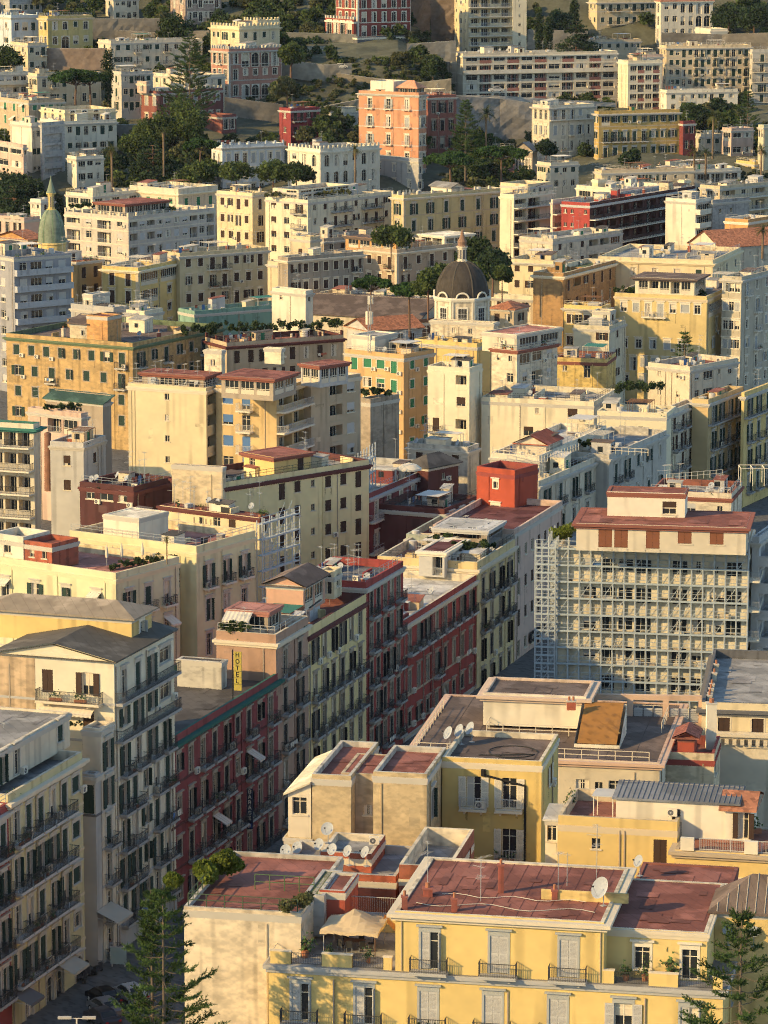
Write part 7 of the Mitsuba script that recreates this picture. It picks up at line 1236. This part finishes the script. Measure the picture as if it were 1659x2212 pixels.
def broad(seed, h=9, w=7, c='broad', n=2600, size=.34):
    r = np.random.default_rng(seed); t = Mesh(); t.tube((0, 0, -2), (0, 0, h*.5), .028*h, 'brown', n=7, r1=.016*h); cl, ra = [], []
    for i in range(26):
        d = rand_unit(r, 1)[0]; d[2] = abs(d[2])*1.1-.25; q = d*np.array([w*.36, w*.36, h*.40])*r.uniform(.5, 1.0)+[0, 0, h*.53]; cl.append(q); ra.append(r.uniform(.13, .22)*w)
        if i % 4 == 0: t.tube((0, 0, h*.38), q, .012*h, 'brown', n=5, r1=.004*h)
    return t, leaf_cloud(r, cl, ra, n, size, GR[c], .85)
def umbrella(seed, h=12, w=12, c='pine', n=4200, size=.30):
    r = np.random.default_rng(seed); t = Mesh(); b = r.uniform(-.6, .6, 2); t.tube((0, 0, -2), (b[0]*.5, b[1]*.5, h*.45), .03*h, (.14, .085, .055), n=8, r1=.024*h); t.tube((b[0]*.5, b[1]*.5, h*.45), (b[0], b[1], h*.72), .024*h, (.14, .085, .055), n=8, r1=.018*h); cl, ra = [], []
    for i in range(34):
        a, q = r.uniform(0, 6.283), math.sqrt(r.uniform(0, 1))*.44*w; z = h*.80+h*.13*(1-(q/(.46*w))**2)+r.normal()*.2; p = np.array([q*math.cos(a)+b[0], q*math.sin(a)+b[1], z]); cl.append(p); ra.append(r.uniform(.085, .125)*w)
        if i % 3 == 0: t.tube((b[0], b[1], h*.68), p-[0, 0, .3], .011*h, (.14, .085, .055), n=5, r1=.004*h)
    return t, leaf_cloud(r, cl, ra, n, size, GR[c], .55)
def cypress(seed, h=13, w=2.6, c='dark', n=1800):
    r = np.random.default_rng(seed); t = Mesh(); t.tube((0, 0, -2), (0, 0, h*.4), .25, 'brown', n=6); cl = [(r.normal()*.15, r.normal()*.15, z) for z in np.linspace(.9, h*.96, 16)]; ra = [w*.5*math.sin(math.pi*min(1, (.12+.88*(1-i/15.5)))**.8)**.7+.15 for i in range(16)]
    return t, leaf_cloud(r, cl, ra, n, .26, GR[c], 1.2)
def palm(seed, h=8, fr=2.6, c='palm', n=34):
    r = np.random.default_rng(seed); t = Mesh(); t.lathe([(.3, -2), (.26, 1), (.24, h*.8), (.42, h*.93), (.5, h*.98), (.2, h)], (.2, .14, .09), OLD, 9); m = Mesh()
    for i in range(n):
        a = r.uniform(0, 6.283); el = r.uniform(-.5, 1.25); L_ = fr*r.uniform(.8, 1.1); p = np.array([0, 0, h-.05]); d = np.array([math.cos(a)*math.cos(el), math.sin(a)*math.cos(el), math.sin(el)]); s_ = np.array([-math.sin(a), math.cos(a), 0]); cc = np.array(GR[c])*r.uniform(.6, 1.4)*(np.array([1.6, 1.1, .8]) if el < -.25 else 1); prev = p
        for q in range(6):
            nx = prev+d*L_/6; d = d+[0, 0, -.24]; d /= np.linalg.norm(d); up = np.cross(s_, d); w = .34*fr*.42*(1-((q+.5)/6-.35)**2*1.6)
            for sg in (-1, 1):
                for e in range(3): b0 = prev+(nx-prev)*e/3; m.add([b0, b0+(nx-prev)/4.5, b0+(nx-prev)*.55+s_*sg*w-up*.25*w], [[0, 1, 2]], cc, LEAF)
            prev = nx
    return t, m
def norfolk(seed, h=28, rmax=3.3, c='norfolk', z0=9.0, gap=1.05, nb=7, dens=1.0):
    """Araucaria: whorls of level limbs, each limb a spray of cord like shoots turned up at the tips."""
    r = np.random.default_rng(seed); t = Mesh(); t.tube((0, 0, -1), (0, 0, h), .32, (.13, .10, .075), n=9, r1=.03); m = Mesh(); z = z0; C0 = np.array(GR[c])
    while z < h-.5:
        f = (h-z)/(h-z0); R = rmax*min(1.0, f**.75*1.15)*r.uniform(.85, 1.12); n = nb if R > 1 else 5
        for i in range(n):
            if R > 1 and r.random() < .14: continue
            a = 6.283*i/n+r.uniform(-.5, .5)+z*1.7; d = np.array([math.cos(a), math.sin(a), 0]); s_ = np.array([-d[1], d[0], 0]); L_ = R*r.uniform(.6, 1.15); dr_ = r.uniform(-.16, .06); pts = [np.array([0, 0, z+r.uniform(-.12, .12)])+d*L_*u+[0, 0, L_*(-.10*math.sin(u*3.0)+.16*u*u+dr_*u)] for u in np.linspace(0, 1, 6)]
            for p, q in zip(pts[:-1], pts[1:]): t.tube(p, q, .04*(1-.1), (.13, .10, .075), n=4, r1=.02)
            cc = C0*r.uniform(.65, 1.45)
            for u in np.linspace(.5, 1.0, max(4, int(9*dens*L_/3))):
                j = min(4, int(u*5)); b = pts[j]+(pts[j+1]-pts[j])*(u*5-j)
                for sg in (-1, 1, 0):
                    l = r.uniform(.45, .8)*(1.15-.35*u)*(.75+.1*L_); e = s_*sg*.8+d*r.uniform(.25, .8)+[0, 0, r.uniform(.15, .75)]; e /= np.linalg.norm(e); tip = b+e*l
                    for _ in range(int(13*dens)):
                        g = b+(tip-b)*r.uniform(0, 1); w = rand_unit(r, 1)[0]; w = w*.8+e*.7; w /= np.linalg.norm(w); o = np.cross(w, e); o /= np.linalg.norm(o)+1e-9; q = .24*r.uniform(.7, 1.25)
                        m.add([g-o*.05, g+o*.05, g+w*q], [[0, 1, 2]], cc, LEAF)
        z += gap*r.uniform(.8, 1.2)*(.55+.45*f)
    return t, m
def cedar(seed, h=11, w=10, c='dark', n=3600):
    r = np.random.default_rng(seed); t = Mesh(); t.tube((0, 0, -2), (0, 0, h*.92), .03*h, 'brown', n=7, r1=.1); cl, ra = [], []
    for z in np.linspace(h*.2, h*.95, 8):
        f = 1-(z/h)**2*.8; nb = 7
        for i in range(nb):
            a = r.uniform(0, 6.283); L_ = w*.5*f*r.uniform(.6, 1); q = np.array([math.cos(a)*L_*.75, math.sin(a)*L_*.75, z+r.normal()*.2]); cl.append(q); ra.append(.19*w*f); t.tube((0, 0, z), q, .09, 'brown', n=4, r1=.03)
    return t, leaf_cloud(r, cl, ra, n, .3, GR[c], .28)
_tp = {}
def plant_tree(kind, maker, label, x, y, D=None, z=None, s=1.0, seed=1, rz=None, cat='tree', group=None, **kw):
    kk = (kind, seed, tuple(sorted(kw.items())))
    if kk not in _tp: t, m = maker(seed, **kw); _tp[kk] = (t.proto(), m.proto('leaves'))
    P = at(x, y, z, D); k = key(kind); M = mat(*P, rz=(seed*1.3+x) if rz is None else rz, s=s); put(k+'__trunk', _tp[kk][0], M); put(k+'__crown', _tp[kk][1], M)
    return tag(k, label, cat, group)
# x, y are the bearing of the foot of each trunk
N_ = lambda v, D: v*(D*1.02)/FOCAL                                    # chart units to metres at that distance
plant_tree('araucaria_tree', norfolk, 'dark araucaria tree with level tufted branches in front of the big blind wall', 352, 2700, z=0, D=None, seed=3, h=29.6, rmax=3.5, z0=15.5, dens=1.25, gap=.85) if False else None
def tree_top(kind, maker, label, x, ytop, D, h, **kw):
    P = at(x, ytop, D=D); s = kw.pop('s', 1.0); kk = (kind, kw.get('seed', 1), tuple(sorted(kw.items())), h)
    if kk not in _tp: t, m = maker(h=h, **kw); _tp[kk] = (t.proto(), m.proto('leaves'))
    k = key(kind); M = mat(P[0], P[1], P[2]-h*s, rz=x*.7, s=s); put(k+'__trunk', _tp[kk][0], M); put(k+'__crown', _tp[kk][1], M); return tag(k, label, 'tree')
tree_top('araucaria_tree', norfolk, 'dark araucaria tree with level tufted branches in front of the big blind wall', 351, 1912, 243.5, 29.5, seed=3, rmax=5.0, z0=11.0, dens=.9, gap=1.2, nb=6)
tree_top('araucaria_tree', norfolk, 'slender second leader of araucaria rising beside the dark one at left', 326, 1922, 245.0, 29.0, seed=9, rmax=2.6, z0=15.0, dens=.8, gap=1.3, nb=5)
tree_top('araucaria_tree', norfolk, 'dark araucaria tree at the lower right corner before the yellow palazzo', 1603, 1948, 232.0, 30.5, seed=5, rmax=5.2, z0=14.0, dens=.9, gap=1.35, nb=6)
tree_top('araucaria_tree', norfolk, 'small young araucaria with thin tiers before the yellow palazzo with roof garden', 1480, 705, 603.0, 10.5, seed=6, rmax=2.5, z0=1.0, dens=.7, gap=1.3, nb=6)
tree_top('araucaria_tree', norfolk, 'huge araucaria tree on the hill left of the castle house', 409, 58, 940.0, 26.0, seed=7, rmax=7.5, z0=4.0, dens=.9, gap=1.2, nb=9)
tree_top('araucaria_tree', norfolk, 'tall araucaria tree right of the big orange palazzo', 1006, 210, 890.0, 20.0, seed=8, rmax=5.0, z0=3.0, dens=.9, gap=1.1, nb=9)
tree_top('araucaria_tree', norfolk, 'dark araucaria tree beside the date palm at upper right', 1616, 190, 945.0, 17.0, seed=10, rmax=4.4, z0=2.0, dens=.8, gap=1.2, nb=8)
for lab, x, yt, D, h, w, sd in (('broad umbrella pine with a bare forked trunk at upper left', 160, 150, 935, 13, 14.5, 1), ('smaller umbrella pine touching the broad one on its right', 196, 152, 938, 12.5, 10, 2), ('wide umbrella pine spreading before the ornate palazzo', 1083, 320, 868, 9, 16, 3), ('umbrella pine with pale forked trunk among the roofs', 975, 328, 862, 12, 13, 4), ('umbrella pine below the taupe palazzo near the church hall', 797, 597, 668, 8.5, 7.8, 5), ('dark leaning umbrella pine left of the black dome', 885, 612, 650, 8, 7.5, 6), ('dark umbrella pine under the green trees at left of centre', 430, 300, 880, 9, 9, 7)):
    tree_top('umbrella_pine', umbrella, lab, x, yt, D, h, w=w, seed=sd)
for lab, x, yt, D, h, sd in (('tall dark cypress right of the umbrella pines', 233, 107, 945, 17, 1), ('cypress between the stair tower and the green dome', 92, 422, 860, 8, 2), ('slim cypress on the slope under the tall cream tower', 1165, 30, 1065, 15, 3), ('second slim cypress on the slope under the tall cream tower', 1185, 40, 1062, 14, 1), ('cypress beside the skyline palazzo', 1240, 2, 1100, 13, 2)):
    tree_top('cypress_tree', cypress, lab, x, yt, D, h, seed=sd)
for lab, x, yt, D, h, fr, sd in (('tall palm in front of the white and orange villa', 767, 322, 868, 8.5, 2.6, 1), ('great date palm with a wide crown at upper right', 1541, 250, 900, 9, 3.6, 2), ('tall palm with a shaggy brown skirt before the big green trees', 353, 285, 880, 9, 2.5, 3), ('squat palm beside the white house with veranda', 241, 325, 872, 7, 3.4, 4), ('small palm at the right edge below the green house', 1645, 325, 880, 6, 2.6, 5), ('dark palm cluster beside the tall araucaria', 1050, 247, 893, 9, 3.4, 6), ('palm on the terrace of the orange walled house', 1648, 497, 742, 4.0, 2.2, 7), ('low palm cluster under the date palm', 1500, 325, 885, 5, 2.8, 8), ('second low palm under the date palm', 1525, 330, 884, 5, 2.8, 4), ('small palm on the garden terrace of the pale yellow palazzo', 360, 1165, 405, 8, 2.6, 31)):
    tree_top('palm_tree', palm, lab, x, yt, D, h, fr=fr, seed=sd, s=.3 if sd == 31 else 1.0)
for lab, x, yt, D, h, w, c, sd in (('big bright green tree in front of the red brick mansion', 395, 208, 915, 17, 17, 'broad', 1), ('bright green tree left of the big one before the mansion', 332, 237, 912, 14, 13, 'broad', 2), ('leafy tree filling the gap left of the shaggy palm', 297, 275, 905, 12, 12, 'broad', 3), ('round green tree before the blue white palazzo at left', 425, 350, 870, 7, 11, 'broad', 4), ('round green tree before the blue white palazzo', 510, 345, 868, 7, 10, 'broad', 5), ('dark green tree left of the white and orange villa', 590, 345, 866, 7.5, 10, 'broad', 6), ('dark tree right of the row before the white and orange villa', 640, 348, 865, 7, 10, 'ivy', 7), ('tree above the crimson house by the castle palazzo', 628, 75, 985, 14, 8, 'broad', 8), ('rounded grey green tree right of the castle palazzo', 620, 165, 955, 8, 9, 'olive', 9), ('golden green tree under the red tower house', 862, 95, 1010, 11, 6.5, 'olive', 10), ('tree on the slope right of the golden one', 905, 90, 1020, 9, 7, 'ivy', 11), ('bushy dark tree under the road by the long modern block', 935, 118, 1003, 9, 8, 'ivy', 12), ('green tree left of the black dome', 925, 572, 640, 8, 7, 'broad', 13), ('bright green tree behind the black dome', 950, 565, 660, 7, 6, 'broad', 14), ('green tree right of the black dome', 1030, 565, 655, 6, 6, 'broad', 15), ('tree in the courtyard right of the dome lantern', 1030, 500, 690, 10, 8, 'ivy', 16), ('dark courtyard tree in shade below the yellow palazzo', 1065, 530, 680, 8, 8, 'dark', 17), ('round bush tree right of the courtyard', 1085, 570, 655, 5, 5, 'broad', 18), ('tree behind the long brown roofed building', 845, 487, 715, 5, 9, 'broad', 19), ('dense tree at left edge above the green dome', 20, 365, 875, 13, 14, 'dark', 20), ('dark spreading tree below the stair tower', 55, 380, 868, 10, 12, 'dark', 21), ('tree between the skyline palazzo and the tall tower', 1210, 15, 1085, 14, 11, 'dark', 22), ('tree right of the white villa on the skyline', 1575, 0, 1105, 12, 14, 'dark', 23), ('tree at the top right corner', 1630, 5, 1095, 12, 14, 'dark', 24), ('tree before the low white house at right', 1547, 205, 1000, 10, 8, 'dark', 25), ('second dark tree before the low white house', 1500, 225, 990, 7, 10, 'dark', 26), ('tree at the left edge by the low cream house', 15, 90, 975, 11, 10, 'ivy', 27), ('hillside tree above the white terraced house', 395, 28, 1035, 14, 12, 'dark', 28), ('hillside tree left of the castle house top', 370, 25, 1030, 14, 11, 'ivy', 29), ('tree right of the pale wall under the small palm', 1180, 295, 905, 7, 6, 'dark', 30), ('tree in front of the ornate palazzo corner', 1362, 318, 895, 6, 6, 'dark', 31)):
    tree_top('broadleaf_tree', broad, lab, x, yt, D, h, w=w, c=c, seed=sd, n=int(2000+w*h*12))
for lab, x, yt, D, h, w, sd in (('broad flat cedar under the bright green trees', 330, 310, 886, 10, 15, 1), ('dark cedar on the slope right of the tall cream tower', 1245, 42, 1060, 13, 15, 2), ('flat topped dark cedar at the left edge of the slope', 30, 400, 862, 9, 14, 3)):
    tree_top('cedar_tree', cedar, lab, x, yt, D, h, w=w, seed=sd)
# the slope's unbroken wood and scrub
_wood = [broad(100+i, h=8+i % 3*1.5, w=8, c=('ivy', 'broad', 'broad', 'dark', 'ivy', 'olive')[i], n=330, size=.7) for i in range(6)]
_woodp = [(t.proto(), m.proto('leaves')) for t, m in _wood]
_scrub = [broad(140+i, h=5, w=8, c=('ivy', 'olive', 'broad', 'olive')[i], n=130, size=.85)[1].proto('leaves') for i in range(4)]
def inside_foot(x, y, pad=2.0):
    for LM, wr, wl in FOOT:
        d = np.array([x-LM[0, 3], y-LM[1, 3]]); u, v = d @ LM[:2, 0], d @ LM[:2, 1]
        if -pad < u < wr+pad and -pad < v < wl+pad: return True
    return False
def woodland():
    r = np.random.default_rng(77); n = 0
    for _ in range(4000):
        y = r.uniform(866, 1135); x = r.uniform(-.118, .118)*y
        if inside_foot(x, y, 2.8): continue
        k_ = x/(y*CT+(CAM_Z-ground_z(x, y))*ST); vx = 829.5+k_*FOCAL
        scrub = 615 < vx < 985 and 945 < y < 1010                              # low scrub and rock round the ramps
        if meshkit.noise(np.array([x*.03, y*.03, 0.]), 4) < .22: continue
        i = r.integers(6); s = r.uniform(.3, .72)*(1.0 if y > 900 else .7)*(.38 if scrub else 1); tx, ty = project(np.array([x, y, ground_z(x, y)+8*s*.8]))
        if any(y < v[0] < y+70 and v[1]-6 < tx < v[2]+6 and v[3]-4 < ty < v[4] for v in VIEW): continue
        M = mat(x, y, ground_z(x, y)-.8, r.uniform(0, 6.28), s); n += 1
        put(f'woodland__{n:04d}', _woodp[i][1], M)
    for x0, x1, y0, y1, cnt, s0, s1 in ((240, 460, 856, 900, 130, .45, .8), (300, 445, 890, 925, 60, .5, .9), (905, 1140, 858, 890, 60, .4, .7), (1460, 1659, 868, 900, 70, .35, .65), (640, 900, 925, 955, 60, .35, .7), (1100, 1300, 1040, 1085, 90, .6, 1.0), (1480, 1600, 975, 1010, 40, .5, .8), (0, 120, 858, 880, 50, .5, .9), (440, 640, 1010, 1060, 60, .5, .9), (985, 1140, 895, 930, 50, .4, .8)):
        for _ in range(cnt):
            y = r.uniform(y0, y1); vx = r.uniform(x0, x1); k_ = (vx-829.5)/FOCAL; g0 = ground_z(0 if vx < 900 else 30, y); x = k_*(y*CT+(CAM_Z-g0)*ST)
            if inside_foot(x, y, 1.5): continue
            i = r.integers(6); n += 1; put(f'woodland__{n:04d}', _woodp[i][1], mat(x, y, ground_z(x, y)-.8, r.uniform(0, 6.28), r.uniform(s0, s1)))
    for x0, x1, y0, y1, cnt, s0, s1 in ((600, 985, 940, 1040, 620, .12, .38), (1080, 1659, 925, 1110, 420, .2, .5), (0, 610, 905, 1050, 420, .2, .5), (880, 1300, 860, 925, 160, .2, .45)):
        for _ in range(cnt):
            y = r.uniform(y0, y1); vx = r.uniform(x0, x1); k_ = (vx-829.5)/FOCAL; g0 = ground_z(k_*y, y); x = k_*(y*CT+(CAM_Z-g0)*ST); s = r.uniform(s0, s1)
            if inside_foot(x, y, 1.0): continue
            tx, ty = project(np.array([x, y, ground_z(x, y)+5*s]))
            if any(y < v[0] < y+70 and v[1]-3 < tx < v[2]+3 and v[3]-2 < ty < v[4]-8 for v in VIEW): continue
            n += 1; put(f'woodland__{n:04d}', _scrub[r.integers(4)], mat(x, y, ground_z(x, y)-.5, r.uniform(0, 6.28), s))
    tag('woodland', 'dark trees and scrub covering the hillside between the villas', 'woodland', kind='stuff')
woodland()
# roof garden greenery
def hedge(nm, label, A, Bv, w, h, c='ivy', n=900, size=.14, cat='plants'):
    A, Bv = np.asarray(A, float), np.asarray(Bv, float); r = np.random.default_rng(abs(hash_(label)) % 99991); L_ = np.linalg.norm(Bv-A); k_ = max(8, int(L_/(w*.22))); cl = [A+(Bv-A)*(i+.5)/k_+[r.normal()*.28*w, r.normal()*.28*w, h*r.uniform(.1, .85)*r.uniform(.5, 1)] for i in range(k_)]
    m = leaf_cloud(r, cl, [max(w, h)*.3*r.uniform(.5, 1.2) for _ in cl], n, size, GR[c], .9); k = key(nm); m.out(k, 'leaves'); return tag(k, label, cat)
hedge('climbing_plant', 'yellow green climber covering the pergola at the left end of the red roof terrace', at(412, 1912, 23.9), at(505, 1896, 23.9), 2.2, 2.3, 'vine', 5600, .17, 'climber')
hedge('climbing_plant', 'dry reeds and climber at the right end of the green railing', at(618, 1965, 24.0), at(672, 1950, 24.2), 1.2, 1.6, 'olive', 1500, .12, 'climber')
hedge('roof_plants', 'row of dark shrubs on the terrace of the corner palazzo with parasols', at(240, 1228, 18), at(378, 1208, 18), 1.1, 1.0, 'ivy', 1500, .13)
hedge('roof_plants', 'long row of green shrubs on the terrace of the yellow palazzo with roof garden', at(1335, 632, 20.2), at(1520, 636, 20.2), 1.6, 1.3, 'ivy', 1900, .2)
hedge('roof_plants', 'potted shrubs along the terrace house behind the cream stair boxes', at(490, 716, 18.5), at(735, 706, 18.5), 1.6, 1.9, 'ivy', 2400, .2)
hedge('roof_plants', 'shrubs round the penthouse of the beige gridded block', at(150, 447, 26.8), at(215, 448, 26.8), 1.5, 1.3, 'dark', 700, .25)
hedge('roof_plants', 'shrubs in front of the red roofed penthouse', at(215, 452, 26.8), at(380, 455, 26.8), 1.5, 1.2, 'dark', 900, .25)
hedge('roof_plants', 'hedge on the roof of the pale grey palazzo', at(1258, 965, 17.2), at(1320, 970, 17.2), 1.6, 1.3, 'ivy', 1400, .16)
hedge('roof_plants', 'dark plants on the grey green walled house yard', at(930, 1178, 16.4), at(985, 1172, 16.4), 1.6, 1.6, 'ivy', 1400, .15)
hedge('roof_plants', 'climbing plants round the roof pergola of the ochre palazzo', at(985, 1188, 16.4), at(1058, 1185, 16.4), 1.4, 1.3, 'ivy', 1300, .15)
hedge('roof_plants', 'shrub clump at the left corner of the scaffolded block roof', at(1205, 1160, 23), at(1240, 1155, 23), 2.2, 1.9, 'vine', 1500, .16)
hedge('roof_plants', 'rust brown planters with shrubs on the white pergola house', at(95, 885, 17.6), at(175, 880, 17.6), 1.0, .9, 'ivy', 800, .16)
hedge('roof_plants', 'garden plants on the roof of the patched ochre palazzo', at(390, 722, 19), at(480, 716, 19), 2.0, 2.2, 'ivy', 1500, .2)
hedge('roof_plants', 'green plants on the terrace of the stacked cream block', at(574, 424, 25.4), at(760, 420, 25.4), 1.4, 1.2, 'olive', 1100, .25)
hedge('roof_plants', 'green mass of plants on the terrace at right above the long cream house', at(1330, 845, 18.5), at(1420, 838, 18.5), 2.2, 1.5, 'ivy', 1700, .18)
hedge('roof_plants', 'dark plants on the windowless brown house', at(785, 850, 20.4), at(845, 852, 20.4), 1.8, 1.2, 'dark', 1000, .17)
hedge('roof_plants', 'dark climbing plant at the foot of the red palazzo with green cornice', at(375, 1865, 1.0), at(430, 1845, 1.0), 3.0, 5.0, 'dark', 3200, .2)
hedge('roof_plants', 'green plants along the balcony terrace of the tall white palazzo', at(85, 1566, 22.4), at(170, 1566, 22.4), .5, .5, 'broad', 500, .09)
for q, (x, y, z, w) in enumerate(((1232, 1745, 22.2, 'at the left end of the yellow house terrace'), (1440, 1738, 22.4, 'beside the white wall of the yellow house terrace'), (1628, 1800, 21.6, 'by the door of the dormer house'), (1390, 1760, 22.3, 'in the middle of the yellow house terrace'))):
    pot(mat(*at(x, y, z)), w, 'box' if q == 2 else 'pot', 1.3)

# ------------------------------------------------------------------ each of a row of look-alikes gets its place in the row
ORD = ['first', 'second', 'third', 'fourth', 'fifth', 'sixth', 'seventh', 'eighth', 'ninth', 'tenth', 'eleventh', 'twelfth']
def place_in_row():
    rows = {}
    for k, d in labels.items():
        if d.get('group') and d.get('category') in ('antenna', 'satellite dish', 'chair', 'bollard', 'chimney', 'plant'): rows.setdefault((d['group'], d['label']), []).append(k)
    for (g, l), ks in rows.items():
        if len(ks) < 2 or len(ks) > 12: continue
        ps = []
        for k in ks:
            e = scene[k]; M = np.array(e['to_world'].matrix) if 'to_world' in e else None
            p = M[:3, 3] if M is not None else meshkit.WRITTEN[e['filename']][0].mean(0); ps.append((project(np.asarray(p, float))[0], k))
        for i, (_, k) in enumerate(sorted(ps)):
            cat = labels[k]['category']; nm = {'antenna': 'TV aerial'}.get(cat, cat); tail = l[l.index(' on '):] if ' on ' in l else (l[l.index(' under '):] if ' under ' in l else l[l.index(' in '):] if ' in ' in l else '')
            labels[k]['label'] = f'{ORD[i]} {nm} from the left{tail}'
hedge('roof_plants', 'trellis of dark ivy at the left front of the hotel roof terrace', HOTEL['LM'][:3, 3]+HOTEL['LM'][:3, 1]*6.3+[.3, .3, 21.6], HOTEL['LM'][:3, 3]+HOTEL['LM'][:3, 1]*3.2+[.3, .3, 21.6], .7, 1.3, 'ivy', 1500, .1)
place_in_row()

# ================================================================== the evening air: thin haze that pales the far hill
scene['air'] = {'type': 'homogeneous', 'albedo': {'type': 'rgb', 'value': [.95, .95, .95]}, 'sigma_t': {'type': 'rgb', 'value': [.000014, .000016, .00002]}}
scene['haze'] = {'type': 'cube', 'to_world': T4().translate([0, 1500, 115]).scale([4000, 4500, 136]), 'bsdf': {'type': 'null'}, 'interior': {'type': 'ref', 'id': 'air'}}
labels['haze'] = {'kind': 'stuff', 'label': 'thin evening haze over the town'}
scene['camera']['medium'] = {'type': 'ref', 'id': 'air'}
